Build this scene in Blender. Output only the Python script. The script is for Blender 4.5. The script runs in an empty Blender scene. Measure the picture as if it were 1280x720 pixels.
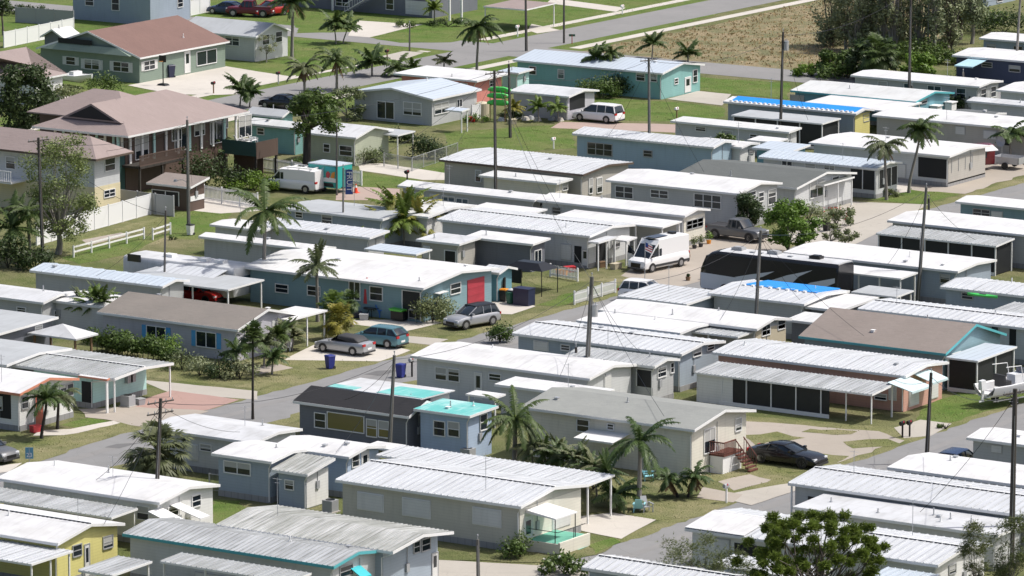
import bpy, math, random
from mathutils import Vector, Matrix
random.seed(7)
sc=bpy.context.scene
COL=sc.collection
# ---------------------------------------------------------------- camera
FPX=6670.0; PITCH=math.radians(10.28); HC=79.0
CA,SA=0.8329,0.5534
Rv=Vector((CA,SA,0)); Fh=Vector((-SA,CA,0))
F3=Vector((Fh.x*math.cos(PITCH),Fh.y*math.cos(PITCH),-math.sin(PITCH)))
U3=Vector((Fh.x*math.sin(PITCH),Fh.y*math.sin(PITCH),math.cos(PITCH)))
CP=Vector((0,0,HC))
cam=bpy.data.objects.new('camera',bpy.data.cameras.new('camera')); COL.objects.link(cam)
cam.location=CP
cam.matrix_world=Matrix(((Rv.x,U3.x,-F3.x,0),(Rv.y,U3.y,-F3.y,0),(Rv.z,U3.z,-F3.z,HC),(0,0,0,1)))
cam.data.sensor_width=36; cam.data.lens=36*FPX/1280; cam.data.clip_start=5; cam.data.clip_end=9000
sc.camera=cam
def ray(px,py): return F3+Rv*((px-640)/FPX)-U3*((py-360)/FPX)
def G(px,py,z=0.0):
    d=ray(px,py); t=(z-HC)/d.z; return CP+d*t
def onX(px,py,x):
    d=ray(px,py); return CP+d*(x/d.x)
def onY(px,py,y):
    d=ray(px,py); return CP+d*(y/d.y)
def proj(p):
    d=Vector(p)-CP; z=d.dot(F3); return (640+FPX*d.dot(Rv)/z,360-FPX*d.dot(U3)/z)
def slide(P,dr,px):
    """point on the line P+t*dr whose picture column is px"""
    d=P-CP; k=px-640; a=d.dot(Rv);b=dr.dot(Rv);c=d.dot(F3);e=dr.dot(F3)
    t=(k*c-FPX*a)/(FPX*b-k*e); return P+dr*t
def vert(px,py,pytop):
    """ground point and height of a vertical thing seen from (px,py) up to row pytop"""
    g=G(px,py); d=ray(px,pytop)
    r=(g-CP).dot(Fh)/d.dot(Fh); return g,(CP+d*r).z
X=Vector((1,0,0));Y=Vector((0,1,0));Z=Vector((0,0,1))
# ---------------------------------------------------------------- materials
MATS={}
def nd(nt,t,**k):
    n=nt.nodes.new(t)
    for a,b in k.items():
        if a.startswith('i_'): n.inputs[a[2:].replace('_',' ')].default_value=b
        else: setattr(n,a,b)
    return n
def rgba(c): return (c[0],c[1],c[2],1)
def M(name,col,rough=.6,kind='paint',c2=None,sc_=1.0,metal=0,amt=.12,bump=.0,spec=.4,stripe=.4):
    if name in MATS: return MATS[name]
    m=bpy.data.materials.new(name); m.use_nodes=True; nt=m.node_tree; L=nt.links
    b=nt.nodes['Principled BSDF']; b.inputs['Roughness'].default_value=rough; b.inputs['Metallic'].default_value=metal
    b.inputs['Specular IOR Level'].default_value=spec
    geo=nd(nt,'ShaderNodeNewGeometry')
    c2=c2 or tuple(v*.62 for v in col)
    def noise(scale,detail=4,vec=None,rough_=.6):
        n=nd(nt,'ShaderNodeTexNoise'); n.inputs['Scale'].default_value=scale; n.inputs['Detail'].default_value=detail; n.inputs['Roughness'].default_value=rough_
        L.new(vec if vec else geo.outputs['Position'],n.inputs['Vector']); return n.outputs['Fac']
    def mapv(s):
        mp=nd(nt,'ShaderNodeMapping'); mp.inputs['Scale'].default_value=s; L.new(geo.outputs['Position'],mp.inputs['Vector']); return mp.outputs[0]
    def ramp(f,a,bb):
        r=nd(nt,'ShaderNodeMapRange'); r.inputs[1].default_value=a; r.inputs[2].default_value=bb; L.new(f,r.inputs[0]); return r.outputs[0]
    def mix(f,a,bb):
        x=nd(nt,'ShaderNodeMix',data_type='RGBA')
        if hasattr(f,'links') : L.new(f,x.inputs['Factor'])
        else: x.inputs['Factor'].default_value=f
        for s,v in (('A',a),('B',bb)):
            i=[q for q in x.inputs if q.name==s and q.type=='RGBA'][0]
            if isinstance(v,tuple): i.default_value=rgba(v)
            else: L.new(v,i)
        return [o for o in x.outputs if o.type=='RGBA'][0]
    def mul(f,k):
        q=nd(nt,'ShaderNodeMath',operation='MULTIPLY'); L.new(f,q.inputs[0])
        if isinstance(k,(int,float)): q.inputs[1].default_value=k
        else: L.new(k,q.inputs[1])
        return q.outputs[0]
    hgt=None
    if kind=='paint':
        c=mix(mul(ramp(noise(.8*sc_,5),.4,.75),amt*3),col,c2)
        c=mix(mul(ramp(noise(6*sc_,4),.5,.8),amt*2),c,c2)
    elif kind=='siding':
        w=nd(nt,'ShaderNodeTexWave',wave_type='BANDS',bands_direction='Z'); w.inputs['Scale'].default_value=1.55
        L.new(geo.outputs['Position'],w.inputs['Vector'])
        c=mix(mul(ramp(noise(.5,5),.4,.8),amt*2.5),col,c2)
        c=mix(mul(ramp(noise(1.0,5,mapv((3,3,.35))),.52,.8),amt*3),c,c2)
        c=mix(mul(ramp(w.outputs['Fac'],.8,1.),.16),c,tuple(v*.5 for v in col))
    elif kind=='panel':   # vertical batten siding
        w=nd(nt,'ShaderNodeTexWave',wave_type='BANDS',bands_direction='DIAGONAL'); w.inputs['Scale'].default_value=1.1
        L.new(geo.outputs['Position'],w.inputs['Vector'])
        mp=mapv((1,1,0)); L.new(mp,w.inputs['Vector'])
        c=mix(mul(ramp(noise(1.0,5,mapv((3,3,.35))),.45,.8),amt*3),col,c2)
        c=mix(mul(ramp(w.outputs['Fac'],.9,1.),.4),c,tuple(v*.5 for v in col))
    elif kind=='coat':    # elastomeric coated roof: patchy, seams, dirt
        c=mix(mul(ramp(noise(.45,6),.45,.75),amt*2.6),col,c2)
        c=mix(mul(ramp(noise(1.0,6,mapv((2.6,.35,1))),.52,.8),amt*3),c,c2)
        c=mix(mul(ramp(noise(9,3),.68,.82),.25),c,c2)
        c=mix(mul(ramp(noise(1.9,6,mapv((1.6,.5,1)),.7),.66,.78),.35),c,(.34,.27,.20))
        c=mix(mul(ramp(noise(.22,3),.5,.53),.10),c,(.45,.47,.50))
        br=nd(nt,'ShaderNodeTexBrick'); br.inputs['Scale'].default_value=1; br.inputs['Mortar Size'].default_value=.035; br.inputs['Brick Width'].default_value=4.3; br.inputs['Row Height'].default_value=9.0
        br.inputs['Color1'].default_value=(0,0,0,1);br.inputs['Color2'].default_value=(0,0,0,1);br.inputs['Mortar'].default_value=(1,1,1,1)
        L.new(geo.outputs['Position'],br.inputs['Vector'])
        c=mix(mul(br.outputs['Fac'],.30),c,c2)
    elif kind=='rib':
        v=mapv((1/stripe,0,0))
        sx=nd(nt,'ShaderNodeSeparateXYZ'); L.new(v,sx.inputs[0])
        fr=nd(nt,'ShaderNodeMath',operation='PINGPONG'); fr.inputs[1].default_value=.5; L.new(sx.outputs[0],fr.inputs[0])
        c=mix(mul(ramp(noise(1.0,6,mapv((3.0,.25,1))),.38,.72),min(1,amt*4)),col,c2)
        c=mix(mul(ramp(noise(.35,4),.45,.7),amt*2),c,c2)
        c=mix(mul(ramp(noise(1.9,6,mapv((1.8,.4,1)),.7),.64,.76),.4),c,(.30,.23,.17))
        c=mix(mul(mul(ramp(fr.outputs[0],.12,.0),ramp(noise(.8,4),.2,.7)),.75),c,tuple(q*.45 for q in c2))
    elif kind=='shingle':
        br=nd(nt,'ShaderNodeTexBrick'); br.inputs['Scale'].default_value=1; br.inputs['Mortar Size'].default_value=.02; br.inputs['Brick Width'].default_value=.5; br.inputs['Row Height'].default_value=.3
        br.inputs['Color1'].default_value=(0,0,0,1);br.inputs['Color2'].default_value=(1,1,1,1);br.inputs['Mortar'].default_value=(.1,.1,.1,1)
        L.new(geo.outputs['Position'],br.inputs['Vector'])
        c=mix(mul(ramp(noise(.35,6),.35,.75),.5),col,c2)
        cc=[o for o in br.outputs if o.name=='Color'][0]
        c=mix(mul(ramp(noise(7,2),.3,.7),.22),c,c2)
        bw=nd(nt,'ShaderNodeRGBToBW'); L.new(cc,bw.inputs[0]); c=mix(mul(bw.outputs[0],.18),c,c2)
    elif kind=='asphalt':
        c=mix(mul(ramp(noise(.12,6),.35,.7),.6),col,c2)
        c=mix(mul(ramp(noise(.7,5),.5,.72),.3),c,tuple(v*.75 for v in col))
        c=mix(mul(ramp(noise(14,3),.4,.8),.35),c,tuple(v*.6 for v in col))
        vo=nd(nt,'ShaderNodeTexVoronoi',feature='DISTANCE_TO_EDGE'); vo.inputs['Scale'].default_value=.22
        nv=nd(nt,'ShaderNodeTexNoise'); nv.inputs['Scale'].default_value=.6; L.new(geo.outputs['Position'],nv.inputs['Vector'])
        ad=nd(nt,'ShaderNodeVectorMath',operation='ADD'); L.new(geo.outputs['Position'],ad.inputs[0]); L.new(nv.outputs['Color'],ad.inputs[1]); L.new(ad.outputs[0],vo.inputs['Vector'])
        c=mix(mul(ramp(vo.outputs['Distance'],.008,.0),.28),c,tuple(v*.5 for v in col))
    elif kind=='grass':
        c=mix(ramp(noise(.16*sc_,6,None,.65),.38,.66),col,c2)
        c=mix(mul(ramp(noise(.55*sc_,5),.5,.72),.55),c,(col[0]*.45,col[1]*.55,col[2]*.5))
        c=mix(mul(ramp(noise(9,3),.45,.75),.5),c,(col[0]*.5,col[1]*.55,col[2]*.5))
        c=mix(mul(ramp(noise(1.3,4),.62,.72),.45),c,(.36,.30,.19))
    elif kind=='dirt':
        c=mix(ramp(noise(.3*sc_,7,None,.75),.42,.58),col,c2)
        c=mix(mul(ramp(noise(3*sc_,5,mapv((1,1.5,1)),.7),.45,.65),.7),c,tuple(v*.5 for v in c2))
    elif kind=='leaf':
        oi=nd(nt,'ShaderNodeObjectInfo')
        c=mix(ramp(noise(1.4*sc_,3),.35,.65),col,c2)
        c=mix(mul(ramp(noise(9,2),.45,.7),.5),c,(col[0]*1.7,col[1]*1.5,col[2]*1.3))
        c=mix(mul(oi.outputs['Random'],.3),c,(col[0]*1.5,col[1]*1.15,col[2]*.8))
    elif kind=='bark':
        c=mix(ramp(noise(1.0,6,mapv((6,6,.8))),.35,.65),col,c2)
    elif kind=='flat':
        c=None; b.inputs['Base Color'].default_value=rgba(col)
    if c is not None: L.new(c,b.inputs['Base Color'])
    if kind in('grass','dirt','leaf','asphalt'): b.inputs['Specular IOR Level'].default_value=.15
    if kind=='leaf':
        b.inputs['Roughness'].default_value=.5; b.inputs['Specular IOR Level'].default_value=.35
        tr=nd(nt,'ShaderNodeBsdfTranslucent'); L.new(c,tr.inputs[0]); ms=nd(nt,'ShaderNodeMixShader'); ms.inputs[0].default_value=.25
        out=nt.nodes['Material Output']; L.new(b.outputs[0],ms.inputs[1]); L.new(tr.outputs[0],ms.inputs[2]); L.new(ms.outputs[0],out.inputs[0])
    if kind in('grass','dirt'):
        hgt=noise(6,4); bump=.35
    if kind=='shingle' : hgt=bw.outputs[0]; bump=.03
    if hgt is not None and bump:
        bn=nd(nt,'ShaderNodeBump'); bn.inputs['Strength'].default_value=.6; bn.inputs['Distance'].default_value=bump; L.new(hgt,bn.inputs['Height']); L.new(bn.outputs[0],b.inputs['Normal'])
    MATS[name]=m; return m
# roofs
M('white',(.69,.69,.685),.55,'coat',(.42,.41,.39),amt=.20)
M('white2',(.60,.61,.62),.55,'coat',(.38,.38,.37),amt=.26)
M('worn',(.62,.63,.62),.6,'coat',(.42,.42,.40),amt=.22)
M('ribw',(.60,.62,.64),.45,'rib',(.42,.43,.44),amt=.13,stripe=.6)
M('ribg',(.50,.52,.53),.45,'rib',(.28,.29,.29),amt=.25,stripe=.4)
M('ribd',(.46,.48,.49),.5,'rib',(.28,.29,.28),amt=.26,stripe=.4)
M('weath',(.53,.54,.53),.6,'rib',(.25,.26,.235),amt=.3,stripe=.4)
M('bluew',(.52,.58,.64),.4,'rib',(.48,.54,.60),amt=.10,stripe=.6)
M('greyr',(.42,.44,.45),.6,'coat',(.30,.31,.31),amt=.2)
M('darkr',(.16,.17,.17),.7,'shingle',(.10,.11,.11))
M('sh_grey',(.30,.31,.29),.85,'shingle',(.22,.23,.22))
M('sh_brown',(.275,.235,.21),.85,'shingle',(.20,.17,.15))
M('sh_tan',(.235,.21,.185),.85,'shingle',(.17,.155,.14))
M('sh_red',(.205,.125,.105),.85,'shingle',(.155,.095,.08))
M('sh_pink',(.31,.25,.235),.85,'shingle',(.25,.20,.185))
M('sh_black',(.022,.022,.024),.8,'shingle',(.012,.012,.014))
M('sh_slate',(.13,.14,.135),.85,'shingle',(.09,.10,.095))
M('tarp',(.02,.28,.75),.5,'paint',(.01,.16,.5),amt=.1)
M('mint',(.13,.47,.44),.6,'coat',(.48,.68,.66),amt=.34)
# walls
def W(n,c,k='siding',amt=.17): return M(n,c,.6,k,tuple(v*.72 for v in c),amt=amt)
W('w_white',(.76,.76,.74)); W('w_grey',(.48,.49,.49)); W('w_lgrey',(.60,.61,.61)); W('w_bluegrey',(.36,.42,.48)); W('w_cream',(.72,.69,.60)); W('w_beige',(.54,.52,.45)); W('w_taupe',(.46,.44,.40))
W('w_navy',(.06,.075,.13)); W('w_blue',(.42,.52,.66)); W('w_teal',(.24,.46,.44)); W('w_lteal',(.50,.75,.71)); W('w_green',(.22,.28,.23)); W('w_olive',(.44,.47,.36))
W('w_yellow',(.70,.64,.25)); W('w_pink',(.62,.36,.29)); W('w_coral',(.66,.26,.22)); W('w_brown',(.11,.075,.06)); W('w_dgreen',(.03,.08,.075)); W('w_tealb',(.16,.34,.40))
W('w_dark',(.10,.11,.13)); W('w_slate',(.17,.18,.21)); W('w_midblue',(.33,.39,.46)); W('w_sand',(.72,.64,.42)); M('skirt',(.30,.30,.30),.8,'panel',(.18,.18,.18)); W('w_plum',(.50,.49,.53)); W('w_ocean',(.23,.35,.39)); W('w_paleb',(.38,.50,.58))
M('trim',(.78,.78,.77),.5,'paint',(.6,.6,.58),amt=.08)
M('trim_brown',(.12,.09,.07),.6); M('trim_coral',(.66,.28,.18),.6); M('trim_teal',(.10,.42,.46),.6); M('trim_blue',(.03,.20,.38),.6)
M('ridge_shade',(.05,.052,.055),.8,'flat'); M('dark',(.016,.017,.019),.7,'flat'); M('screen',(.018,.020,.022),.55,'paint',(.035,.038,.04)); M('black',(.012,.012,.013),.35,'flat')
M('glass',(.015,.022,.03),.08,'flat',spec=.7); M('glass_b',(.05,.09,.14),.12,'flat',spec=.8); M('glass_o',(.16,.14,.05),.15,'flat',spec=.8)
M('shut_blue',(.10,.36,.66),.6); M('shut_w',(.66,.66,.64),.6,'siding'); M('shut_cy',(.50,.68,.70),.5)
M('door_red',(.42,.05,.07),.5,'siding'); M('door_coral',(.55,.16,.11),.5); M('door_w',(.72,.72,.70),.5)
M('awn_cy',(.58,.72,.73),.5); M('awn_teal',(.05,.50,.56),.5); M('awn_blue',(.45,.66,.74),.5)
M('metal',(.45,.46,.47),.4,'paint',metal=.3); M('galv',(.5,.51,.52),.4,'paint',metal=.4); M('gutter',(.70,.71,.72),.4)
# ground
M('grass_base',(.12,.145,.05),.95,'grass',(.23,.21,.115))
M('grass_lush',(.105,.175,.035),.95,'grass',(.175,.195,.07))
M('grass_dry',(.17,.185,.07),.95,'grass',(.29,.26,.15))
M('field',(.34,.27,.17),.95,'dirt',(.19,.19,.10))
M('asphalt',(.23,.23,.23),.9,'asphalt',(.30,.30,.295))
M('asphalt_d',(.15,.15,.15),.9,'asphalt',(.19,.19,.19))
M('asphalt2',(.27,.265,.26),.9,'asphalt',(.21,.21,.205))
M('conc',(.46,.43,.38),.85,'asphalt',(.36,.335,.29))
M('conc_w',(.58,.545,.49),.85,'asphalt',(.46,.43,.385))
M('gravel',(.41,.365,.315),.95,'asphalt',(.31,.28,.235))
M('pinkg',(.42,.32,.28),.95,'asphalt',(.36,.30,.26))
M('brick_pave',(.40,.27,.235),.9,'asphalt',(.35,.24,.21))
M('carpet',(.15,.42,.32),.95,'paint')
M('mulch',(.10,.075,.05),.95,'dirt',(.16,.13,.09))
# plants
M('palm',(.075,.125,.035),.5,'leaf',(.04,.07,.022)); M('palm_l',(.13,.20,.035),.5,'leaf',(.07,.12,.025)); M('palm_y',(.24,.23,.045),.5,'leaf',(.12,.16,.035))
M('palm_g',(.13,.16,.08),.5,'leaf',(.075,.10,.045)); M('deadf',(.20,.14,.075),.7,'leaf',(.13,.09,.05))
M('leafd',(.045,.08,.024),.5,'leaf',(.025,.045,.014)); M('leafm',(.085,.145,.03),.5,'leaf',(.045,.08,.02)); M('leafb',(.13,.23,.03),.5,'leaf',(.06,.12,.02))
M('leafg',(.16,.20,.09),.5,'leaf',(.09,.12,.05)); M('leafgrey',(.25,.30,.18),.5,'leaf',(.14,.175,.09)); M('leafl',(.19,.25,.09),.5,'leaf',(.10,.14,.05)); M('pine',(.19,.27,.055),.5,'leaf',(.075,.125,.025))
M('tuft',(.20,.235,.08),.9,'leaf',(.30,.28,.14)); M('tuft_dry',(.40,.32,.20),.9,'leaf',(.19,.20,.10)); M('flower_w',(.75,.75,.68),.6,'flat'); M('flower_r',(.45,.06,.06),.6,'flat')
M('bark',(.16,.14,.12),.9,'bark',(.08,.07,.06)); M('bark_l',(.30,.28,.25),.9,'bark',(.17,.155,.14)); M('bark_d',(.06,.052,.045),.9,'bark',(.03,.027,.024))
M('pole',(.085,.075,.065),.9,'bark',(.05,.045,.04)); M('pole_g',(.17,.165,.15),.9,'bark',(.10,.098,.09)); M('wood',(.26,.16,.09),.8,'bark',(.16,.10,.06)); M('deck_red',(.17,.06,.045),.7,'bark',(.10,.04,.03))
# vehicles and objects
def P(n,c,r=.25,metal=0): return M(n,c,r,'flat',metal=metal,spec=.6)
P('c_white',(.78,.78,.78)); P('c_silver',(.42,.43,.45),.28,.4); P('c_teal',(.12,.25,.29),.25,.3); P('c_navy',(.012,.018,.035),.18); P('c_black',(.012,.012,.014),.15); P('c_grey',(.15,.155,.16),.3,.3); P('c_red',(.42,.02,.02)); P('c_maroon',(.12,.012,.018)); P('c_dblue',(.02,.04,.10))
P('tyre',(.018,.018,.018),.8); P('rim',(.35,.35,.36),.35,.6); P('light_red',(.45,.02,.02),.2); P('light_w',(.75,.77,.8),.1); P('plastic',(.03,.03,.032),.6)
P('bin_blue',(.02,.03,.22),.45); P('bin_navy',(.015,.02,.06),.45); P('orange',(.75,.28,.02),.5); P('cone',(.85,.07,.02),.5); P('kayak',(.08,.62,.12),.4); P('c_swoosh',(.55,.58,.64),.3); P('red',(.5,.03,.04),.5); P('blue',(.02,.16,.55),.5); P('greenp',(.10,.50,.06),.5); P('teal_m',(.03,.38,.34),.4); P('sign_blue',(.015,.055,.24),.5); P('sign_c',(.10,.28,.40),.5); P('chair_c',(.30,.60,.66),.5); P('white_p',(.8,.8,.8),.4); P('beige',(.52,.46,.34),.6); P('solar',(.03,.035,.06),.15); P('grey_p',(.35,.36,.37),.5); P('green_d',(.02,.10,.06),.5)
# ---------------------------------------------------------------- mesh helpers
class MB:
    def __init__(s): s.v=[]; s.f=[]
    def quad(s,*p):
        n=len(s.v); s.v+= [tuple(q) for q in p]; s.f.append(tuple(range(n,n+len(p)))); return s
    def box(s,x0,x1,y0,y1,z0,z1):
        if x0>x1:x0,x1=x1,x0
        if y0>y1:y0,y1=y1,y0
        if z0>z1:z0,z1=z1,z0
        n=len(s.v); s.v+=[(x0,y0,z0),(x1,y0,z0),(x1,y1,z0),(x0,y1,z0),(x0,y0,z1),(x1,y0,z1),(x1,y1,z1),(x0,y1,z1)]
        s.f+=[(n,n+3,n+2,n+1),(n+4,n+5,n+6,n+7),(n,n+1,n+5,n+4),(n+1,n+2,n+6,n+5),(n+2,n+3,n+7,n+6),(n+3,n,n+4,n+7)]; return s
    def hexa(s,b,t):
        """four bottom points, four top points, counter-clockwise"""
        n=len(s.v); s.v+=[tuple(q) for q in b]+[tuple(q) for q in t]; k=len(b)
        s.f.append(tuple(range(n+k-1,n-1,-1))); s.f.append(tuple(range(n+k,n+2*k)))
        for i in range(k): j=(i+1)%k; s.f.append((n+i,n+j,n+k+j,n+k+i))
        return s
    def prismX(s,prof,x0,x1):  # prof: list (y,z) closed
        return s.hexa([(x0,y,z) for y,z in prof],[(x1,y,z) for y,z in prof])
    def prismY(s,prof,y0,y1):
        return s.hexa([(x,y0,z) for x,z in prof],[(x,y1,z) for x,z in prof])
    def cyl(s,c,r,h,n=10,r2=None,axis='z'):
        r2=r if r2 is None else r2; c=Vector(c)
        def pt(a,rr,hh):
            u,v=math.cos(a)*rr,math.sin(a)*rr
            return c+(Vector((u,v,hh)) if axis=='z' else Vector((u,hh,v)) if axis=='y' else Vector((hh,u,v)))
        A=[2*math.pi*i/n for i in range(n)]
        return s.hexa([pt(a,r,0) for a in A],[pt(a,r2,h) for a in A])
    def tube(s,pts,rad,n=6):
        pts=[Vector(p) for p in pts]
        if isinstance(rad,(int,float)): rad=[rad]*len(pts)
        base=len(s.v)
        for i,p in enumerate(pts):
            d=(pts[min(i+1,len(pts)-1)]-pts[max(i-1,0)]).normalized()
            a=d.cross(Vector((0,0,1)) if abs(d.z)<.9 else Vector((1,0,0))).normalized(); b=d.cross(a)
            for k in range(n):
                t=2*math.pi*k/n; s.v.append(tuple(p+(a*math.cos(t)+b*math.sin(t))*rad[i]))
        for i in range(len(pts)-1):
            for k in range(n):
                q=(k+1)%n; s.f.append((base+i*n+k,base+i*n+q,base+(i+1)*n+q,base+(i+1)*n+k))
        s.f.append(tuple(base+k for k in range(n))); e=base+(len(pts)-1)*n; s.f.append(tuple(e+k for k in range(n-1,-1,-1)))
        return s
    def mesh(s,name,mat,off=(0,0,0),smooth=False):
        me=bpy.data.meshes.new(name); o=off
        me.from_pydata([(a-o[0],b-o[1],c-o[2]) for a,b,c in s.v],[],s.f); me.update()
        me.materials.append(MATS[mat] if isinstance(mat,str) else mat)
        if smooth:
            me.polygons.foreach_set('use_smooth',[True]*len(me.polygons)); me.set_sharp_from_angle(angle=math.radians(smooth if smooth is not True else 40))
        return me
LABELS={}
def tag(o,label,cat,group=None,kind=None):
    if label:
        o['label']=label
        LABELS.setdefault(label,[]).append(o.name)
    if cat: o['category']=cat
    if group: o['group']=group
    if kind: o['kind']=kind
def thing(name,label,cat,loc,rz=0,group=None):
    o=bpy.data.objects.new(name,None); COL.objects.link(o); o.location=loc; o.rotation_euler=(0,0,rz); o.empty_display_size=.3
    tag(o,label,cat,group); o['_o']=1; del o['_o']; return o
ROFF={}
def part(name,mb,mat,parent,local=False,smooth=False,label=None):
    """mb in world coordinates unless local"""
    r=parent
    while r.parent: r=r.parent
    off=(0,0,0) if local else tuple(r.location)
    o=bpy.data.objects.new(name,mb.mesh(name,mat,off,smooth)); COL.objects.link(o); o.parent=parent
    if label: o['label']=label
    return o
def single(name,mb,mat,label=None,cat=None,group=None,kind=None,smooth=False,loc=None):
    o=bpy.data.objects.new(name,mb.mesh(name,mat,loc or (0,0,0),smooth)); COL.objects.link(o)
    if loc: o.location=loc
    tag(o,label,cat,group,kind); return o
def copy_tree(o,parent=None,first=True):
    c=o.copy(); COL.objects.link(c)
    if parent: c.parent=parent
    for ch in o.children: copy_tree(ch,c)
    return c
# ---------------------------------------------------------------- buildings
def rect(b,xa,xc,h):
    P1=G(b[0],b[1],h); P0=slide(P1,X,xa); P2=slide(P1,Y,xc)
    return P0.x,P1.x,P1.y,P2.y
def roofprof(lo,hi,h,r,t):
    m=(lo+hi)/2
    return [(lo,h-t),(m,h+r-t),(hi,h-t),(hi,h),(m,h+r),(lo,h)]
def roof_z(d,u,v):
    x0,x1,y0,y1=d['R']; h=d['h']; r=d['r']
    if d['typ']=='gx': m=(y0+y1)/2; return h+r*(1-abs(v-m)/(m-y0))
    if d['typ']=='gy': m=(x0+x1)/2; return h+r*(1-abs(u-m)/(m-x0))
    if d['typ']=='shed': return h+r*(v-y0)/(y1-y0)
    return h
def add_roof(root,R,h,r,typ,mat,t=.12,rib=0,name='roof'):
    x0,x1,y0,y1=R; mb=MB()
    if typ=='gx': mb.prismX(roofprof(y0,y1,h,r,t),x0,x1)
    elif typ=='gy': mb.prismY([(a,b) for a,b in roofprof(x0,x1,h,r,t)],y0,y1)
    elif typ=='shed': mb.prismX([(y0,h-t),(y1,h+r-t),(y1,h+r),(y0,h)],x0,x1)
    elif typ in('hx','hy','pyr'):
        mx,my=(x0+x1)/2,(y0+y1)/2
        if typ=='hx': w=(y1-y0)/2; a,b=(x0+w,my),(x1-w,my)
        elif typ=='hy': w=(x1-x0)/2; a,b=(mx,y0+w),(mx,y1-w)
        else: a=b=(mx,my)
        for dz in(0,):
            n=len(mb.v); mb.v+=[(x0,y0,h),(x1,y0,h),(x1,y1,h),(x0,y1,h),(a[0],a[1],h+r),(b[0],b[1],h+r),(x0,y0,h-t),(x1,y0,h-t),(x1,y1,h-t),(x0,y1,h-t)]
            if typ=='hy': mb.f+=[(n,n+1,n+4),(n+1,n+2,n+5,n+4),(n+2,n+3,n+5),(n+3,n,n+4,n+5)]
            elif typ=='hx': mb.f+=[(n,n+1,n+5,n+4),(n+1,n+2,n+5),(n+2,n+3,n+4,n+5),(n+3,n,n+4)]
            else: mb.f+=[(n,n+1,n+4),(n+1,n+2,n+4),(n+2,n+3,n+4),(n+3,n,n+4)]
            mb.f+=[(n,n+6,n+7,n+1),(n+1,n+7,n+8,n+2),(n+2,n+8,n+9,n+3),(n+3,n+9,n+6,n),(n+6,n+9,n+8,n+7)]
    if rib:
        if typ in('gx','shed'):
            x=x0+.02; m=(y0+y1)/2
            while x<x1-.05:
                if typ=='gx':
                    mb.hexa([(x,y0-.01,h-.01),(x+.05,y0-.01,h-.01),(x+.05,m,h+r-.01),(x,m,h+r-.01)],[(x,y0-.01,h+.045),(x+.05,y0-.01,h+.045),(x+.05,m,h+r+.045),(x,m,h+r+.045)])
                    mb.hexa([(x,m,h+r-.01),(x+.05,m,h+r-.01),(x+.05,y1,h-.01),(x,y1,h-.01)],[(x,m,h+r+.045),(x+.05,m,h+r+.045),(x+.05,y1,h+.045),(x,y1,h+.045)])
                else: mb.hexa([(x,y0-.01,h-.01),(x+.05,y0-.01,h-.01),(x+.05,y1,h+r-.01),(x,y1,h+r-.01)],[(x,y0-.01,h+.045),(x+.05,y0-.01,h+.045),(x+.05,y1,h+r+.045),(x,y1,h+r+.045)])
                x+=rib
    return part(name,mb,mat,root)
BR=[17]
M('blind',(.42,.42,.40),.7,'flat')
def win_S(root,y,xa,xb,za,zb,kind,fr='trim',gl='glass'):
    add_open(root,'S',y,xa,xb,za,zb,kind,fr,gl)
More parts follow.
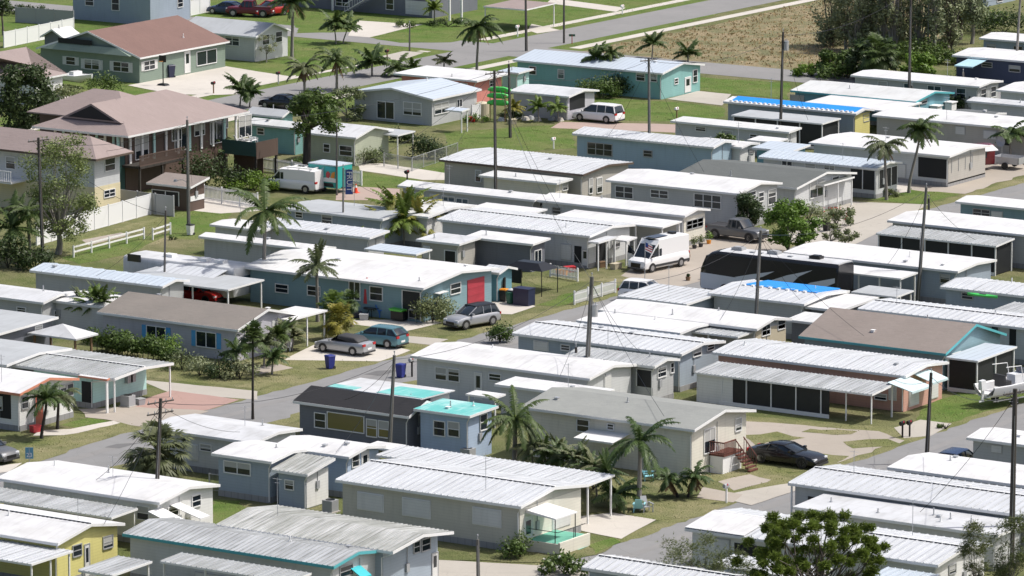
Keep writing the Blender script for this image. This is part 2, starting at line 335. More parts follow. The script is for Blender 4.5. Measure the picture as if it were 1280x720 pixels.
def add_open(root,face,c,a,b,za,zb,kind='w',fr='trim',gl='glass'):
    """an opening on the face; a,b along the wall, za,zb heights"""
    if a>b:a,b=b,a
    if za>zb:za,zb=zb,za
    def bx(mb,a0,a1,d0,d1,z0,z1):
        if face=='S': mb.box(a0,a1,c-d1,c-d0,z0,z1)
        else: mb.box(c+d0,c+d1,a0,a1,z0,z1)
    f=.07; W_=b-a; H_=zb-za
    if kind in('w','ww','p'):
        mb=MB(); bx(mb,a-f,a,.0,.07,za-f,zb+f); bx(mb,b,b+f,.0,.07,za-f,zb+f); bx(mb,a,b,.0,.07,zb,zb+f); bx(mb,a,b,.0,.10,za-f,za)
        if kind!='p':
            n=max(1,round(W_/1.0)) if kind=='w' else 2
            for i in range(1,n): q=a+W_*i/n; bx(mb,q-.035,q+.035,.0,.065,za,zb)
            if kind=='w': bx(mb,a,b,.0,.062,(za+zb)/2-.025,(za+zb)/2+.025)
        w=part('window',mb,fr,root)
        mb=MB(); bx(mb,a,b,.0,.03,za,zb); part('pane',mb,gl,w)
        BR[0]=(BR[0]*1103515245+12345)&0x7fffffff; q=(BR[0]>>8)%100
        if kind!='p' and q<45:
            mb=MB(); bx(mb,a+.02,b-.02,.03,.04,zb-H_*(.25+(q%5)*.13),zb-.01); part('blind',mb,'blind',w)
    elif kind=='x':
        add_open(root,face,c,a,b,za,zb,'ww',fr,gl)
        for s in((a-.5,a-.1),(b+.1,b+.5)):
            mb=MB(); bx(mb,s[0],s[1],0,.05,za-.05,zb+.05); part('shutter',mb,'shut_blue',root)
    elif kind=='xw':
        add_open(root,face,c,a,b,za,zb,'w',fr,gl)
        for s in((a-.5,a-.1),(b+.1,b+.5)):
            mb=MB(); bx(mb,s[0],s[1],0,.05,za-.05,zb+.05); part('shutter',mb,'shut_w',root)
    elif kind=='s':
        mb=MB(); bx(mb,a-.06,b+.06,0,.05,za-.06,zb+.06); w=part('window',mb,fr,root)
        mb=MB(); bx(mb,a,b,0,.09,za,zb); part('closed_shutter',mb,'shut_w',w)
    elif kind in('d','dr','dc'):
        mb=MB(); bx(mb,a-f,a,.0,.06,za,zb+f); bx(mb,b,b+f,.0,.06,za,zb+f); bx(mb,a,b,.0,.06,zb,zb+f)
        w=part('door_frame',mb,fr,root)
        mb=MB(); bx(mb,a,b,.0,.04,za,zb); d=part('door',mb,{'d':'door_w','dr':'door_red','dc':'door_coral'}[kind],root)
        mb=MB(); bx(mb,a+W_*.2,b-W_*.2,.04,.05,za+H_*.45,zb-H_*.1); part('pane',mb,'glass',d)
    elif kind in('g','gr'):
        mb=MB(); bx(mb,a,b,.0,.05,za,zb)
        for i in range(1,4): bx(mb,a+.05,b-.05,.05,.07,za+H_*i/4-.2,za+H_*i/4+.0)
        part('garage_door',mb,'door_red' if kind=='gr' else 'shut_w',root)
    elif kind=='k':
        mb=MB(); bx(mb,a,b,.0,.02,za,zb); s=part('screen',mb,'screen',root)
        mb=MB(); n=max(1,round(W_/1.3))
        for i in range(n+1): q=a+W_*i/n; bx(mb,q-.04,q+.04,.02,.07,za,zb)
        bx(mb,a,b,.02,.065,zb-.06,zb)
        part('screen_frame',mb,fr,s)
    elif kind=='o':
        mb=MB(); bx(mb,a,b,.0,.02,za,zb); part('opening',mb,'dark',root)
HS={}
def H(label,b,xa,xc,h=3.0,r=.4,typ='gx',rf='white',wl='w_grey',ov=.35,dash=0,rib=0,sw=None,ew=None,cat='mobile home',name='mobile_home',
      group='mobile homes in rows',t=.13,fas='trim',base=None,vent=1,key=None,ovx=None,low=None,fr='trim',cut=None):
    R=rect(b,xa,xc,h); x0,x1,y0,y1=R; ovx=ov if ovx is None else ovx
    if y1-y0<1: print('THIN',label,R)
    if fr=='trim' and name=='mobile_home' and int(b[0]*3+b[1]*5)%5<2: fr='metal'
    root=thing(name,label,cat,((x0+x1)/2,(y0+y1)/2,0),0,group)
    d=dict(root=root,R=R,h=h,r=r,typ=typ,ov=ov,ovx=ovx); 
    if key: HS[key]=d
    add_roof(root,R,h,r,typ,rf,t,rib)
    # walls
    u0,u1,v0,v1=x0+ovx,x1-ovx,y0+ov,y1-ov; mb=MB(); b0=.0
    lz=low[0] if low else 0
    def wz(d_): return h-t+.02
    if typ=='gx':
        m=(y0+y1)/2; e=h-t+r*ov/(m-y0)+.02
        mb.prismX([(v0,lz),(v1,lz),(v1,e),(m,h+r-t+.02),(v0,e)],u0,u1)
    elif typ=='gy':
        m=(x0+x1)/2; e=h-t+r*ovx/(m-x0)+.02
        mb.prismY([(u0,lz),(u1,lz),(u1,e),(m,h+r-t+.02),(u0,e)],v0,v1)
    elif typ=='shed':
        mb.prismX([(v0,lz),(v1,lz),(v1,h+r*(y1-ov-y0)/(y1-y0)-t+.02),(v0,h+r*ov/(y1-y0)-t+.02)],u0,u1)
    else: mb.box(u0,u1,v0,v1,lz,h-t+.02)
    part('wall',mb,wl,root)
    if low:
        mb=MB(); mb.box(u0-.02,u1+.02,v0-.02,v1+.02,0,lz); part('lower_wall',mb,low[1],root)
    # skirting
    if name=='mobile_home':
        mb=MB(); mb.box(u0-.03,u1+.03,v0-.03,v1+.03,0,.42); part('skirting',mb,'skirt',root)
    # fascia and gutter
    if fas:
        mb=MB(); g=.03
        mb.box(x0,x1,y0-g,y0-.002,h-t-.06,h-.01)
        if typ=='gx':
            m=(y0+y1)/2
            for s in(x1+.002,):
                mb.prismX([(y0,h-t-.05),(m,h+r-t-.05),(m,h+r+.012),(y0,h+.012)],s,s+g)
                mb.prismX([(m,h+r-t-.05),(y1,h-t-.05),(y1,h+.012),(m,h+r+.012)],s,s+g)
        elif typ=='gy':
            m=(x0+x1)/2; mb=MB()
            mb.prismY([(x0,h-t-.05),(m,h+r-t-.05),(m,h+r+.012),(x0,h+.012)],y0-g,y0-.002)
            mb.prismY([(m,h+r-t-.05),(x1,h-t-.05),(x1,h+.012),(m,h+r+.012)],y0-g,y0-.002)
            mb.box(x1+.002,x1+g,y0,y1,h-t-.06,h-.01)
        elif typ=='shed': mb.prismX([(y0,h-t-.04),(y1,h+r-t-.04),(y1,h+r+.012),(y0,h+.012)],x1+.002,x1+g)
        else: mb.box(x1+.002,x1+g,y0,y1,h-t-.06,h-.01)
        part('fascia',mb,fas,root)
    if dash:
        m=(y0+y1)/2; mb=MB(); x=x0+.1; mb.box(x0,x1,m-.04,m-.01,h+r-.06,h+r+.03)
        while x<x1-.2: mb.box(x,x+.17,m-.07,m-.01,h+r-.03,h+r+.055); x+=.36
        part('ridge_shadow_dashes',mb,'ridge_shade',root)  # dark blocks draw the shadow dashes of the open roof-pan ends
        mb=MB(); mb.box(x0,x1,m-.01,m+.16,h+r-.05,h+r+.075); part('ridge_cap',mb,'trim',root)
    rr=random.Random(int(abs(b[0]*7+b[1]*13)))
    if fas and y1-y0>2 and typ in('gx','shed'):
        mb=MB(); mb.tube([(x1-.05,y0+.02,h-t-.05),(u1-.06,v0-.06,h-t-.45),(u1-.06,v0-.06,.1)],.045,5); part('downspout',mb,'trim',root)
        if rr.random()<.55:
            mb=MB(); q=v0+rr.uniform(.25,.7)*(v1-v0); mb.box(u1,u1+.14,q-.17,q+.17,1.2,1.75); mb.tube([(u1+.06,q,1.75),(u1+.06,q,h-t+.0)],.03,4); part('meter_box',mb,'grey_p',root)
        if name=='mobile_home' and rr.random()<.45:
            px=rr.uniform(x0+1.5,x1-1); py=rr.uniform(y0+.8,y1-.8); z=roof_z(dict(R=R,h=h,r=r,typ=typ),px,py); L_=rr.uniform(1.4,2.6)
            mb=MB(); mb.tube([(px,py,z-.1),(px,py,z+L_)],.022,4); mb.tube([(px-.35,py,z+L_-.1),(px+.35,py,z+L_-.1)],.014,3); mb.tube([(px-.2,py,z+L_-.35),(px+.2,py,z+L_-.35)],.014,3); part('antenna',mb,'metal',root)
    for i in range(vent):
        px=rr.uniform(x0+1,x1-1); py=rr.uniform(y0+.8,y1-.8)
        z=roof_z(dict(R=R,h=h,r=r,typ=typ),px,py)
        if typ in('hx','hy','pyr'): continue
        mb=MB()
        if rr.random()<.6: mb.cyl((px,py,z-.1),.05,.1+rr.uniform(.25,.5),8); mb.cyl((px,py,z-.05),.12,.09,8)
        else: mb.box(px-.13,px+.13,py-.13,py+.13,z-.1,z+.12); mb.box(px-.17,px+.17,py-.17,py+.17,z+.12,z+.15)
        part('roof_vent',mb,'galv' if rr.random()<.6 else 'trim',root)
    zt=h-t-.12
    # openings
    if sw is None:
        x=u1-1.4; lst=[]
        while x>u0+.8:
            w=rr.choice((.8,1.0,1.5)); 
            if rr.random()<.75: add_open(root,'S',v0,x-w,x,1.25,min(zt,2.25),'w',fr)
            x-=w+rr.uniform(1.2,2.6)
    else:
        for q in sw:
            a=onY(q[0],q[1],v0); e=onY(q[2],q[3],v0)
            k=q[4] if len(q)>4 else 'w'
            z0_,z1_=max(.02 if k in('d','dr','dc','o','k','g') else .3,e.z),min(a.z,zt)
            if k in('d','dr','dc','g','gr'): z0_=.25
            if z1_-z0_<.3: z1_=zt; z0_=min(z0_,zt-.6)
            add_open(root,'S',v0,max(u0+.05,a.x),min(u1-.05,e.x),z0_,z1_,k,fr,q[5] if len(q)>5 else 'glass')
    if ew is None:
        w=v1-v0
        if w>3: 
            add_open(root,'E',u1,v0+w*.14,v0+w*.38,1.2,min(2.2,zt),'w',fr); add_open(root,'E',u1,v0+w*.62,v0+w*.86,1.2,min(2.2,zt),'w',fr)
        elif w>1.6: add_open(root,'E',u1,v0+w*.3,v0+w*.7,1.2,min(2.1,zt),'w',fr)
    else:
        for q in ew:
            k=q[4] if len(q)>4 else 'w'
            a=onX(q[2],q[1],u1); e=onX(q[0],q[3],u1)
            z0_,z1_=max(.02 if k in('d','dr','dc','o','k','g','gr') else .3,e.z),min(a.z,zt+(r*.5 if typ=='gx' else 0))
            if k in('d','dr','dc','g','gr'): z0_=.15
            if z1_-z0_<.3: z1_=zt; z0_=min(z0_,zt-.6)
            add_open(root,'E',u1,max(v0+.03,min(e.y,v1-.3)),min(v1-.03,max(a.y,v0+.3)),z0_,z1_,k,fr,q[5] if len(q)>5 else 'glass')
    return d
def porch(d,b,xa,xc,h,rf='ribg',posts=3,r=.05,rib=0,screen=None,name='porch_roof',t=.1,pm='trim',eposts=1,deck=0,fas='trim',pw=.05,side=1):
    """a roof on posts attached to the house d (or a thing root)"""
    root=d['root'] if isinstance(d,dict) else d
    R=rect(b,xa,xc,h); x0,x1,y0,y1=R
    rfp=add_roof(root,R,h,r,'shed',rf,t,rib,name)
    if fas:
        mb=MB(); mb.box(x0,x1,y0-.03,y0-.003,h-t-.04,h-.01); mb.prismX([(y0,h-t-.03),(y1,h+r-t-.03),(y1,h+r+.012),(y0,h+.012)],x1+.002,x1+.03)
        part('fascia',mb,fas,rfp)
    for i in range(posts):
        x=x0+.15+(x1-x0-.3)*i/max(1,posts-1) if posts>1 else x1-.15
        mb=MB(); mb.box(x-pw,x+pw,y0+.15,y0+.25,0,h-t+.01); part('post',mb,pm,root)
    for i in range(1,eposts+1):
        y=y0+.2+(y1-y0-.4)*i/eposts; mb=MB(); mb.box(x1-.2,x1-.1,y-.05,y+.05,0,h-t+r*(y-y0)/(y1-y0)+.01); part('post',mb,pm,root)
    if screen:
        a,c_=screen if isinstance(screen,tuple) else (x0+.2,x1-.2)
        mb=MB(); mb.box(a,c_,y0+.26,y0+.29,.05,h-t)
        s=part('screen',mb,'screen',root)
        if side: mb=MB(); mb.box(x1-.24,x1-.21,y0+.3,y1-.2,.05,h-t); part('screen',mb,'screen',root)
        mb=MB(); mb.box(a,c_,y0+.16,y0+.255,.0,.28); part('kick_panel',mb,'trim',root)
    if deck:
        mb=MB(); mb.box(x0+.05,x1-.05,y0+.05,y1,0,deck); part('porch_floor',mb,'conc_w',root)
    return R
def carport(label,b,xa,xc,h=2.5,rf='ribg',posts=3,r=.1,rib=0,cat='carport',name='carport',group='carports between the homes',pm='trim',walls=None,**k):
    R=rect(b,xa,xc,h); root=thing(name,label,cat,((R[0]+R[1])/2,(R[2]+R[3])/2,0),0,group)
    porch(root,b,xa,xc,h,rf,posts,r,rib,name='roof',pm=pm,**k)
    if walls:
        mb=MB(); mb.box(R[0]+.3,R[1]-.3,R[3]-.35,R[3]-.25,0,h-.1+r*.8); part('wall',mb,walls,root)
    return dict(root=root,R=R,h=h)
def awning(d,b,xa,xc,h,mat='awn_cy',drop=.45,face='E',t=.05,name='awning'):
    """sloping window awning; b = lower outer near corner, xa.. left end, xc.. right end of its outer edge"""
    root=d['root'] if isinstance(d,dict) else d
    mb=MB(); P1=G(b[0],b[1],h)
    if face=='E':
        u=d['R'][1]-d['ovx']; P2=slide(P1,Y,xc); x1=P1.x
        if x1<u+.4: x1=u+.9
        y0,y1=P1.y,P2.y
        mb.prismY([(u+.01,h+drop-t),(x1,h-t),(x1,h),(u+.01,h+drop)],y0,y1); mb.box(x1-.02,x1+.02,y0,y1,h-.16,h)
    else:
        v=d['R'][2]+d['ov']; P0=slide(P1,X,xa); y0=min(P1.y,v-.5)
        mb.prismX([(y0,h-t),(v-.01,h+drop-t),(v-.01,h+drop),(y0,h)],P0.x,P1.x); mb.box(P0.x,P1.x,y0-.02,y0+.02,h-.14,h)
    return part(name,mb,mat,root)
def acunit(d,px,py):
    """window AC on the E wall at pixel"""
    u=d['R'][1]-d['ovx']; p=onX(px,py,u); mb=MB(); mb.box(u-.02,u+.4,p.y-.32,p.y+.32,p.z-.22,p.z+.22); mb.box(u+.4,u+.42,p.y-.26,p.y+.26,p.z-.16,p.z+.16)
    part('window_ac_unit',mb,'trim',d['root'])
# ---------------------------------------------------------------- ground
def jit(pts,amp,seed,step=3.0):
    rr=random.Random(seed); out=[]
    for i,p in enumerate(pts):
        q=pts[(i+1)%len(pts)]; L_=(q-p).length; n=min(90,max(1,int(L_/step)))
        for k in range(n):
            a=p.lerp(q,k/n)
            if amp: a=a+Vector((rr.uniform(-amp,amp),rr.uniform(-amp,amp),0))
            out.append(a)
    return out
LAY=[0]; ZL=[]
def zlayer(a,b,c,d):
    a-=1;b+=1;c-=1;d+=1
    k=max([q[4] for q in ZL if q[0]<b and q[1]>a and q[2]<d and q[3]>c],default=0)+1
    ZL.append((a,b,c,d,k)); return .004*k
GP_=[]
def ground(name,pts,mat,label=None,amp=0,kind='structure',z=None,step=3.0,stuff=0):
    if name in('lawn','gravel_lot','grass_verge','parking_pad','footpath'): amp=max(.22,amp); step=1.1
    elif amp==0 and name!='green_carpet': amp=.06; step=1.5
    P_=[G(*p) for p in pts]; LAY[0]+=1
    z=zlayer(min(p.x for p in P_),max(p.x for p in P_),min(p.y for p in P_),max(p.y for p in P_)) if z is None else z
    P_=jit(P_,amp,len(pts)*31+LAY[0],step)
    GP_.append((name,mat,[(p.x,p.y) for p in P_],z))
    me=bpy.data.meshes.new(name); me.from_pydata([(p.x,p.y,z) for p in P_],[],[tuple(range(len(P_)))]); me.materials.append(MATS[mat]); me.update()
    o=bpy.data.objects.new(name,me); COL.objects.link(o); o['kind']=kind
    return o
def verge(x0,x1,y0,y1,mat,seed,amp=.35):
    rr=random.Random(seed); k=(zlayer(x0,x1,y0,y1)); pts=[]; y=y0
    while y<y1: pts.append((x0+rr.uniform(-amp,amp),y,k)); y+=rr.uniform(.6,1.6)
    while y>y0: pts.append((x1+rr.uniform(-amp,amp)*.6,y,k)); y-=rr.uniform(.6,1.6)
    me=bpy.data.meshes.new('road_verge'); me.from_pydata(pts,[],[tuple(range(len(pts)))]); me.materials.append(MATS[mat]); me.update()
    o=bpy.data.objects.new('road_verge',me); COL.objects.link(o); o['kind']='structure'
def strip(name,x0,x1,y0,y1,mat,z=None):
    z=zlayer(x0,x1,y0,y1) if z is None else z
    me=bpy.data.meshes.new(name); me.from_pydata([(x0,y0,z),(x1,y0,z),(x1,y1,z),(x0,y1,z)],[],[(0,1,2,3)]); me.materials.append(MATS[mat]); me.update()
    o=bpy.data.objects.new(name,me); COL.objects.link(o); o['kind']='structure'; return o
# ---------------------------------------------------------------- plants
def frond(mb,o,az,el,L,droop,rr,n=15,w=.5,lw=.055,roll=0):
    """feather frond: arching rachis with hanging leaflets"""
    d=Vector((math.cos(az)*math.cos(el),math.sin(az)*math.cos(el),math.sin(el))); side=Vector((-math.sin(az),math.cos(az),0))
    p=Vector(o); pts=[p.copy()]; st=L/n
    for i in range(n):
        d=(d+Vector((0,0,-droop*st*(.5+i/n)))).normalized(); p=p+d*st; pts.append(p.copy())
    mb.tube([pts[i] for i in range(0,n+1,3)],[.035,.03,.025,.02,.014,.008,.006,.005][:len(range(0,n+1,3))],4)
    for i in range(2,n+1):
        t=i/n; ll=w*math.sin(math.pi*min(1,.12+t*.86))**.6*rr.uniform(.8,1.1)
        dd=(pts[i]-pts[i-1]).normalized()
        for s in(-1,1):
            for q in(0,.5):
                b=pts[i-1].lerp(pts[i],q)
                tip=b+side*s*ll*rr.uniform(.6,.95)+dd*ll*.45+Vector((0,0,-ll*rr.uniform(.25,.75)))
                m=b.lerp(tip,.5)+Vector((0,0,ll*.12)); k=dd*lw
                mb.v+=[tuple(b-k),tuple(b+k),tuple(m+k*.9),tuple(m-k*.9),tuple(tip)]
                e=len(mb.v)-5; mb.f+=[(e,e+1,e+2,e+3),(e+3,e+2,e+4)]
def fan(mb,o,az,el,L,R_,rr,n=11):
    d=Vector((math.cos(az)*math.cos(el),math.sin(az)*math.cos(el),math.sin(el))); side=Vector((-math.sin(az),math.cos(az),0)); up=side.cross(d)*-1
    p=Vector(o); c=p+d*L; mb.tube([p,p+d*L*.5+Vector((0,0,.05)),c],[.03,.02,.012],4)
    ax=(d+Vector((0,0,-.25))).normalized()
    for i in range(n):
        a=-1.35+2.7*i/(n-1); r=R_*(1-.22*abs(a)/1.35)*rr.uniform(.88,1.08)
        t=c+(ax*math.cos(a)+side*math.sin(a))*r+Vector((0,0,-r*rr.uniform(.18,.45)))
        m=c.lerp(t,.55)+Vector((0,0,r*.12)); k=(ax*-math.sin(a)+side*math.cos(a))*.045
        mb.v+=[tuple(c-k*.3),tuple(c+k*.3),tuple(m+k),tuple(m-k),tuple(t)]
        e=len(mb.v)-5; mb.f+=[(e,e+1,e+2,e+3),(e+3,e+2,e+4)]
PM={}
def palm_mesh(kind,v):
    k=(kind,v)
    if k in PM: return PM[k]
    rr=random.Random(hash(k[0]) if 0 else sum(map(ord,kind))*17+v); mb=MB()
    if kind=='coco':   # long arching plumes
        n=20
        for i in range(n): frond(mb,(0,0,0),i*2.4+rr.uniform(-.2,.2),rr.uniform(-.45,1.05),rr.uniform(2.6,3.5),rr.uniform(.36,.6),rr,22,.5,.05)
    elif kind=='queen': # drooping thin
        for i in range(19): frond(mb,(0,0,0),i*2.4+rr.uniform(-.2,.2),rr.uniform(-.2,1.1),rr.uniform(2.3,3.0),rr.uniform(.5,.75),rr,16,.58,.07)
    elif kind=='royal':
        for i in range(18): frond(mb,(0,0,0),i*2.4+rr.uniform(-.2,.2),rr.uniform(-.35,1.35),rr.uniform(2.5,3.1),rr.uniform(.22,.4),rr,16,.55,.07)
    elif kind=='small':
        for i in range(17): frond(mb,(0,0,0),i*2.4+rr.uniform(-.2,.2),rr.uniform(-.1,1.2),rr.uniform(1.1,1.7),rr.uniform(.6,.95),rr,11,.42,.06)
    elif kind=='fan':
        for i in range(85): fan(mb,(0,0,0),i*2.4,rr.uniform(-1.0,1.4),rr.uniform(.5,1.15),rr.uniform(.5,.75),rr,13)
    elif kind=='fans':
        for i in range(20): fan(mb,(0,0,0),i*2.4,rr.uniform(-.5,1.3),rr.uniform(.35,.6),rr.uniform(.4,.6),rr,9)
    PM[k]=mb; return mb
PMM={}
def palm(label,bp,top,kind='coco',mat='palm',r=(.17,.11),lean=0,dead=0,scale=1.0,bark='bark_l',var=0,cat='palm tree',name='palm_tree',group='palms among the homes',rz=None,zb=0):
    """bp=base pixel, top=(x,y) pixel of the crown's base"""
    g=G(bp[0],bp[1],zb); d=ray(top[0],top[1]); q=(g-CP).dot(Fh)/d.dot(Fh); T=CP+d*q
    root=thing(name,label,cat,tuple(g),0,group)
    h=T.z-g.z; dx=T-g
    mb=MB(); pts=[];n=9
    for i in range(n+1):
        t=i/n; s=t*t*(3-2*t)
        pts.append(Vector((dx.x*s,dx.y*s,h*t)))
    rad=[r[0]*(1.25-.4*min(1,i*1.0/2)) if i<2 else r[0]+(r[1]-r[0])*i/n for i in range(n+1)]
    for i in range(1,n): rad[i]*=1+.05*(-1)**i
    mb.tube(pts,rad,8); part('trunk',mb,bark,root,local=True,smooth=60)
    if kind in('royal','coco'):
        mb=MB(); mb.tube([pts[-1],pts[-1]+Vector((0,0,.75))],[r[1]*1.15,r[1]*.4],8); part('crownshaft',mb,'palm_l',root,local=True,smooth=60); 
    key=(kind,var,mat)
    if key not in PMM: PMM[key]=palm_mesh(kind,var).mesh('fronds',mat)
    c=bpy.data.objects.new('crown',PMM[key]); COL.objects.link(c); c.parent=root
    c.location=pts[-1]+Vector((0,0,.55 if kind in('royal','coco') else .1)); c.scale=(scale,)*3; c.rotation_euler=(0,0,rz if rz is not None else random.uniform(0,6.28))
    if dead:
        mb=MB(); rr=random.Random(3+var)
        for i in range(dead):
            if kind=='fan': fan(mb,pts[-1]+Vector((0,0,-.1)),i*2.4,-1.25+rr.uniform(-.2,.2),.7,.7,rr,7)
            else: frond(mb,pts[-1]+Vector((0,0,.1)),i*2.4,-1.0+rr.uniform(-.2,.3),rr.uniform(1.4,2.2)*scale,.25,rr,9,.3)
        part('dead_fronds',mb,'deadf',root,local=True)
    return root
def leafcloud(mb,c,rad,n,rr,s=.16,flat=1.0,hollow=.5):
    for i in range(n):
        v=Vector((rr.gauss(0,1),rr.gauss(0,1),rr.gauss(0,1))).normalized()*((rr.random()**.5)*rr.choice((.85,.95,1.05,1.25)))
        p=Vector(c)+Vector((v.x*rad,v.y*rad,v.z*rad*flat))
        a=Vector((rr.gauss(0,1),rr.gauss(0,1),rr.gauss(0,.7))).normalized(); b=a.cross(v+Vector((.01,.02,.3))).normalized()
        k=s*rr.uniform(.6,1.35)
        mb.quad(p-a*k,p+b*k*.55,p+a*k,p-b*k*.55)
def tufts(mb,c,rad,n,rr,s=.3,w=.02):
    """needle tufts: brushes of thin blades"""
    for i in range(n):
        v=Vector((rr.gauss(0,1),rr.gauss(0,1),rr.gauss(.35,.8))).normalized(); o=Vector(c)+v*rad*rr.random()**.5*rr.choice((.7,.9,1.05,1.3))
        for k in range(6):
            d=(v+Vector((rr.gauss(0,.7),rr.gauss(0,.7),rr.gauss(.15,.6)))).normalized()*s*rr.uniform(.6,1.2); a=d.cross(Vector((rr.random(),rr.random(),.3))).normalized()*w*rr.uniform(1,1.8)
            n0=len(mb.v); mb.v+=[tuple(o-a),tuple(o+a),tuple(o+d)]; mb.f.append((n0,n0+1,n0+2))
def tree(label,bp,crown,mat='leafm',bark='bark',clumps=16,leaf=.17,per=170,tr=.2,name='tree',cat='tree',group='trees among the homes',dens=1.0,spread=None,flat=.85,seed=1,limbs=5,fork=.35,csize=.42,needles=0):
    """bp base pixel; crown=(x0,y0,x1,y1) pixel box of the crown"""
    rr=random.Random(seed*71+3); g=G(*bp); cx,cy=(crown[0]+crown[2])/2,(crown[1]+crown[3])/2
    def at(px,py):
        d=ray(px,py); return CP+d*((g-CP).dot(Fh)/d.dot(Fh))
    c=at(cx,cy); rw=(at(crown[2],cy)-at(crown[0],cy)).length/2; rh=abs(at(cx,crown[1]).z-at(cx,crown[3]).z)/2
    root=thing(name,label,cat,tuple(g),0,group)
    c=c-g; base=Vector((0,0,0)); fk=Vector((c.x*.3,c.y*.3,max(.3,(c.z-rh)*.9+c.z*fork*.3)))
    mb=MB(); mb.tube([base,base.lerp(fk,.5)+Vector((rr.uniform(-.1,.1),rr.uniform(-.1,.1),0)),fk],[tr*1.25,tr*.95,tr*.8],8)
    cl=[]
    for i in range(clumps):
        u=rr.random()**.5; a=i*2.39996; 
        z=rr.uniform(-.85,.9); q=math.sqrt(max(0,1-z*z))*rr.uniform(.45,.95)
        p=c+Vector((math.cos(a)*q*rw,math.sin(a)*q*rw,z*rh)); cl.append((p,rr.uniform(.7,1.25)))
    for i,(p,s) in enumerate(cl):
        if i<limbs*3:
            m=fk.lerp(p,.5)+Vector((rr.uniform(-.2,.2)*rw,rr.uniform(-.2,.2)*rw,rr.uniform(0,.15)*rh)); k=tr*(.5 if i<limbs else .22)
            mb.tube([fk,m,p],[k,k*.6,k*.18],5)
    part('trunk',mb,bark,root,local=True,smooth=60)
    mb=MB(); R_=csize*min(rw,rh)
    for p,s in cl:
        if name=='pine_tree': tufts(mb,p,R_*s,int(per*s),rr,.17,.02)
        elif needles: tufts(mb,p,R_*s,int(per*s),rr,.24,.012)
        else: leafcloud(mb,p,R_*s,int(per*s*dens),rr,leaf,flat)
    part('crown',mb,mat,root,local=True)
    return root
def bush(label,px,py,w,hh,mat='leafm',name='shrub',cat='shrub',group='shrubs in the yards',per=500,leaf=.12,seed=1,depth=None,flower=None,dens=.55,z=0):
    """w,hh in metres"""
    rr=random.Random(seed*13+int(px)); g=G(px,py,z); root=thing(name,label,cat,tuple(g),0,group); mb=MB()
    depth=depth or w*.6; n=max(3,int(w*2.0*max(1,depth)))
    n=min(n,40)
    for i in range(n):
        u=rr.uniform(-.5,.5); v=rr.uniform(-.5,.5); r_=hh*rr.uniform(.28,.45)
        k=(1-(2*u)**2*.5)
        p=Rv*(u*w*.85)+Fh*(v*depth*.8)+Vector((0,0,rr.uniform(.35,.72)*hh*k)); leafcloud(mb,p,r_,int(per/n)+20,rr,leaf,.9,.3)
    part('foliage',mb,mat,root,local=True)
    s=MB()
    for i in range(5):
        a=i*1.3; s.tube([(0,0,0),(math.cos(a)*w*.12,math.sin(a)*w*.12,hh*.35),(math.cos(a)*w*.25,math.sin(a)*w*.25,hh*.7)],[.04,.03,.015],5)
    part('stem',s,'bark_d',root,local=True)
    if flower:
        m=MB()
        for i in range(26):
            p=Rv*(rr.uniform(-.45,.45)*w)+Fh*(-depth*.35+rr.uniform(-.2,.2))+Vector((0,0,rr.uniform(.3,.95)*hh)); leafcloud(m,p,.09,5,rr,.08)
        part('blossom',m,flower,root,local=True)
    return root
def hedge_line(label,p0,p1,hh,depth,mat='leafm',name='hedge',group='hedges',seed=1,leaf=.12,per=520):
    rr=random.Random(seed*5+1); a=G(*p0); b=G(*p1); root=thing(name,label,'hedge',tuple(a.lerp(b,.5)),0,group); c=a.lerp(b,.5); L_=(b-a).length; mb=MB()
    n=int(L_*1.6)+2
    for i in range(n):
        for j in range(2):
            p=a.lerp(b,(i+rr.random())/n)-c+Vector((rr.uniform(-.5,.5)*depth,rr.uniform(-.5,.5)*depth,hh*rr.uniform(.35,.8))); leafcloud(mb,p,hh*rr.uniform(.28,.42),per//2,rr,leaf,.9,.3)
    part('foliage',mb,mat,root,local=True)
    s=MB()
    for i in range(n): p=a.lerp(b,(i+.5)/n)-c; s.tube([p,p+Vector((.05,.03,hh*.6))],[.04,.015],5)
    part('stem',s,'bark_d',root,local=True)
    return root
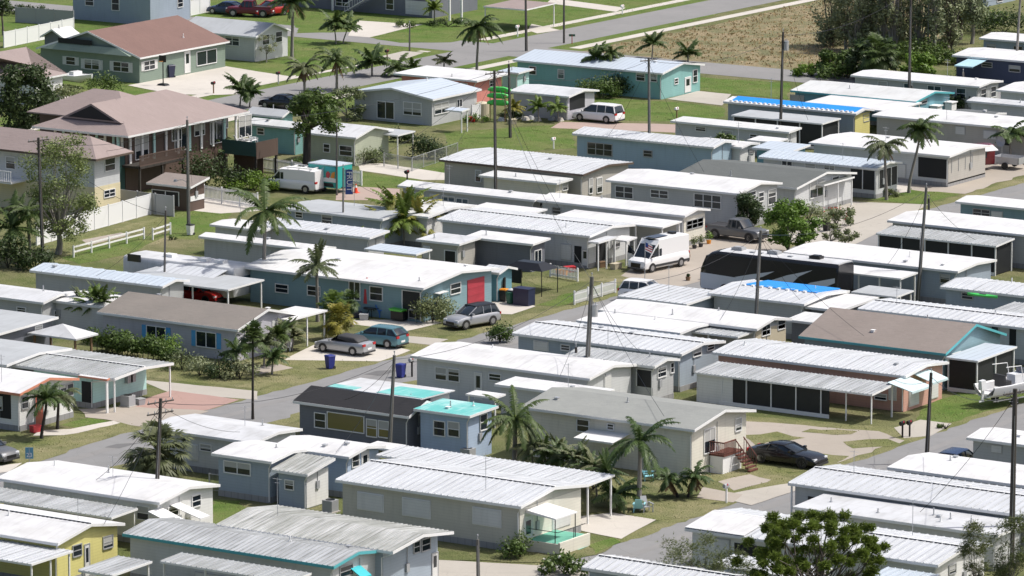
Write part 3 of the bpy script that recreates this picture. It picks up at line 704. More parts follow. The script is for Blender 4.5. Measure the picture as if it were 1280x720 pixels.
# ---------------------------------------------------------------- vehicles (nose towards +X, wheels on z=0)
def loft(secs):
    """secs: list of (x,[(y,z)...]) with same count, half-section from bottom centre to top centre; mirrored"""
    mb=MB(); rings=[]
    for x,hs in secs:
        full=[(x,y,z) for y,z in hs]+[(x,-y,z) for y,z in reversed(hs) if y>1e-4]
        rings.append(len(mb.v)); mb.v+=full; k=len(full)
    for a,b in zip(rings,rings[1:]):
        for i in range(k): j=(i+1)%k; mb.f.append((a+i,a+j,b+j,b+i))
    mb.f.append(tuple(range(rings[0]+k-1,rings[0]-1,-1))); mb.f.append(tuple(range(rings[-1],rings[-1]+k)))
    return mb
CARS={
 # L,W,H, body top line [(x frac, z)], cabin: base x0,x1, roof x0,x1, wheel r, wheel xs
 'suv':dict(L=4.7,W=1.9,H=1.68,clr=.24,belt=[(-.5,.78),(-.47,1.02),(-.3,1.05),(.2,1.02),(.4,.93),(.47,.80),(.5,.60)],cab=(-.475,.22,-.40,.03),wr=.36,wx=(-.30,.31)),
 'minivan':dict(L=5.15,W=2.0,H=1.78,clr=.2,belt=[(-.5,.75),(-.485,1.05),(-.3,1.06),(.22,1.0),(.41,.90),(.47,.78),(.5,.55)],cab=(-.487,.30,-.44,.08),wr=.35,wx=(-.30,.31)),
 'coupe':dict(L=4.75,W=1.9,H=1.36,clr=.17,belt=[(-.5,.72),(-.485,.93),(-.33,.96),(.15,.92),(.38,.82),(.47,.68),(.5,.5)],cab=(-.36,.20,-.17,.03),wr=.35,wx=(-.29,.31)),
 'sedan':dict(L=4.7,W=1.82,H=1.44,clr=.19,belt=[(-.5,.72),(-.485,.98),(-.33,1.0),(.18,.94),(.38,.84),(.47,.72),(.5,.5)],cab=(-.37,.22,-.2,.06),wr=.33,wx=(-.29,.31)),
 'hatch':dict(L=4.5,W=1.82,H=1.56,clr=.19,belt=[(-.5,.75),(-.485,1.03),(-.3,1.03),(.22,.96),(.40,.84),(.47,.72),(.5,.52)],cab=(-.485,.28,-.38,.07),wr=.33,wx=(-.30,.31)),
 'pickup':dict(L=5.5,W=1.95,H=1.85,clr=.35,belt=[(-.5,.7),(-.495,1.12),(-.13,1.13),(.2,1.13),(.42,1.08),(.485,.98),(.5,.62)],cab=(-.10,.21,-.075,.12),wr=.42,wx=(-.32,.33)),
 'cargo':dict(L=5.6,W=2.0,H=2.15,clr=.25,belt=[(-.5,.75),(-.495,1.15),(-.3,1.16),(.28,1.14),(.42,1.02),(.48,.85),(.5,.6)],cab=(-.493,.36,-.485,.19),wr=.36,wx=(-.31,.33),van=1),
 'highroof':dict(L=6.0,W=2.06,H=2.72,clr=.28,belt=[(-.5,.8),(-.495,1.28),(-.3,1.3),(.28,1.26),(.43,1.12),(.485,.95),(.5,.6)],cab=(-.493,.37,-.488,.17),wr=.37,wx=(-.30,.33),van=1),
}
def make_car(kind,name,label,cat,paint,group='cars parked by the homes',top=None,open_top=False,name_=None):
    K=CARS[kind]; L,W_,H_,clr=K['L'],K['W'],K['H'],K['clr']; w=W_/2
    root=thing(name,label,cat,(0,0,0),0,group)
    def zb(f):
        b=K['belt']
        for (a,za),(c,zc) in zip(b,b[1:]):
            if f<=c: return za+(zc-za)*(f-a)/(c-a)
        return b[-1][1]
    secs=[]
    for f in (-.5,-.49,-.46,-.40,-.3,-.15,0,.15,.25,.35,.42,.46,.485,.5):
        z=zb(f); e=1-.10*max(0,(abs(f)-.38)/.12)**1.6; e2=e*(.985)
        lo=clr+(.12 if abs(f)>.48 else 0)
        secs.append((f*L,[(0,lo),(w*.86*e,lo),(w*.97*e,lo+.10),(w*1.0*e,(lo+z)*.52),(w*.985*e,z-.13),(w*.93*e2,z-.03),(w*.80*e2,z),(0,z+.025)]))
    part('body',loft(secs),paint,root,local=True,smooth=35)
    c0,c1,r0,r1=[q*L for q in K['cab']]; zl=.02
    if not open_top:
        hs=[]
        def sec(x,zt,wt,wb): z=zb(x/L)-.05; return (x,[(0,z),(wb,z),(wb*.98+wt*.02,z+.1),(wt,zt-.05),(wt*.9,zt),(0,zt+.03)])
        wb=w*.90; wt=w*.76 if not K.get('van') else w*.90
        zc0,zc1=zb(c0/L),zb(c1/L)
        cs=[sec(c0,zc0+.06,wb*.95,wb),sec(r0,H_-.07,wt*.97,wb),sec(r0*.6+r1*.4,H_,wt,wb),sec(r1,H_-.05,wt*.98,wb),sec(c1,zc1+.06,wb*.9,wb*.97)]
        if K.get('van'):
            part('cargo_body',loft([cs[0],cs[1],cs[2],cs[3],(r1+.02,[(y,z) for y,z in cs[3][1]])]),paint,root,local=True,smooth=35)
            mb=MB(); z1=zb(c1/L)
            mid=lambda x:(x-r1)/(c1-r1)
            # windscreen wedge
            part('windshield',loft([cs[3],(c1,[(0,z1-.1),(wb*.95,z1-.1),(wb*.95,z1-.05),(wb*.93,z1-.02),(wb*.85,z1),(0,z1+.01)])]),'glass',root,local=True,smooth=35)
            hx=r1+.5
            zt=H_-.05; 
            # painted forehead above the glass and pillars
            d_=(c1-r1); zz=lambda x: (zt)+(z1-zt)*(x-r1)/d_
            f1=.30 if kind=='highroof' else .08
            x1_=r1+d_*f1
            wz=lambda t: (wt*.98)+(wb*.93-wt*.98)*t
            part('roof_front',loft([(r1-.02,[(0,zt-.3),(wt*.99,zt-.3),(wt*.99,zt-.1),(wt*.985,zt-.03),(wt*.9,zt+.02),(0,zt+.045)]),(x1_,[(0,zz(x1_)-.3),(wz(f1)+.01,zz(x1_)-.3),(wz(f1)+.01,zz(x1_)-.1),(wz(f1)+.01,zz(x1_)-.03),(wz(f1)*.93,zz(x1_)+.02),(0,zz(x1_)+.04)])]),paint,root,local=True,smooth=35)
            for s in(-1,1):
                mb=MB(); a=Vector((r1,s*wt,zt-.05)); b=Vector((c1,s*wb*.93,z1-.02)); mb.tube([a,b],[.055,.05],5)
                part('pillar',mb,paint,root,local=True)
                mb=MB(); mb.box(r1-.35,r1-.05,s*(w*.9),s*(w*.905+.012),zb(.2)+.0,zb(.2)+.62); mb.v=[tuple(v) for v in mb.v]; part('side_window',mb,'glass',root,local=True)
        else:
            part('windows',loft(cs),'glass',root,local=True,smooth=35)
            rf=loft([(r0-.02,[(0,H_-.12),(wt*.95,H_-.12),(wt*.97,H_-.09),(wt*.96,H_-.05),(wt*.86,H_-.01),(0,H_+.01)]),(r0*.6+r1*.4,[(0,H_-.06),(wt*1.0,H_-.07),(wt*1.01,H_-.05),(wt*1.0,H_-.01),(wt*.88,H_+.03),(0,H_+.05)]),(r1+.02,[(0,H_-.11),(wt*.96,H_-.11),(wt*.98,H_-.08),(wt*.97,H_-.04),(wt*.87,H_),(0,H_+.01)])])
            part('roof',rf,top or paint,root,local=True,smooth=35)
            for s in(-1,1):
                mb=MB()
                mb.tube([(r1,s*(wt*.98),H_-.07),(c1,s*wb*.90,zc1+.05)],.04,5)
                part('pillar',mb,paint,root,local=True); mb=MB(); mb.tube([(r0,s*(wt*.98),H_-.09),(c0+.03,s*wb*.96,zc0+.05)],.065,5)
                part('pillar',mb,paint,root,local=True)
                for fx in((c0+c1)*.5+.12,(c0*.72+c1*.28)): 
                    xt=max(r0,min(r1,fx)); mb=MB(); mb.tube([(xt,s*(wt+.012),H_-.05),(fx,s*(wb+.012),zb(fx/L)-.02)],.035,5); part('pillar',mb,paint,root,local=True)
    else:
        z=zb(0)
        mb=MB(); mb.box(c0,c1-.25,-w*.78,w*.78,z-.25,z+.035); part('cabin',mb,'plastic',root,local=True)
        part('soft_top',loft([(c0-.05,[(0,z),(w*.8,z),(w*.8,z+.06),(w*.76,z+.1),(w*.6,z+.12),(0,z+.13)]),((c0+r0)*.5,[(0,z),(w*.82,z),(w*.8,z+.3),(w*.74,H_-.12),(w*.6,H_-.06),(0,H_-.04)]),(r1-.1,[(0,z+.2),(w*.8,z+.2),(w*.78,z+.32),(w*.72,H_-.06),(w*.6,H_-.01),(0,H_)])]),'plastic',root,local=True,smooth=35)
        mb=MB(); mb.quad((r1-.08,-w*.7,H_-.02),(r1-.08,w*.7,H_-.02),(c1,w*.82,zb(c1/L)),(c1,-w*.82,zb(c1/L))); part('windshield',mb,'glass',root,local=True)
    if kind=='pickup':
        mb=MB(); z=1.14; mb.box(-.485*L,-.12*L,-w*.80,w*.80,z-.0,z+.035); part('truck_bed',mb,'plastic',root,local=True)
        mb=MB()
        for s in(-1,1): mb.box(-.495*L,-.11*L,s*w*.80,s*w*.93,z-.1,z+.07)
        part('bed_rail',mb,paint,root,local=True)
    for fx in K['wx']:
        for s in(-1,1):
            y=s*(w-.10); mb=MB(); mb.cyl((fx*L,y-.11,K['wr']),K['wr'],.22 if 1 else 0,18,axis='y'); wh=part('wheel',mb,'tyre',root,local=True,smooth=35)
            mb=MB(); mb.cyl((fx*L,s*(w+.0)-.01,K['wr']),K['wr']*.62,.025,12,axis='y')
            rm=part('rim',mb,'rim',wh,local=True)
            mb=MB(); R_=K['wr']+.07; y0=s*(w*.93); y1=s*(w*1.003)
            pts=[(fx*L+math.cos(a)*R_,K['wr']+math.sin(a)*R_) for a in [math.pi*i/10 for i in range(11)]]
            pts2=[(fx*L+math.cos(a)*(K['wr']*.9),K['wr']+math.sin(a)*(K['wr']*.9)) for a in [math.pi*i/10 for i in range(10,-1,-1)]]
            mb.hexa([(x,min(y0,y1),z) for x,z in pts+pts2],[(x,max(y0,y1),z) for x,z in pts+pts2]); part('wheel_arch',mb,'plastic',root,local=True)
    zf=zb(.47)
    for s in(-1,1):
        mb=MB(); mb.box(.44*L,.488*L,s*w*.52,s*w*.90,zf-.16,zf-.02); part('headlight',mb,'light_w',root,local=True)
        mb=MB(); zr=zb(-.47); mb.box(-.502*L,-.48*L,s*w*.55,s*w*.93,zr-.22,zr-.04); part('taillight',mb,'light_red',root,local=True)
        mb=MB(); xm=K['cab'][1]*L-.35; mb.box(xm,xm+.16,s*(w*.93),s*(w+.16),zb(.15)+.02,zb(.15)+.17); part('mirror',mb,paint if not K.get('van') else 'plastic',root,local=True)
    mb=MB(); mb.box(.482*L,.503*L,-w*.5,w*.5,clr+.16,zf-.18); part('grille',mb,'black',root,local=True)
    mb=MB(); mb.box(-.506*L,-.49*L,-.26,.26,clr+.25,clr+.40); part('number_plate',mb,'white_p',root,local=True)
    mb=MB(); mb.box(.47*L,.507*L,-w*.86,w*.86,clr,clr+.14); mb.box(-.507*L,-.47*L,-w*.86,w*.86,clr,clr+.14); part('bumper',mb,'plastic',root,local=True)
    return root
def place(root,px,py,deg,z=0.05):
    g=G(px,py,z); root.location=(g.x,g.y,z); root.rotation_euler=(0,0,math.radians(deg)); return root
# ---------------------------------------------------------------- street furniture
def pole(label,b,t,r=(.15,.10),mat='pole',arms=0,trans=0,name='utility_pole',cat='utility pole',group='utility poles',lamp=0,ins=1,insul=0,cap=0,box=None):
    g=G(*b); d=ray(*t); T=CP+d*((g-CP).dot(Fh)/d.dot(Fh)); root=thing(name,label,cat,tuple(g),0,group); v=T-g
    mb=MB(); mb.tube([(0,0,-.2),v*.5,v],[r[0],(r[0]+r[1])/2,r[1]],9); part('shaft',mb,mat,root,local=True,smooth=60)
    ax=Vector((.25,.97,0)).normalized()
    for i in range(arms):
        z=v*(1-(.25+.75*i)/v.length); a=MB(); p=z-ax*1.1; q=z+ax*1.1
        a.tube([p,q],.055,4); a.tube([z-ax*.6,z-Vector((0,0,.5))],.02,4); a.tube([z+ax*.6,z-Vector((0,0,.5))],.02,4); ar=part('crossarm',a,mat,root,local=True)
        for k in(-1,-.45,.45,1):
            m=MB(); m.cyl(z+ax*k+Vector((0,0,.05)),.045,.16,6,.02); part('insulator',m,'grey_p',ar,local=True)
    if not arms and insul:
        m=MB(); m.tube([v,v+Vector((0,0,.28))],[.03,.02],5); m.cyl(v+Vector((0,0,.2)),.06,.12,6); part('insulator',m,'grey_p',root,local=True)
    if trans:
        z=v*trans; m=MB(); c=z+Rv*(.32 if trans>0 else 0); m.cyl(c-Vector((0,0,.45)),.25,.85,12); m.cyl(c+Vector((0,0,.4)),.27,.06,12); m.cyl(c+Vector((.1,0,.45)),.05,.2,6); m.cyl(c+Vector((-.1,0,.45)),.05,.2,6); part('transformer',m,'galv',root,local=True,smooth=40)
    if lamp:
        m=MB(); z=v*lamp; m.tube([z,z+Rv*.5*(-1)+Vector((0,0,.25)),z-Rv*1.1+Vector((0,0,.2))],.03,5); part('lamp_arm',m,'metal',root,local=True)
        m=MB(); c=z-Rv*1.1+Vector((0,0,.1)); m.cyl(c,.2,.18,8,.12); part('lamp_head',m,'grey_p',root,local=True)
    if box:
        m=MB(); z=v*box; m.box(z.x-.22,z.x+.22,z.y-.42,z.y-.12,z.z-.25,z.z+.3); part('meter_box',m,'grey_p',root,local=True)
    # ground wire
    m=MB(); o=-Fh*(r[0]*1.02); m.tube([Vector((0,0,0))+o,v*.85+o*.8],.015,4); part('ground_wire',m,'metal',root,local=True)
    root['_top']=list(T); return root
def wire(label,pa,pb,sag=.6,r=.016,grp='overhead lines'):
    a,b=Vector(pa),Vector(pb); mb=MB(); pts=[]
    for i in range(13):
        t=i/12; pts.append(a.lerp(b,t)-Vector((0,0,sag*4*t*(1-t))))
    return single('power_line',mb.tube(pts,r,3),'black',label,'power line',grp)
def fence(label,p0,p1,h=1.8,kind='vinyl',mat='white_p',name='fence',group='fences',post=2.4,z=0):
    a,b=G(*p0),G(*p1); root=thing(name,label,'fence',tuple(a.lerp(b,.5)),0,group)
    L_=(b-a).length; n=max(1,round(L_/post)); d=(b-a)/L_; nn=Vector((-d.y,d.x,0)); 
    def slab(mb,s0,s1,z0,z1,t=.03,off=0):
        p=a+d*s0+nn*off; q=a+d*s1+nn*off; mb.hexa([p-nn*t+Z*z0,q-nn*t+Z*z0,q+nn*t+Z*z0,p+nn*t+Z*z0],[p-nn*t+Z*z1,q-nn*t+Z*z1,q+nn*t+Z*z1,p+nn*t+Z*z1])
    for i in range(n):
        s0,s1=L_*i/n+.05,L_*(i+1)/n-.05; mb=MB()
        if kind=='vinyl': slab(mb,s0,s1,.06,h-.08,.018); slab(mb,s0,s1,h-.12,h-.02,.03); slab(mb,s0,s1,.02,.12,.028)
        elif kind=='picket':
            slab(mb,s0,s1,.25,.34,.02,.03); slab(mb,s0,s1,h-.3,h-.21,.02,.03); q=s0
            while q<s1-.05: slab(mb,q,q+.08,.08,h-.05,.012); q+=.17
        elif kind=='rail': slab(mb,s0-.05,s1+.05,h*.42,h*.42+.14,.02); slab(mb,s0-.05,s1+.05,h-.16,h-.02,.02)
        elif kind=='chain':
            slab(mb,s0-.05,s1+.05,h-.04,h,.02); slab(mb,s0-.05,s1+.05,.05,.07,.01); q=s0
            while q<s1: slab(mb,q,q+.012,.05,h,.006); q+=.11
        elif kind=='board':
            q=s0
            while q<s1-.05: slab(mb,q,min(s1,q+.14),.04,h-random.uniform(0,.03),.012); q+=.15
            slab(mb,s0,s1,.4,.5,.02,.035); slab(mb,s0,s1,h-.4,h-.3,.02,.035)
        part('panel',mb,mat,root)
    for i in range(n+1):
        s=L_*i/n; mb=MB(); slab(mb,s-.06,s+.06,0,h+.06 if kind!='chain' else h+.02,.06 if kind!='chain' else .025); part('post',mb,mat,root)
    return root
def mailbox(label,px,py,mat='black',post='wood',h=1.15,group='roadside mailboxes'):
    g=G(px,py); r=thing('mailbox',label,'mailbox',tuple(g),0,group); mb=MB(); mb.box(-.05,.05,-.05,.05,0,h-.1); mb.box(-.05,.05,-.3,.2,h-.2,h-.12); part('post',mb,post,r,local=True)
    mb=MB(); prof=[(-.11,h-.12),(.11,h-.12),(.11,h+.02)]+[(.11*math.cos(a),h+.02+.11*math.sin(a)) for a in (0.5,1.0,1.57,2.1,2.6)]+[(-.11,h+.02)]
    mb.prismY(prof,-.34,.22); bx=part('box',mb,mat,r,local=True)
    mb=MB(); mb.box(.11,.125,-.1,.02,h+.0,h+.14); part('flag',mb,'red',bx,local=True); return r
def wbin(label,px,py,mat,lid=None,s=1.0,group='wheeled bins'):
    g=G(px,py); r=thing('wheelie_bin',label,'bin',tuple(g),random.uniform(-.4,.4),group); w=.29*s; H_=1.0*s; mb=MB()
    mb.hexa([(-w*.8,-w*.8,.06),(w*.8,-w*.8,.06),(w*.8,w*.8,.06),(-w*.8,w*.8,.06)],[(-w,-w*1.1,H_),(w,-w*1.1,H_),(w,w*1.1,H_),(-w,w*1.1,H_)]); part('body',mb,mat,r,local=True)
    mb=MB(); mb.hexa([(-w*1.08,-w*1.2,H_),(w*1.08,-w*1.2,H_),(w*1.08,w*1.2,H_),(-w*1.08,w*1.2,H_)],[(-w*.95,-w*1.0,H_+.09),(w*.95,-w*1.0,H_+.09),(w*.95,w*1.1,H_+.07),(-w*.95,w*1.1,H_+.07)]); mb.box(-w*.7,w*.7,w*1.2,w*1.35,H_-.03,H_+.03); part('lid',mb,lid or mat,r,local=True)
    for s_ in(-1,1): mb=MB(); mb.cyl((s_*w*.8-.03,w*.85,.12),.12,.06,10,axis='x'); part('wheel',mb,'tyre',r,local=True)
    return r
def chair(label,px,py,mat,rz=0,kind='adirondack',z=0,group='garden chairs'):
    g=G(px,py,z); r=thing('garden_chair',label,'chair',tuple(g),rz,group); mb=MB(); mb.hexa([(-.28,-.3,.38),(.28,-.3,.38),(.28,.3,.30),(-.28,.3,.30)],[(-.28,-.3,.42),(.28,-.3,.42),(.28,.3,.34),(-.28,.3,.34)]); part('seat',mb,mat,r,local=True)
    mb=MB(); mb.hexa([(-.28,.26,.3),(.28,.26,.3),(.28,.32,.3),(-.28,.32,.3)],[(-.22,.55,1.0),(.22,.55,1.0),(.22,.6,1.0),(-.22,.6,1.0)]); part('backrest',mb,mat,r,local=True)
    for s in(-1,1):
        mb=MB(); mb.box(s*.36-.06,s*.36+.06,-.35,.42,.58,.62); part('armrest',mb,mat,r,local=True)
        for y in(-.3,.3): mb=MB(); mb.box(s*.34-.03,s*.34+.03,y-.03,y+.03,0,.58); part('leg',mb,mat,r,local=True)
    return r
def potted(label,px,py,pot='plastic',mat='leafm',h=.7,kind='small',s=.45,group='potted plants'):
    g=G(px,py); r=thing('potted_plant',label,'potted plant',tuple(g),0,group); mb=MB(); mb.cyl((0,0,0),.16,.34,10,.22); part('pot',mb,pot,r,local=True)
    mb=MB(); rr=random.Random(int(px)); 
    leafcloud(mb,(0,0,.34+h*.45),h*.42,130,rr,.09); part('foliage',mb,mat,r,local=True); return r
# ---------------------------------------------------------------- the setting
me=bpy.data.meshes.new('ground'); S=5000
me.from_pydata([(-S,-S,0),(S,-S,0),(S,S,0),(-S,S,0)],[],[(0,1,2,3)]); me.materials.append(MATS['grass_base']); o=bpy.data.objects.new('ground',me); COL.objects.link(o); o['kind']='structure'
# paved strips between the rows (mobile-home park base, mostly hidden)
LAY[0]=1
ground('lawn',[(0,0),(700,0),(640,25),(640,120),(0,180)],'grass_lush',amp=.3)
ground('lawn',[(640,0),(960,0),(640,90)],'grass_lush')
ground('dry_field',[(715,66),(960,17),(1060,-8),(1200,-8),(1200,60),(1065,104),(880,82),(735,76)],'field',amp=.6)
ground('grass_verge',[(1040,84),(1065,60),(1180,50),(1290,20),(1290,60),(1165,84),(1090,100)],'grass_base',amp=.5)
strip('road',-327,-319.8,250,800,'asphalt2')
strip('road',-420,-240,480.6,488.3,'asphalt2')
strip('sidewalk',-317.9,-316.4,489.8,800,'conc_w')
strip('sidewalk',-317.9,-316.4,250,479.4,'conc_w')
strip('sidewalk',-330.3,-328.9,490,800,'conc_w')
strip('sidewalk',-330.3,-328.9,250,479,'conc_w')
strip('road',-232.0,-225.2,150,520,'asphalt')
strip('road',-183.3,-176.3,150,500,'asphalt')
strip('road',-137,-130,150,500,'asphalt')
for i,(a,b_) in enumerate(((-232.0,-225.2),(-183.3,-176.3))):
    verge(a-1.2,a+.25,200,470,'grass_dry',i*2+1); verge(b_-.25,b_+1.2,200,470,'grass_dry',i*2+2)
    verge(a+2.2,a+3.0,200,470,'asphalt2',i+20,.12)
for i in range(14):
    rr=random.Random(i); x=rr.choice((-229.5,-227.5,-180,-178.5)); y=rr.uniform(285,380); verge(x-.5,x+rr.uniform(.3,1.2),y,y+rr.uniform(1.5,6),'asphalt2' if i%2 else 'asphalt_d',i+40,.08)
# lawns with their own look
ground('lawn',[(370,50),(425,55),(540,66),(500,76),(440,82),(372,96),(368,70)],'grass_lush',amp=.15)
ground('lawn',[(368,20),(452,22),(438,40),(372,42)],'grass_lush',amp=.15)
ground('lawn',[(450,45),(520,38),(640,28),(640,40),(565,53),(500,54)],'grass_lush',amp=.15)
ground('lawn',[(866,96),(988,104),(985,124),(915,118),(868,112)],'grass_lush',amp=.2)
ground('lawn',[(740,122),(835,127),(905,134),(905,146),(850,152),(740,150)],'grass_lush',amp=.2)
ground('lawn',[(555,165),(715,155),(718,185),(640,190),(560,182)],'grass_lush',amp=.2)
ground('lawn',[(447,215),(525,224),(500,236),(447,234)],'grass_lush',amp=.1)
ground('lawn',[(515,205),(560,200),(560,218),(520,212)],'grass_lush',amp=.1)
ground('lawn',[(205,262),(290,265),(280,290),(240,300),(205,297)],'grass_lush',amp=.1)
ground('lawn',[(45,315),(210,268),(215,300),(120,325),(45,330)],'grass_dry',amp=.3)
ground('lawn',[(75,322),(160,297),(215,292),(160,318),(100,330)],'grass_lush',amp=.1)
ground('lawn',[(1075,246),(1145,236),(1207,240),(1155,255),(1085,250)],'grass_lush',amp=.15)
ground('lawn',[(1222,203),(1250,205),(1250,209),(1222,207)],'grass_lush')
ground('lawn',[(670,382),(700,370),(790,345),(797,352),(740,369),(700,383)],'grass_lush',amp=.1)
ground('lawn',[(655,350),(700,342),(735,352),(690,362)],'grass_dry',amp=.15)
ground('lawn',[(735,352),(790,340),(830,345),(795,360)],'grass_dry',amp=.15)
ground('lawn',[(440,398),(550,405),(505,412),(440,406)],'grass_lush',amp=.1)
ground('lawn',[(505,416),(548,421),(532,434),(503,434)],'grass_dry',amp=.1)
ground('lawn',[(180,462),(265,465),(330,445),(360,440),(462,452),(320,487),(178,470)],'grass_dry',amp=.15)
ground('lawn',[(80,531),(110,522),(137,526),(102,536)],'grass_lush',amp=.1)
ground('lawn',[(5,570),(70,545),(110,535),(150,528),(172,534),(46,578),(10,590)],'grass_dry',amp=.12)
ground('lawn',[(1150,510),(1200,490),(1290,480),(1290,500),(1262,506),(1190,528),(1148,528)],'grass_lush',amp=.15)
ground('lawn',[(930,520),(1100,533),(1168,540),(1120,555),(930,530)],'grass_dry',amp=.2)
ground('gravel_lot',[(925,526),(1100,540),(1130,552),(1040,580),(925,560)],'gravel',amp=.3)
ground('gravel_lot',[(950,560),(1060,570),(1030,590),(940,592)],'grass_dry',amp=.2)
ground('lawn',[(640,640),(780,565),(960,580),(1000,598),(870,646),(800,652),(740,640)],'grass_dry',amp=.2)
ground('lawn',[(780,600),(880,600),(930,605),(880,625),(800,630)],'grass_base',amp=.2)
ground('footpath',[(898,602),(938,594),(968,600),(920,614)],'gravel')
ground('driveway',[(910,618),(975,606),(1005,602),(1000,612),(940,632),(912,626)],'conc')
ground('driveway',[(1118,535),(1150,525),(1190,530),(1165,545),(1130,548)],'conc')
ground('driveway',[(722,646),(765,641),(820,650),(776,674),(726,664)],'conc_w')
ground('green_carpet',[(690,692),(722,676),(738,682),(703,696)],'carpet')
ground('lawn',[(540,690),(640,690),(700,692),(770,680),(760,690),(700,705),(540,700)],'grass_base',amp=.15)
ground('lawn',[(735,682),(765,672),(778,678),(745,694)],'grass_lush',amp=.1)
ground('driveway',[(540,700),(650,706),(740,712),(700,745),(520,745)],'conc')
ground('lawn',[(265,625),(300,625),(310,645),(265,660)],'grass_lush')
ground('lawn',[(930,545),(975,541),(1000,548),(950,556)],'grass_dry',amp=.4)
ground('lawn',[(1060,552),(1105,549),(1125,556),(1070,562)],'grass_dry',amp=.4)
ground('lawn',[(1010,536),(1070,540),(1060,544),(1005,540)],'grass_dry',amp=.4)
ground('bare_patch',[(880,610),(930,618),(915,628),(870,622)],'gravel',amp=.3)
ground('bare_patch',[(300,462),(350,455),(370,460),(320,470)],'gravel',amp=.3)
ground('bare_patch',[(100,300),(150,290),(160,294),(110,306)],'gravel',amp=.3)
# drives and pads
ground('driveway',[(160,107),(282,83),(312,88),(370,97),(318,107),(300,118),(268,119),(215,118)],'conc_w')
ground('driveway',[(72,120),(120,117),(114,133),(70,134)],'conc_w')
ground('driveway',[(435,45),(448,26),(528,31),(462,47)],'conc_w')
ground('driveway',[(470,72),(505,64),(530,66),(500,76)],'conc')
ground('driveway',[(690,-2),(782,10),(770,15),(684,4)],'conc_w')
ground('driveway',[(664,30),(700,38),(672,42),(660,38)],'conc_w')
ground('driveway',[(833,124),(872,114),(914,118),(903,132)],'conc')
ground('driveway',[(700,152),(862,156),(850,166),(690,160)],'pinkg',amp=.15)
ground('driveway',[(447,205),(475,204),(562,217),(562,225),(530,225),(450,213)],'conc_w')
ground('driveway',[(420,238),(445,233),(500,236),(500,250),(420,250)],'pinkg',amp=.1)
ground('driveway',[(230,262),(258,247),(306,253),(345,262),(276,267)],'conc_w')
ground('parking_pad',[(1110,204),(1290,190),(1290,216),(1205,242),(1140,238)],'gravel',amp=.3)
ground('driveway',[(1110,215),(1140,216),(1135,240),(1100,245)],'conc_w')
ground('driveway',[(1060,252),(1160,256),(1100,290),(1060,310),(960,300)],'conc')
ground('driveway',[(775,345),(880,270),(985,300),(990,320),(880,350),(840,362)],'gravel',amp=.1)
ground('driveway',[(615,378),(640,370),(670,383),(640,393),(612,392)],'conc_w')
ground('driveway',[(430,400),(540,400),(552,404),(510,414),(430,404)],'conc_w',amp=.1)
ground('driveway',[(355,450),(392,431),(500,435),(514,438),(475,452)],'conc_w')
ground('driveway',[(480,418),(560,424),(540,432),(485,426)],'conc',amp=.1)
ground('driveway',[(170,474),(250,482),(322,489),(322,500),(215,492)],'conc')
ground('brick_driveway',[(150,508),(215,488),(300,500),(262,512),(205,522),(150,516)],'brick_pave')
ground('footpath',[(100,512),(150,508),(262,514),(180,535),(150,528),(110,522)],'gravel')
ground('footpath',[(50,538),(88,536),(145,526),(150,529),(80,545),(45,545)],'conc_w')
ground('driveway',[(0,582),(28,579),(10,590),(-20,594)],'conc_w')
# between the two vinyl fences top left
ground('lawn',[(22,30),(55,28),(50,40),(25,38)],'grass_lush')
# ================================================================ HOUSES far rows
FH=dict(cat='house',name='house',group='bungalows beyond the park')
H('blue-grey two-storey house at the top left edge, roof out of frame',(188,-38),85,242,6.5,1.5,'hx','sh_grey','w_midblue',sw=[(107,-4,117,7),(140,-4,149,13)],ew=[(222,-2,228,9)],vent=0,low=None,**FH)
d=H('green bungalow with brown shingle roof and green gable end beside white drive',(175,72),45,287,2.8,2.3,'gy','sh_red','w_green',sw=[(83,71,94,81,'xw'),(106,74,124,87,'xw'),(142,77,161,90,'xw')],ew=[(180,75,193,88,'xw'),(231,64,237,90,'d'),(246,61,270,82,'ww')],key='green',**FH)
x0,x1,y0,y1=d['R']; m=(x0+x1)/2
mb=MB(); mb.hexa([(x0+1,y0-.5,2.9),(x1-1,y0-.5,2.9),(x1-1,y0-.04,2.9),(x0+1,y0-.04,2.9)],[(x0+3,y0-.1,3.6),(x1-3,y0-.1,3.6),(x1-3,y0-.04,3.6),(x0+3,y0-.04,3.6)]); part('gable_skirt_roof',mb,'w_green',d['root'])
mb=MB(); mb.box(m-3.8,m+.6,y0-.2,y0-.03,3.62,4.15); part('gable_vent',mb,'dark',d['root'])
H('small white-roofed shed beside the green bungalow',(80,48),50,103,2.1,.9,'gy','white','w_slate',sw=[],ew=[],cat='shed',name='garden_shed',group='sheds')
H('white bungalow with pale grey metal roof above the long concrete drive',(320,46),222,365,2.8,1.15,'gx','greyr','w_lgrey',sw=[(282,44,299,57)],ew=[(328,43,336,56),(344.5,39,352,53)],**FH)
H('pale bungalow wing with pinkish hip roof at the left edge',(45,99),-70,84,2.8,2.2,'hy','sh_pink','w_white',sw=[],ew=[],**FH)
d=H('large two-storey house with pinkish-brown hip roof and teal-columned veranda',(160,170),40,312,5.7,2.3,'hy','sh_pink','w_brown',ov=1.5,sw=[(98,170,104,181,'ww'),(112,172,130,185,'ww')],ew=[(215,160,226,176,'ww'),(243,152,255,170,'ww'),(280,146,290,160,'ww')],key='big',vent=0,**FH)
x0,x1,y0,y1=d['R']; rt=d['root']
mb=MB(); mb.prismY([(x0+2.2,6.5),(x0+9.2,6.5),(x0+5.7,8.05)],y0+1.6,y0+5.2); part('gablet',mb,'sh_pink',rt)
mb=MB(); mb.prismY([(x0+3.0,6.65),(x0+8.4,6.65),(x0+5.7,7.85)],y0+1.55,y0+1.598); part('gablet_vent',mb,'dark',rt)
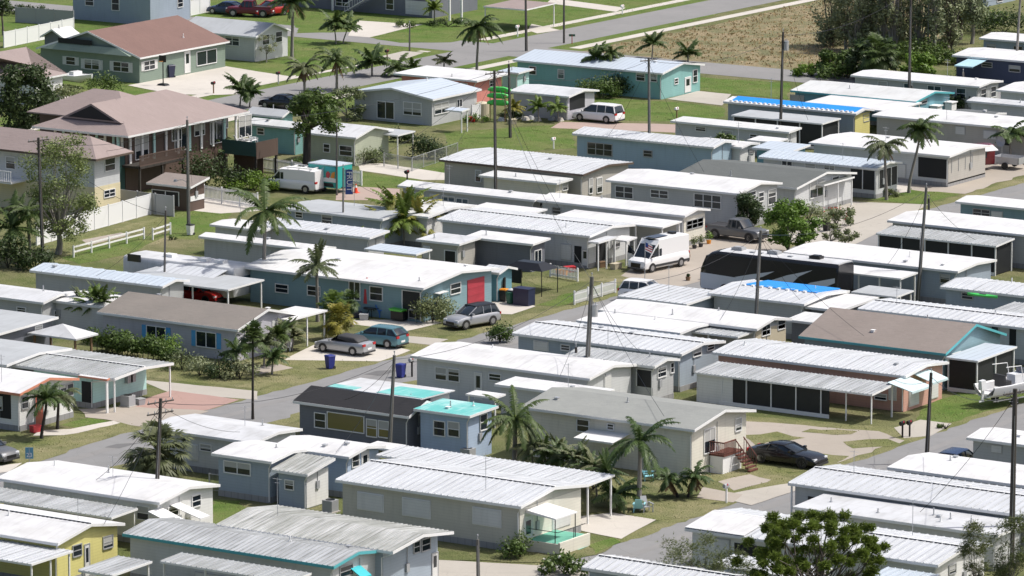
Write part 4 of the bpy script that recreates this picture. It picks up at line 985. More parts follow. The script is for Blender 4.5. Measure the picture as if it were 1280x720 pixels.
R2=rect((232,134),130,262,5.75); add_roof(rt,(x0-6,x0+6,y1-12,y1-3),5.75,2.0,'hx','sh_pink',name='wing_roof')
mb=MB(); mb.box(x0-5,x0+3,y1-11.3,y1-3.7,0,5.7); part('wing_wall',mb,'w_brown',rt)
mb=MB(); ye=y0+.42*(y1-y0); mb.box(x1-1.5,x1+.6,y0+1,ye,2.55,2.75); part('veranda_deck',mb,'bark_d',rt)
n=11
for i in range(n):
    y=y0+.3+(y1-y0-.6)*i/(n-1); mb=MB(); mb.box(x1-1.45,x1-1.33,y-.14,y+.14,2.75,5.58); part('column',mb,'trim' if i%3 else 'w_lteal',rt)
mb=MB(); y=y0+1.0
while y<ye: mb.box(x1+.5,x1+.54,y,y+.09,2.75,3.7); y+=.16
mb.box(x1+.48,x1+.56,y0+1,ye,3.68,3.76); mb.box(x1+.48,x1+.56,y0+1,ye,2.5,2.85); part('veranda_railing',mb,'w_brown',rt)
for y in(y0+1.1,y0+4.5,ye-.2): mb=MB(); mb.box(x1+.35,x1+.53,y-.09,y+.09,0,2.55); part('deck_post',mb,'bark_d',rt)
for i in range(9): x=x0+1.6+(x1-x0-3.4)*i/8; mb=MB(); mb.box(x-.12,x+.12,y0+1.36,y0+1.48,3.2,5.58); part('column',mb,'w_lteal' if i%2 else 'trim',rt)
for y in(y0+3,y0+9,y0+14.5,y0+19):
    add_open(rt,'E',x1-1.5,y,y+1.9,3.0,5.0,'ww')
mb=MB(); mb.box(x0+9.0,x1-1.5,y0-.1,y0+1.4,0,3.9); part('stair_screen',mb,'w_dgreen',rt)
for v in((163,133),(170,131),(207,124),(219,122)):
    p=G(v[0],v[1],6.9); mb=MB(); mb.cyl((x1-3.2,p.y,6.55),.28,.35,10,.2); part('roof_vent',mb,'trim_brown',rt)
# deck on stilts to the right of the big house
a=G(278,193,0); b=G(369,200,0)
root=thing('raised_deck','dark raised timber deck with railings beside the brown-roofed house','deck',(x1+3,y1,0))
D0=onX(278,172,x1+.8) if 0 else None
Rk=rect((320,188),278,347,2.6)
mb=MB(); mb.box(Rk[0],Rk[1],Rk[2],Rk[3],2.4,2.6); part('deck_floor',mb,'bark_d',root)
for (xx,yy) in((Rk[0]+.1,Rk[2]+.1),(Rk[1]-.1,Rk[2]+.1),(Rk[1]-.1,Rk[3]-.1),(Rk[0]+.1,Rk[3]-.1)): mb=MB(); mb.box(xx-.09,xx+.09,yy-.09,yy+.09,0,2.4); part('post',mb,'bark_d',root)
mb=MB(); mb.box(Rk[0],Rk[1],Rk[2]-.05,Rk[2]-.01,2.0,3.35); part('glass_railing',mb,'w_dgreen',root)
mb=MB(); mb.box(Rk[1]+.01,Rk[1]+.05,Rk[2],Rk[3],1.75,3.35); part('board_railing',mb,'w_brown',root)
mb=MB(); mb.box(Rk[0]+.2,Rk[1]-.3,Rk[2]+1.5,Rk[2]+1.6,0,2.4); part('under_deck_shade_panel',mb,'w_brown',root)  # dark panel added to put the shade under the deck into colour
for i,(px,py) in enumerate(((300,182),(309,182),(317,180))):
    chair(['white','white','white'][i]+[' deck chair nearest the brown-roofed house',' deck chair in the middle of the dark raised deck',' deck chair at the right end of the dark raised deck'][i],px,py,'white_p',2.5,z=2.6,group='white deck chairs')
H('two-storey apartment house with grey upper storey and cream ground floor',(120,199),-110,167,5.5,1.5,'hx','sh_pink','w_lgrey',ov=.9,sw=[(8,196,19,211),(95,200,104,214)],ew=[(131,197,143,214),(130,236,143,247)],low=(2.75,'w_sand'),fas='trim_brown',vent=0,key='apt',**FH)
d=HS['apt']; x0,x1,y0,y1=d['R']; 
xe=onY(24,210,y0).x; xs_=onY(-20,210,y0).x; mb=MB(); mb.box(xs_,xe,y0-1.2,y0+.9,2.6,2.75); bal=part('balcony',mb,'trim',d['root'])
mb=MB(); q=xs_
while q<xe: mb.box(q,q+.04,y0-1.2,y0-1.16,2.75,3.7); q+=.25
mb.box(xs_,xe,y0-1.22,y0-1.14,3.68,3.76); mb.box(xs_,xe,y0-1.2,y0-1.16,2.72,2.8); part('railing',mb,'trim',bal)
d=H('small brown-roofed shed with brown and white boards by the bright lawn',(238,234),183,262,2.3,.55,'shed','sh_brown','w_brown',sw=[(190,236,224,258,'k')],ew=[],cat='shed',name='garden_shed',group='sheds',vent=0)
u=d['R'][1]-.35; mb=MB(); mb.box(u+.002,u+.05,d['R'][2]+.4,d['R'][3]-.4,.9,1.35); part('white_band',mb,'trim',d['root'])
d=H('grey two-storey house with pale garage door and outside stairs',(541,-36),368,602,5.5,1.2,'hx','sh_grey','w_slate',sw=[(507,0,536,27,'g'),(483,-2,492,12),(420,-2,436,8)],ew=[],vent=0,**FH)
x0,x1,y0,y1=d['R']; rt=d['root']
A=onY(435,20,y0-.6); B=onY(476,-8,y0-.6)
mb=MB(); n=12
for i in range(n): xx=A.x+(B.x-A.x)*i/n; mb.box(xx,xx+.35,y0-1.2,y0-.0,.2+2.5*i/n,.26+2.5*i/n)
st=part('staircase',mb,'grey_p',rt)
mb=MB(); yy=y0-1.25
for off in(.0,.85): mb.tube([(A.x,yy,.15+off),(B.x,yy,2.8+off)],.05,4)
for i in range(14): t=i/13; xx=A.x+(B.x-A.x)*t; mb.tube([(xx,yy,.15+2.65*t),(xx,yy,1.0+2.65*t)],.025,4)
part('stair_railing',mb,'trim',st)
for px in(416,562,577): p=onY(px,20,y0-.3); mb=MB(); mb.box(p.x-.1,p.x+.1,p.y-.1,p.y+.1,0,2.9); part('post',mb,'trim',rt)
carport('open carport with pale pink roof on white posts at the top edge',(657,12),604,695,2.6,'sh_pink',2,group='carports of the far bungalows')
d=H('grey gabled bungalow with pale blue metal roof and sliding glass door',(541,124),437,602,2.75,.75,'gy','bluew','w_grey',sw=[(472,126.5,492.5,151,'ww'),(505,127.5,526.5,144.5,'w')],ew=[(543,127,560,143),(571,124,577,134,'ww')],key='gg',**FH)
carport('tiny pale canopy on a post beside the grey gabled bungalow',(577,139),556,587,2.2,'bluew',1,group='carports of the far bungalows')
d=H('coral-walled bungalow with flat white roof behind the green kayaks',(596,101),492,637,2.75,.1,'shed','white','w_coral',ov=.6,sw=[(576,104,584,112)],ew=[(612,100,618,108)],**FH)
H('teal bungalow with long pale blue roof and white front door',(828,91.5),641,881,2.8,.65,'gx','bluew','w_tealb' if 0 else 'w_teal',sw=[(662,83,670,93),(698,87,705,98),(796,91.5,806,101),(814,92,821,102)],ew=[(866,87,871,103),(856,96,863,119,'d'),(843,98,847,105)],fas='trim',key='teal',**FH)
H('small teal shed with flat roof left of the long teal bungalow',(648,91),622,667,2.3,.1,'shed','bluew','w_lteal',sw=[],ew=[],cat='shed',name='garden_shed',group='sheds')
d=H('white-roofed garage with its dark door standing open behind the minivan',(711,120.5),636,749,2.5,.35,'gx','white2','w_plum',sw=[],ew=[(712,113,731,138,'o')],cat='garage',name='garage',group='sheds',vent=0)
H('pale blue mobile home with white roof below the parked minivan',(892,184),715,921,3.2,.35,'gx','ribw','w_paleb',sw=[(735,178,765,195),(805,188,815,196)],ew=[],rib=.5)
H('small house with teal wall and grey roof behind the spreading oak',(353,146),306,372,2.8,.5,'gx','greyr','w_teal',sw=[],ew=[],**FH)
H('low teal house with pale grey roof left of the spreading oak',(370,160),308,388,2.7,.4,'gx','worn','w_teal',sw=[(322,160,330,168)],ew=[],**FH)
d=H('olive-walled cottage with white gabled roof right of the spreading oak',(445,172),372,492,2.8,.7,'gx','white2','w_olive',sw=[(405,180,412,190),(425,182,440,195)],ew=[],**FH)
porch(d,(497,169),432,519,2.5,'greyr',3)
# ---------------- right, top
RG='park homes on the upper right'
H('navy blue mobile home with white roof and pale blue awning',(1335,81),1190,1375,3.0,.35,'gx','white','w_navy',sw=[(1228,78,1240,84),(1262,82,1275,90)],ew=[],group=RG,key='navy')
awning(HS['navy'],(1216,83.5),1193,0,2.4,'awn_blue',.4,'S')
H('grey-blue home with white roof just behind the navy mobile home',(1330,56),1224,1360,2.9,.3,'gx','white','w_bluegrey',group=RG)
H('grey and white house at the top right corner behind the trees',(1236,-23),1185,1275,3.0,.6,'gx','sh_grey','w_midblue',sw=[(1216,-8,1222,3)],ew=[(1246,-6,1253,3)],group='bungalows beyond the park',cat='house',name='house')
H('white-roofed grey home behind the teal-gabled home',(1224,108),1063,1254,2.7,.2,'gx','white','w_grey',group=RG)
d=H('mobile home with teal gable end and two small white door hoods',(1145,127),988,1193,2.8,.55,'gx','worn','w_tealb',group=RG,key='tg',ew=[(1150,122,1158,130)],fas='trim_teal')
for i,(px,py) in enumerate(((1166,131),(1184,129))):
    u=d['R'][1]-.35; p=onX(px,py,u); mb=MB(); mb.box(u,u+1.0,p.y-.8,p.y+.4,1.9,2.0); mb.box(u+.1,u+.9,p.y-.7,p.y+.3,.0,1.85); part('door_hood',mb,'trim',d['root'])
carport('flat white carport roof just below the teal-gabled home',(1112,139),1001,1152,2.6,'white',4,group='carports of the upper right homes')
H('mobile home half under a bright blue tarpaulin, with yellow end wall',(1070,142),904,1093,2.9,.3,'gx','white','w_bluegrey',sw=[],ew=[(1079,142,1086,152)],group=RG,key='tarp',vent=0)
d=HS['tarp']; x0,x1,y0,y1=d['R']
mb=MB(); m=(y0+y1)/2; a=onY(911,120,y0).x
mb.prismX([(y0+.35,2.93),(m,3.23),(y1-.3,2.93),(y1-.3,2.97),(m,3.27),(y0+.35,2.97)],a,x1-.3); part('blue_tarpaulin',mb,'tarp',d['root'])
q=a
while q<x1-.5: mb=MB(); mb.box(q,q+.26,y0+.15,y0+.42,2.93,3.05); part('sandbag',mb,'trim',d['root']); q+=.55
mb=MB(); mb.box(x1-.34,x1-.30,y0+.36,y1-.36,.45,2.7); part('yellow_siding',mb,'w_yellow',d['root'])
d=carport('dark screened porch with flat grey roof in front of the blue tarpaulin',(1028,154.5),914,1051,2.6,'greyr',5,group='carports of the upper right homes',screen=True)
H('low grey home with worn white roof left of the dark screened porch',(986,165),838,1002,2.7,.15,'shed','worn','w_lgrey',sw=[(870,158,882,164),(903,163,916,172),(938,168,946,174)],ew=[],group=RG)
carport('small white carport roof between the dark screened porch and the grey home',(970,178),934,985,2.4,'white',2,group='carports of the upper right homes')
d=H('wide mobile home under a large flat white roof with a carport end',(1187,195),1011,1238,3.0,.25,'gx','white','w_lgrey',sw=[(1063,200,1075,215),(1102,203,1132,222,'s'),(1148,196,1183,224,'o')],ew=[(1189,192,1215,216,'k')],group=RG,key='wide',vent=2)
u=d['R'][1]-.35; mb=MB(); mb.box(u+.002,u+.03,d['R'][2]+.37,d['R'][3]-.37,.3,2.7); part('end_cladding',mb,'w_taupe',d['root'])
H('dark-roofed home with low grey shingles beside the white door hoods',(1238,146),1187,1258,2.5,.2,'gx','darkr','w_grey',group=RG,sw=[],ew=[])
H('dark grey flat roof at the right edge behind the long olive home',(1330,158),1243,1350,2.5,.2,'gx','darkr','w_grey',group=RG,sw=[],ew=[],vent=0)
H('pale home with narrow white roof behind the dark shingled roofs',(1335,137),1208,1352,2.9,.2,'gx','white2','w_lgrey',group=RG,sw=[],ew=[])
H('white-roofed home at the right edge behind the short round shrub',(1335,120),1245,1380,3.0,.3,'gx','white','w_lgrey',group=RG,sw=[],ew=[])
d=H('long olive-walled mobile home with white roof behind the two tall palms',(1310,164),1090,1352,3.1,.25,'gx','white','w_taupe',sw=[(1195,158,1206,168,'s'),(1230,163,1245,174,'s'),(1255,167,1262,182,'o')],ew=[],group=RG)
H('white-fronted small home with pale roof behind the leafy bush',(927,184),860,950,2.8,.2,'gx','white','w_white',sw=[],ew=[(936,186,942,192)],group=RG)
d=H('pale blue ribbed-roof mobile home with dark screened end porch',(1097,210.5),948,1128,2.9,.35,'gx','bluew','w_lgrey',rib=.5,sw=[(978,201,990,208,'ww'),(1007,203,1019,211),(1031,206,1043,213,'ww'),(1063,208,1094,238,'k')],ew=[(1098,206,1122,236,'k')],group=RG,key='ribp')
H('blue-grey home with white ribbed roof at the left of the screened porch home',(990,189),940,1013,2.8,.2,'shed','bluew','w_tealb',sw=[],ew=[],group=RG,vent=0)
d=H('cottage with slate grey shingle roof and white-posted porch gable',(996,235),840,1071,2.8,.75,'gx','sh_slate','w_lgrey',sw=[],ew=[(1012,221,1030,248,'ww'),(1040,220,1048,228)],group=RG,key='slate',fas='trim')
porch(d,(1030,231),998,1068,2.6,'sh_slate',2,eposts=2,r=.02)
H('big white-roofed grey mobile home with three dark paired windows',(924,242),757,978,3.4,.5,'gx','white','w_grey',sw=[(770,232.5,791,248,'w'),(814,237,835,248,'w'),(868.5,242,901,261,'w')],ew=[(929,239,944,246),(960,236,969,256),(948,240,954,252)],group=RG,key='bigw',vent=1)
H('cream-ended mobile home with long white roof and wide end window',(856,269.5),671,888,2.9,.35,'gx','white','w_lgrey',sw=[(691,259,701,267)],ew=[(858,272,878,287)],key='creamend')
d=HS['creamend']; u=d['R'][1]-.35; mb=MB(); mb.box(u+.002,u+.03,d['R'][2]+.37,d['R'][3]-.37,.45,2.6); part('end_cladding',mb,'w_cream',d['root'])
carport('white flat porch roof in front of the cream-ended home',(828,284),694,852,2.5,'white',5,group='carports between the homes',walls='w_grey')
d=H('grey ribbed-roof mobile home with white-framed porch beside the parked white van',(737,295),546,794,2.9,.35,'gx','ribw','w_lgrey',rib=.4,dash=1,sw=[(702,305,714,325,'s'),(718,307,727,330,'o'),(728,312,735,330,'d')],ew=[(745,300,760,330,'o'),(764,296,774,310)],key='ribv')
p_=porch(d,(748,303),735,772,2.5,'ribw',1,eposts=2)
carport('small white awning roof on posts beside the white van',(783,301),764,796,2.2,'white',2,group='carports between the homes')
H('taupe mobile home with white ribbed roof and brown fascia',(729,218),549,792,2.9,.35,'gx','ribw','w_taupe',rib=.4,fas='trim_brown',sw=[(595,213,601,227)],ew=[(736,223,740,242),(746,222,752,241)],group=RG,key='taupe')
H('low cream annex with greyed roof in front of the taupe mobile home',(696,229),598,716,2.4,.1,'shed','worn','w_cream',sw=[],ew=[(703,228,709,238)],group=RG)
H('long grey mobile home with white roof and teal blinds in its windows',(668,250),497,691,2.9,.3,'gx','white','w_grey',sw=[(516,241,527,249),(538,243,546,250,'s'),(553,245,568,252,'w','trim','glass_b' ) if 0 else (553,245,568,252,'ww','glass_b'),(571,248,585,255,'ww','glass_b')],ew=[(674,246,684,258)],key='tealblind')
carport('white flat carport beside the tall pole in the centre',(662,268),586,684,2.5,'white',3)
H('navy shed with flat white roof beside the black canopy',(666,305),580,688,2.5,.15,'shed','white','w_slate',sw=[],ew=[(668,312,676,335,'ww')],cat='shed',name='garden_shed',group='sheds',key='navyshed')
H('grey utility room with small white roof left of the navy shed',(574,305),520,601,2.5,.12,'shed','white2','w_taupe',sw=[(530,308,537,322,'s'),(556,312,570,330,'k')],ew=[],cat='shed',name='garden_shed',group='sheds')
H('grey home with dull grey roof below the mural trailer',(478,274),352,524,2.8,.2,'gx','greyr','w_bluegrey',sw=[(403,268,415,282),(370,265,378,272)],ew=[])
H('grey home with dull roof and white end wall behind the clumping palm',(535,271),465,596,2.8,.3,'gx','worn','w_white',sw=[],ew=[(552,264,559,276)])
H('narrow mobile home with segmented white roof behind the tall arching palm',(462,297),322,487,2.8,.2,'shed','ribw','w_grey',rib=.9,sw=[],ew=[(470,296,481,308)])
H('mobile home with flat white roof partly hidden by the tall arching palm',(402,313),248,420,2.8,.2,'gx','white','w_grey',sw=[(340,312,350,322),(370,316,384,326)],ew=[(406,310,414,322)])
H('small white-roofed home between the bright lawn and the segmented roof',(330,288),262,360,2.6,.15,'gx','white','w_lgrey',sw=[],ew=[])
carport('light blue tarpaulin roof behind the white-and-teal home',(520,318),455,540,2.2,'bluew',2,group='carports between the homes')
d=H('teal house with broad white roof and red roller door',(529,360),302,625,2.95,.55,'gx','white','w_ocean',ov=.5,sw=[(437,352,450,375,'ww'),(463,358,478,376,'w'),(503,362,526,400,'k'),(345,355,360,366),(385,357,400,370)],ew=[(563,353,575,368),(584,345,605,377,'gr')],key='tealh',group='houses in the middle row',cat='house',name='house',vent=3)
x0,x1,y0,y1=d['R']; u=x1-.5
mb=MB(); mb.box(u,u+.5,y0+2.2,y0+3.6,2.1,2.16); part('awning',mb,'trim',d['root'])
d=H('little annex with pale gabled roof and bright blue wall beside the red roller door',(624,341),600,647,2.5,.35,'gx','ribw','w_tealb',sw=[],ew=[],cat='shed',name='garden_shed',group='sheds',vent=0)
# ---------------- left middle
LG='park homes on the left side'
H('blue-white ribbed mobile home roof beside the two-rail fence',(203,358),37,237,2.8,.3,'gx','bluew','w_grey',rib=1.2,group=LG,sw=[],ew=[])
carport('blue-grey carport roof over the red car',(285,362),150,330,2.4,'greyr',4,rib=0)
H('grey-walled home with white-edged roof at the left edge above the hip-roofed gazebo',(54,378),-80,98,2.8,.35,'gx','white2','w_grey',sw=[(22,384,32,390)],ew=[(68,387,76,398)],group=LG)
H('white-roofed home partly behind the young palms on the left',(160,387),57,205,2.7,.25,'gx','white','w_lgrey',sw=[(66,387,75,397)],ew=[],group=LG)
H('dark grey home with greenish flat roof at the left edge',(-12,420),-120,73,2.8,.2,'shed','greyr','w_slate',sw=[],ew=[(44,405,52,414)],group=LG)
root=thing('gazebo','white hip-roofed gazebo on brown posts by the left edge','gazebo',tuple(G(80,440)),0)
R=rect((95,424),34,123,2.3); add_roof(root,R,2.3,.75,'pyr','white2')
for xx in(R[0]+.4,R[1]-.4):
    for yy in(R[2]+.4,R[3]-.4): mb=MB(); mb.box(xx-.07,xx+.07,yy-.07,yy+.07,0,2.25); part('post',mb,'wood',root)
H('blue-grey roofed home at the left edge behind the ribbed carport',(8,456),-120,90,2.8,.3,'gx','greyr','w_grey',sw=[],ew=[],group=LG)
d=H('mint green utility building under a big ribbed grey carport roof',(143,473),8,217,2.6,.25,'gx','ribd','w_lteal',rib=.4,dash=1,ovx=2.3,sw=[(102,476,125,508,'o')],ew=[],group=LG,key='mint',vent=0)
for py_,px_ in((0,212),):
    x0,x1,y0,y1=d['R']
    for yy in(y0+.2,y1-.25): mb=MB(); mb.box(x1-.22,x1-.12,yy-.05,yy+.05,0,2.5); part('post',mb,'trim',d['root'])
u=d['R'][1]-2.3
for px,py in((159,483),(163,481)): 
    p=onX(px,py,u); mb=MB(); mb.box(u,u+.3,p.y-.3,p.y+.3,1.3,2.1); part('meter_box',mb,'grey_p',d['root'])
d=H('white house with coral trim and coral door at the left edge',(25,492),-90,99,2.9,.6,'gx','white','w_white',sw=[(-8,495,3,512),(0,517,14,524,'o')],ew=[(27,495,34,511),(44,489,53,527,'dc'),(75,481,82,497),(84,479,91,495)],fas='trim_coral',group=LG,key='coral')
porch(d,(134,474),98,137,2.6,'white',1,fas='trim_coral',eposts=1)
d=H('lilac-grey house with brown shingle roof and blue shutters',(297,412),121,374,2.6,1.0,'gx','sh_tan','w_plum',sw=[(184,407,207,430,'x'),(246,414,270,435,'x')],ew=[(306,405,315,422),(340,398,350,425,'g')],group='houses in the middle row',cat='house',name='house',key='shut',fas='trim',vent=2)
porch(d,(362,400),322,409,2.5,'white',2,eposts=2,r=.02)
d=H('house with bare black shingles and navy walls with white trim',(511,520.5),366,556,2.8,.75,'gx','sh_black','w_slate',sw=[(394,516,407,535),(410,515,455,541,'p','glass_o'),(459,524,471,546,'w','glass_o'),(474,526,486,547,'w','glass_o')],ew=[],group='houses in the middle row',cat='house',name='house',key='blackr')
x0,x1,y0,y1=d['R']; m=(y0+y1)/2
mb=MB(); mb.prismX([(m+.1,3.5),(y1+2.2,3.42),(y1+2.2,3.5),(m+.1,3.58)],x0+1.2,x1-.6); mb.box(x0+1.5,x1-.9,y1-.5,y1+1.9,0,3.44); part('white_rear_roof',mb,'white2',d['root'])
mb=MB(); mb.prismX([(m+.3,3.579),(m+3.2,3.535),(m+3.2,3.565),(m+.3,3.61)],x1-4.6,x1-.65); mb.prismX([(m+.12,3.582),(m+1.2,3.566),(m+1.2,3.6),(m+.12,3.62)],x0+1.3,x0+3.6); part('roof_underlay',mb,'mint',d['root'])
d=H('pale blue house with turquoise flat roof beside the black-shingled house',(587,520),517,623,3.3,.12,'shed','mint','w_blue',sw=[(543,526,556,545),(561,527,574,546)],ew=[(600,517,608,538,'w')],group='houses in the middle row',cat='house',name='house',key='mintr',fas='trim',vent=3)
d=H('long white house with bright white roof and two paired windows on its grey side',(737,473),513,797,3.0,.45,'gx','white','w_lgrey',sw=[(545,459,558,475),(561,461,574,477),(594,466,602,484,'d'),(612,467,626,476)],ew=[(755,468,763,490,'s')],group='houses in the middle row',cat='house',name='house',key='f')
porch(d,(619,497),582,632,2.3,'white',2,eposts=0)
H('low white flat roof directly behind the grey shingled house',(742,496),618,768,2.6,.1,'shed','white','w_lgrey',sw=[],ew=[],group='park homes in the centre')
d=H('white-ended home with ribbed roof beside the leaning transformer pole',(818,458),706,850,3.0,.3,'gx','ribg','w_grey',rib=.4,sw=[(796,460,817,485,'k')],ew=[(822,458,832,472),(838,452,846,466)],group='park homes in the centre',key='g')
fence('grey vinyl fence screening the white-ended home',(795,497),(832,500),1.4,'vinyl','grey_p',group='vinyl fences')
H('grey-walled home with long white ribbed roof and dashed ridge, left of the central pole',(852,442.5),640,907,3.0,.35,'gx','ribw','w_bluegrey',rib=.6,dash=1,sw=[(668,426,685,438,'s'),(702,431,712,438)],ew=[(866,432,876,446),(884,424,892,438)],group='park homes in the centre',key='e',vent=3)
H('white flat-roofed home directly behind the dashed-ridge home',(850,416),720,895,2.9,.15,'gx','white','w_lgrey',sw=[],ew=[],group='park homes in the centre',vent=2)
H('tan-ended mobile home with bright white roof beside the right-hand leaning pole',(946,411),748,990,3.0,.45,'gx','white','w_grey',sw=[],ew=[(952,405,962,420),(972,398,981,412)],group='park homes in the centre',key='tan',vent=2)
d=HS['tan']; u=d['R'][1]-.35; mb=MB(); mb.box(u+.002,u+.03,d['R'][2]+.37,d['R'][3]-.37,.45,2.7); part('end_cladding',mb,'beige',d['root'])
carport('ribbed grey carport roof at the foot of the right-hand leaning pole',(922,421),846,958,2.6,'ribg',3,rib=.4,group='carports in the centre')
d=H('mobile home with white panelled roof partly under a blue tarpaulin',(1005,380),885,1062,3.0,.3,'gx','ribw','w_grey',rib=1.1,sw=[],ew=[],group='park homes in the centre',key='tarp2',vent=1)
x0,x1,y0,y1=d['R']; m=(y0+y1)/2
mb=MB(); a=slide(Vector((x1,m,3.3)),X,932).x; mb.prismX([(m-.3,3.28),(y1-.1,3.05),(y1-.1,3.12),(m-.3,3.35)],a,x1-.8); part('blue_tarpaulin',mb,'tarp',d['root'])
q=a
while q<x1-1.2: mb=MB(); mb.box(q,q+.25,m-.55,m-.25,3.26,3.38); part('sandbag',mb,'trim',d['root']); q+=.8
H('low white-roofed home between the blue tarpaulin and the parked white pickup',(858,380),772,905,2.7,.15,'shed','ribw','w_bluegrey',rib=.6,sw=[],ew=[],group='park homes in the centre',vent=0)
H('small home with slanting white roof right of the blue tarpaulin',(1050,388),1006,1098,2.7,.15,'shed','white','w_slate',sw=[],ew=[],group='park homes in the centre',vent=0)
H('dark-walled annex with pale roof behind the tan shingled house',(1016,403),982,1040,2.6,.15,'shed','worn','w_slate',sw=[],ew=[],group='park homes in the centre',vent=0)
d=H('mobile home with flat white roof and blue-grey wall behind the tall right pole',(1197,339),979,1246,2.9,.2,'gx','white','w_midblue',sw=[(1176,343,1187,354)],ew=[],group='park homes on the right side',key='flatw',vent=3)
carport('white carport roof at the rear of the black and silver coach',(1126,348),1044,1147,2.6,'white',4,group='carports on the right side')
carport('grey carport roof below the white one behind the coach',(1120,371),1064,1142,2.5,'greyr',3,group='carports on the right side')
H('ribbed white-roofed home at the right edge with green kayak',(1335,376),1175,1372,2.9,.3,'gx','ribw','w_midblue',rib=.5,sw=[(1203,366,1216,374)],ew=[],group='park homes on the right side')
carport('ribbed grey carport roof at the right edge in front of the green kayak',(1330,400),1236,1362,2.6,'ribg',3,rib=.4,group='carports on the right side')
H('long grey home with dashed ridge and white ribbed roof behind the tan shingled house',(1335,416),1072,1375,3.0,.25,'gx','ribw','w_lgrey',rib=.6,dash=1,sw=[(1262,408,1270,432,'o'),(1240,408,1248,420)],ew=[],group='park homes on the right side')
H('blue-walled mobile home with white roof at the right edge by the road',(1335,266),1194,1362,2.8,.25,'gx','white','w_ocean',sw=[(1217,261,1237,271),(1240,264,1253,272,'s')],ew=[],group='park homes on the right side')
d=H('long home with white roof behind a ribbed screened porch at right',(1335,299),1109,1380,3.0,.3,'gx','white','w_grey',dash=0,sw=[],ew=[],group='park homes on the right side',key='scr')
porch(d,(1245,307.5),1095,1268,2.6,'ribd',6,rib=.4,screen=True,r=.2)
d=H('teal house with wide tan shingle roof beside the boat',(1182,442),998,1258,2.9,1.5,'gx','sh_brown','w_ocean',sw=[],ew=[(1190,440,1200,452)],group='houses in the lower right',cat='house',name='house',key='tanr',fas='trim_teal',vent=2)
porch(d,(1222,451),1182,1271,2.6,'bluew',2,eposts=2,screen=True,r=.1)
d=H('pink-ended home with long ribbed grey roof and cyan window awnings',(1132,470),890,1186,2.8,.35,'gx','ribw','w_pink',rib=.35,sw=[(1094,492,1108,500),(1112,480,1120,500,'s')],ew=[(1136,477,1148,510,'s'),(1162,472,1172,500,'s')],group='houses in the lower right',cat='house',name='house',key='pink',vent=2)
porch(d,(1090,493),868,1119,2.25,'ribg',8,rib=.35,screen=(G(912,478,2.2).x-2.0,G(1090,493,2.2).x-3.6),r=.25,pw=.035,side=0)
x0,x1,y0,y1=rect((1090,493),868,1119,2.25)
mb=MB(); mb.box(x0+.15,x0+3.2,y0+.2,y0+.24,0,2.15); part('white_porch_wall',mb,'w_white',d['root'])
awning(d,(1140,490),0,1164,2.15,'awn_cy',.5,'E'); awning(d,(1166,478.5),0,1185,2.15,'awn_cy',.5,'E')
# ---------------- the cream house with grey shingles
d=H('cream house with weathered grey shingle roof and red-brown entry steps',(868,537),650,945,3.6,.7,'gx','sh_grey','w_cream',sw=[(722,524,736,540),(760,530,767,537)],ew=[(880,534,893,567,'ww'),(919,522,926,539)],group='houses in the lower right',cat='house',name='house',key='cream',ov=.5,vent=2)
x0,x1,y0,y1=d['R']; u=x1-.5; rt=d['root']
ym=(y0+y1)/2
DX=1.25
mb=MB(); mb.box(u+.02,u+DX,ym-1.4,ym+1.2,1.25,1.37); dk=part('entry_deck',mb,'deck_red',rt)
mb=MB(); mb.box(u+.1,u+DX-.1,ym-1.38,ym+1.1,0,1.24); part('deck_skirt',mb,'trim',rt)
mb=MB()
for (a,b,c,e) in((u+.02,u+DX,ym-1.42,ym-1.36),(u+DX-.04,u+DX+.02,ym-1.4,ym+.2)):
    mb.box(a,b,c,e,2.2,2.28); mb.box(a,b,c,e,1.45,1.5)
q=u+.1
while q<u+DX: mb.box(q,q+.05,ym-1.42,ym-1.37,1.3,2.25); q+=.16
q=ym-1.4
while q<ym+.2: mb.box(u+DX-.03,u+DX+.01,q,q+.05,1.3,2.25); q+=.16
mb.tube([(u+DX,ym+.1,2.25),(u+DX+1.1,ym+.1,1.0)],.05,4)
for k in range(6):
    yy=ym+.1; mb.tube([(u+DX+.05+k*.2,yy,1.2-k*.2),(u+DX+.05+k*.2,yy,2.15-k*.2)],.025,4)
part('railing',mb,'deck_red',rt)
mb=MB(); mb.tube([(u+DX,ym+1.2,2.25),(u+DX+1.1,ym+1.2,1.0)],.05,4)
for k in range(6): mb.tube([(u+DX+.05+k*.2,ym+1.2,1.2-k*.2),(u+DX+.05+k*.2,ym+1.2,2.15-k*.2)],.025,4)
part('railing',mb,'deck_red',rt)
mb=MB()
for k in range(6): mb.box(u+DX+k*.2,u+DX+.22+k*.2,ym+.1,ym+1.2,1.05-k*.2,1.16-k*.2)
part('steps',mb,'deck_red',rt)
awning(d,(766,553.5),717,0,2.3,'trim',.25,'S')
# ---------------- bottom rows
BG='park homes in the nearest rows'
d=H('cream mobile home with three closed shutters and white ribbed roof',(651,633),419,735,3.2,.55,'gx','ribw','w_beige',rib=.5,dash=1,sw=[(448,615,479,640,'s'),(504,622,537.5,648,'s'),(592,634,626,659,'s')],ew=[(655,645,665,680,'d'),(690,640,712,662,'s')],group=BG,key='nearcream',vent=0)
x0,x1,y0,y1=d['R']; u=x1-.35
mb=MB(); mb.box(u+.002,u+.03,y0+.37,y1-.37,.45,2.9); part('end_cladding',mb,'w_cream',d['root'])
st=d['root']
mb=MB(); mb.box(u+.03,u+2.6,y0+1.0,y0+4.6,0,.75); mb.box(u+2.6,u+2.75,y0+1.0,y0+4.6,0,.85); part('entry_platform',mb,'w_cream',st)
mb=MB(); mb.box(u+.1,u+2.55,y0+1.1,y0+4.5,.75,.77); part('green_carpet',mb,'carpet',st)
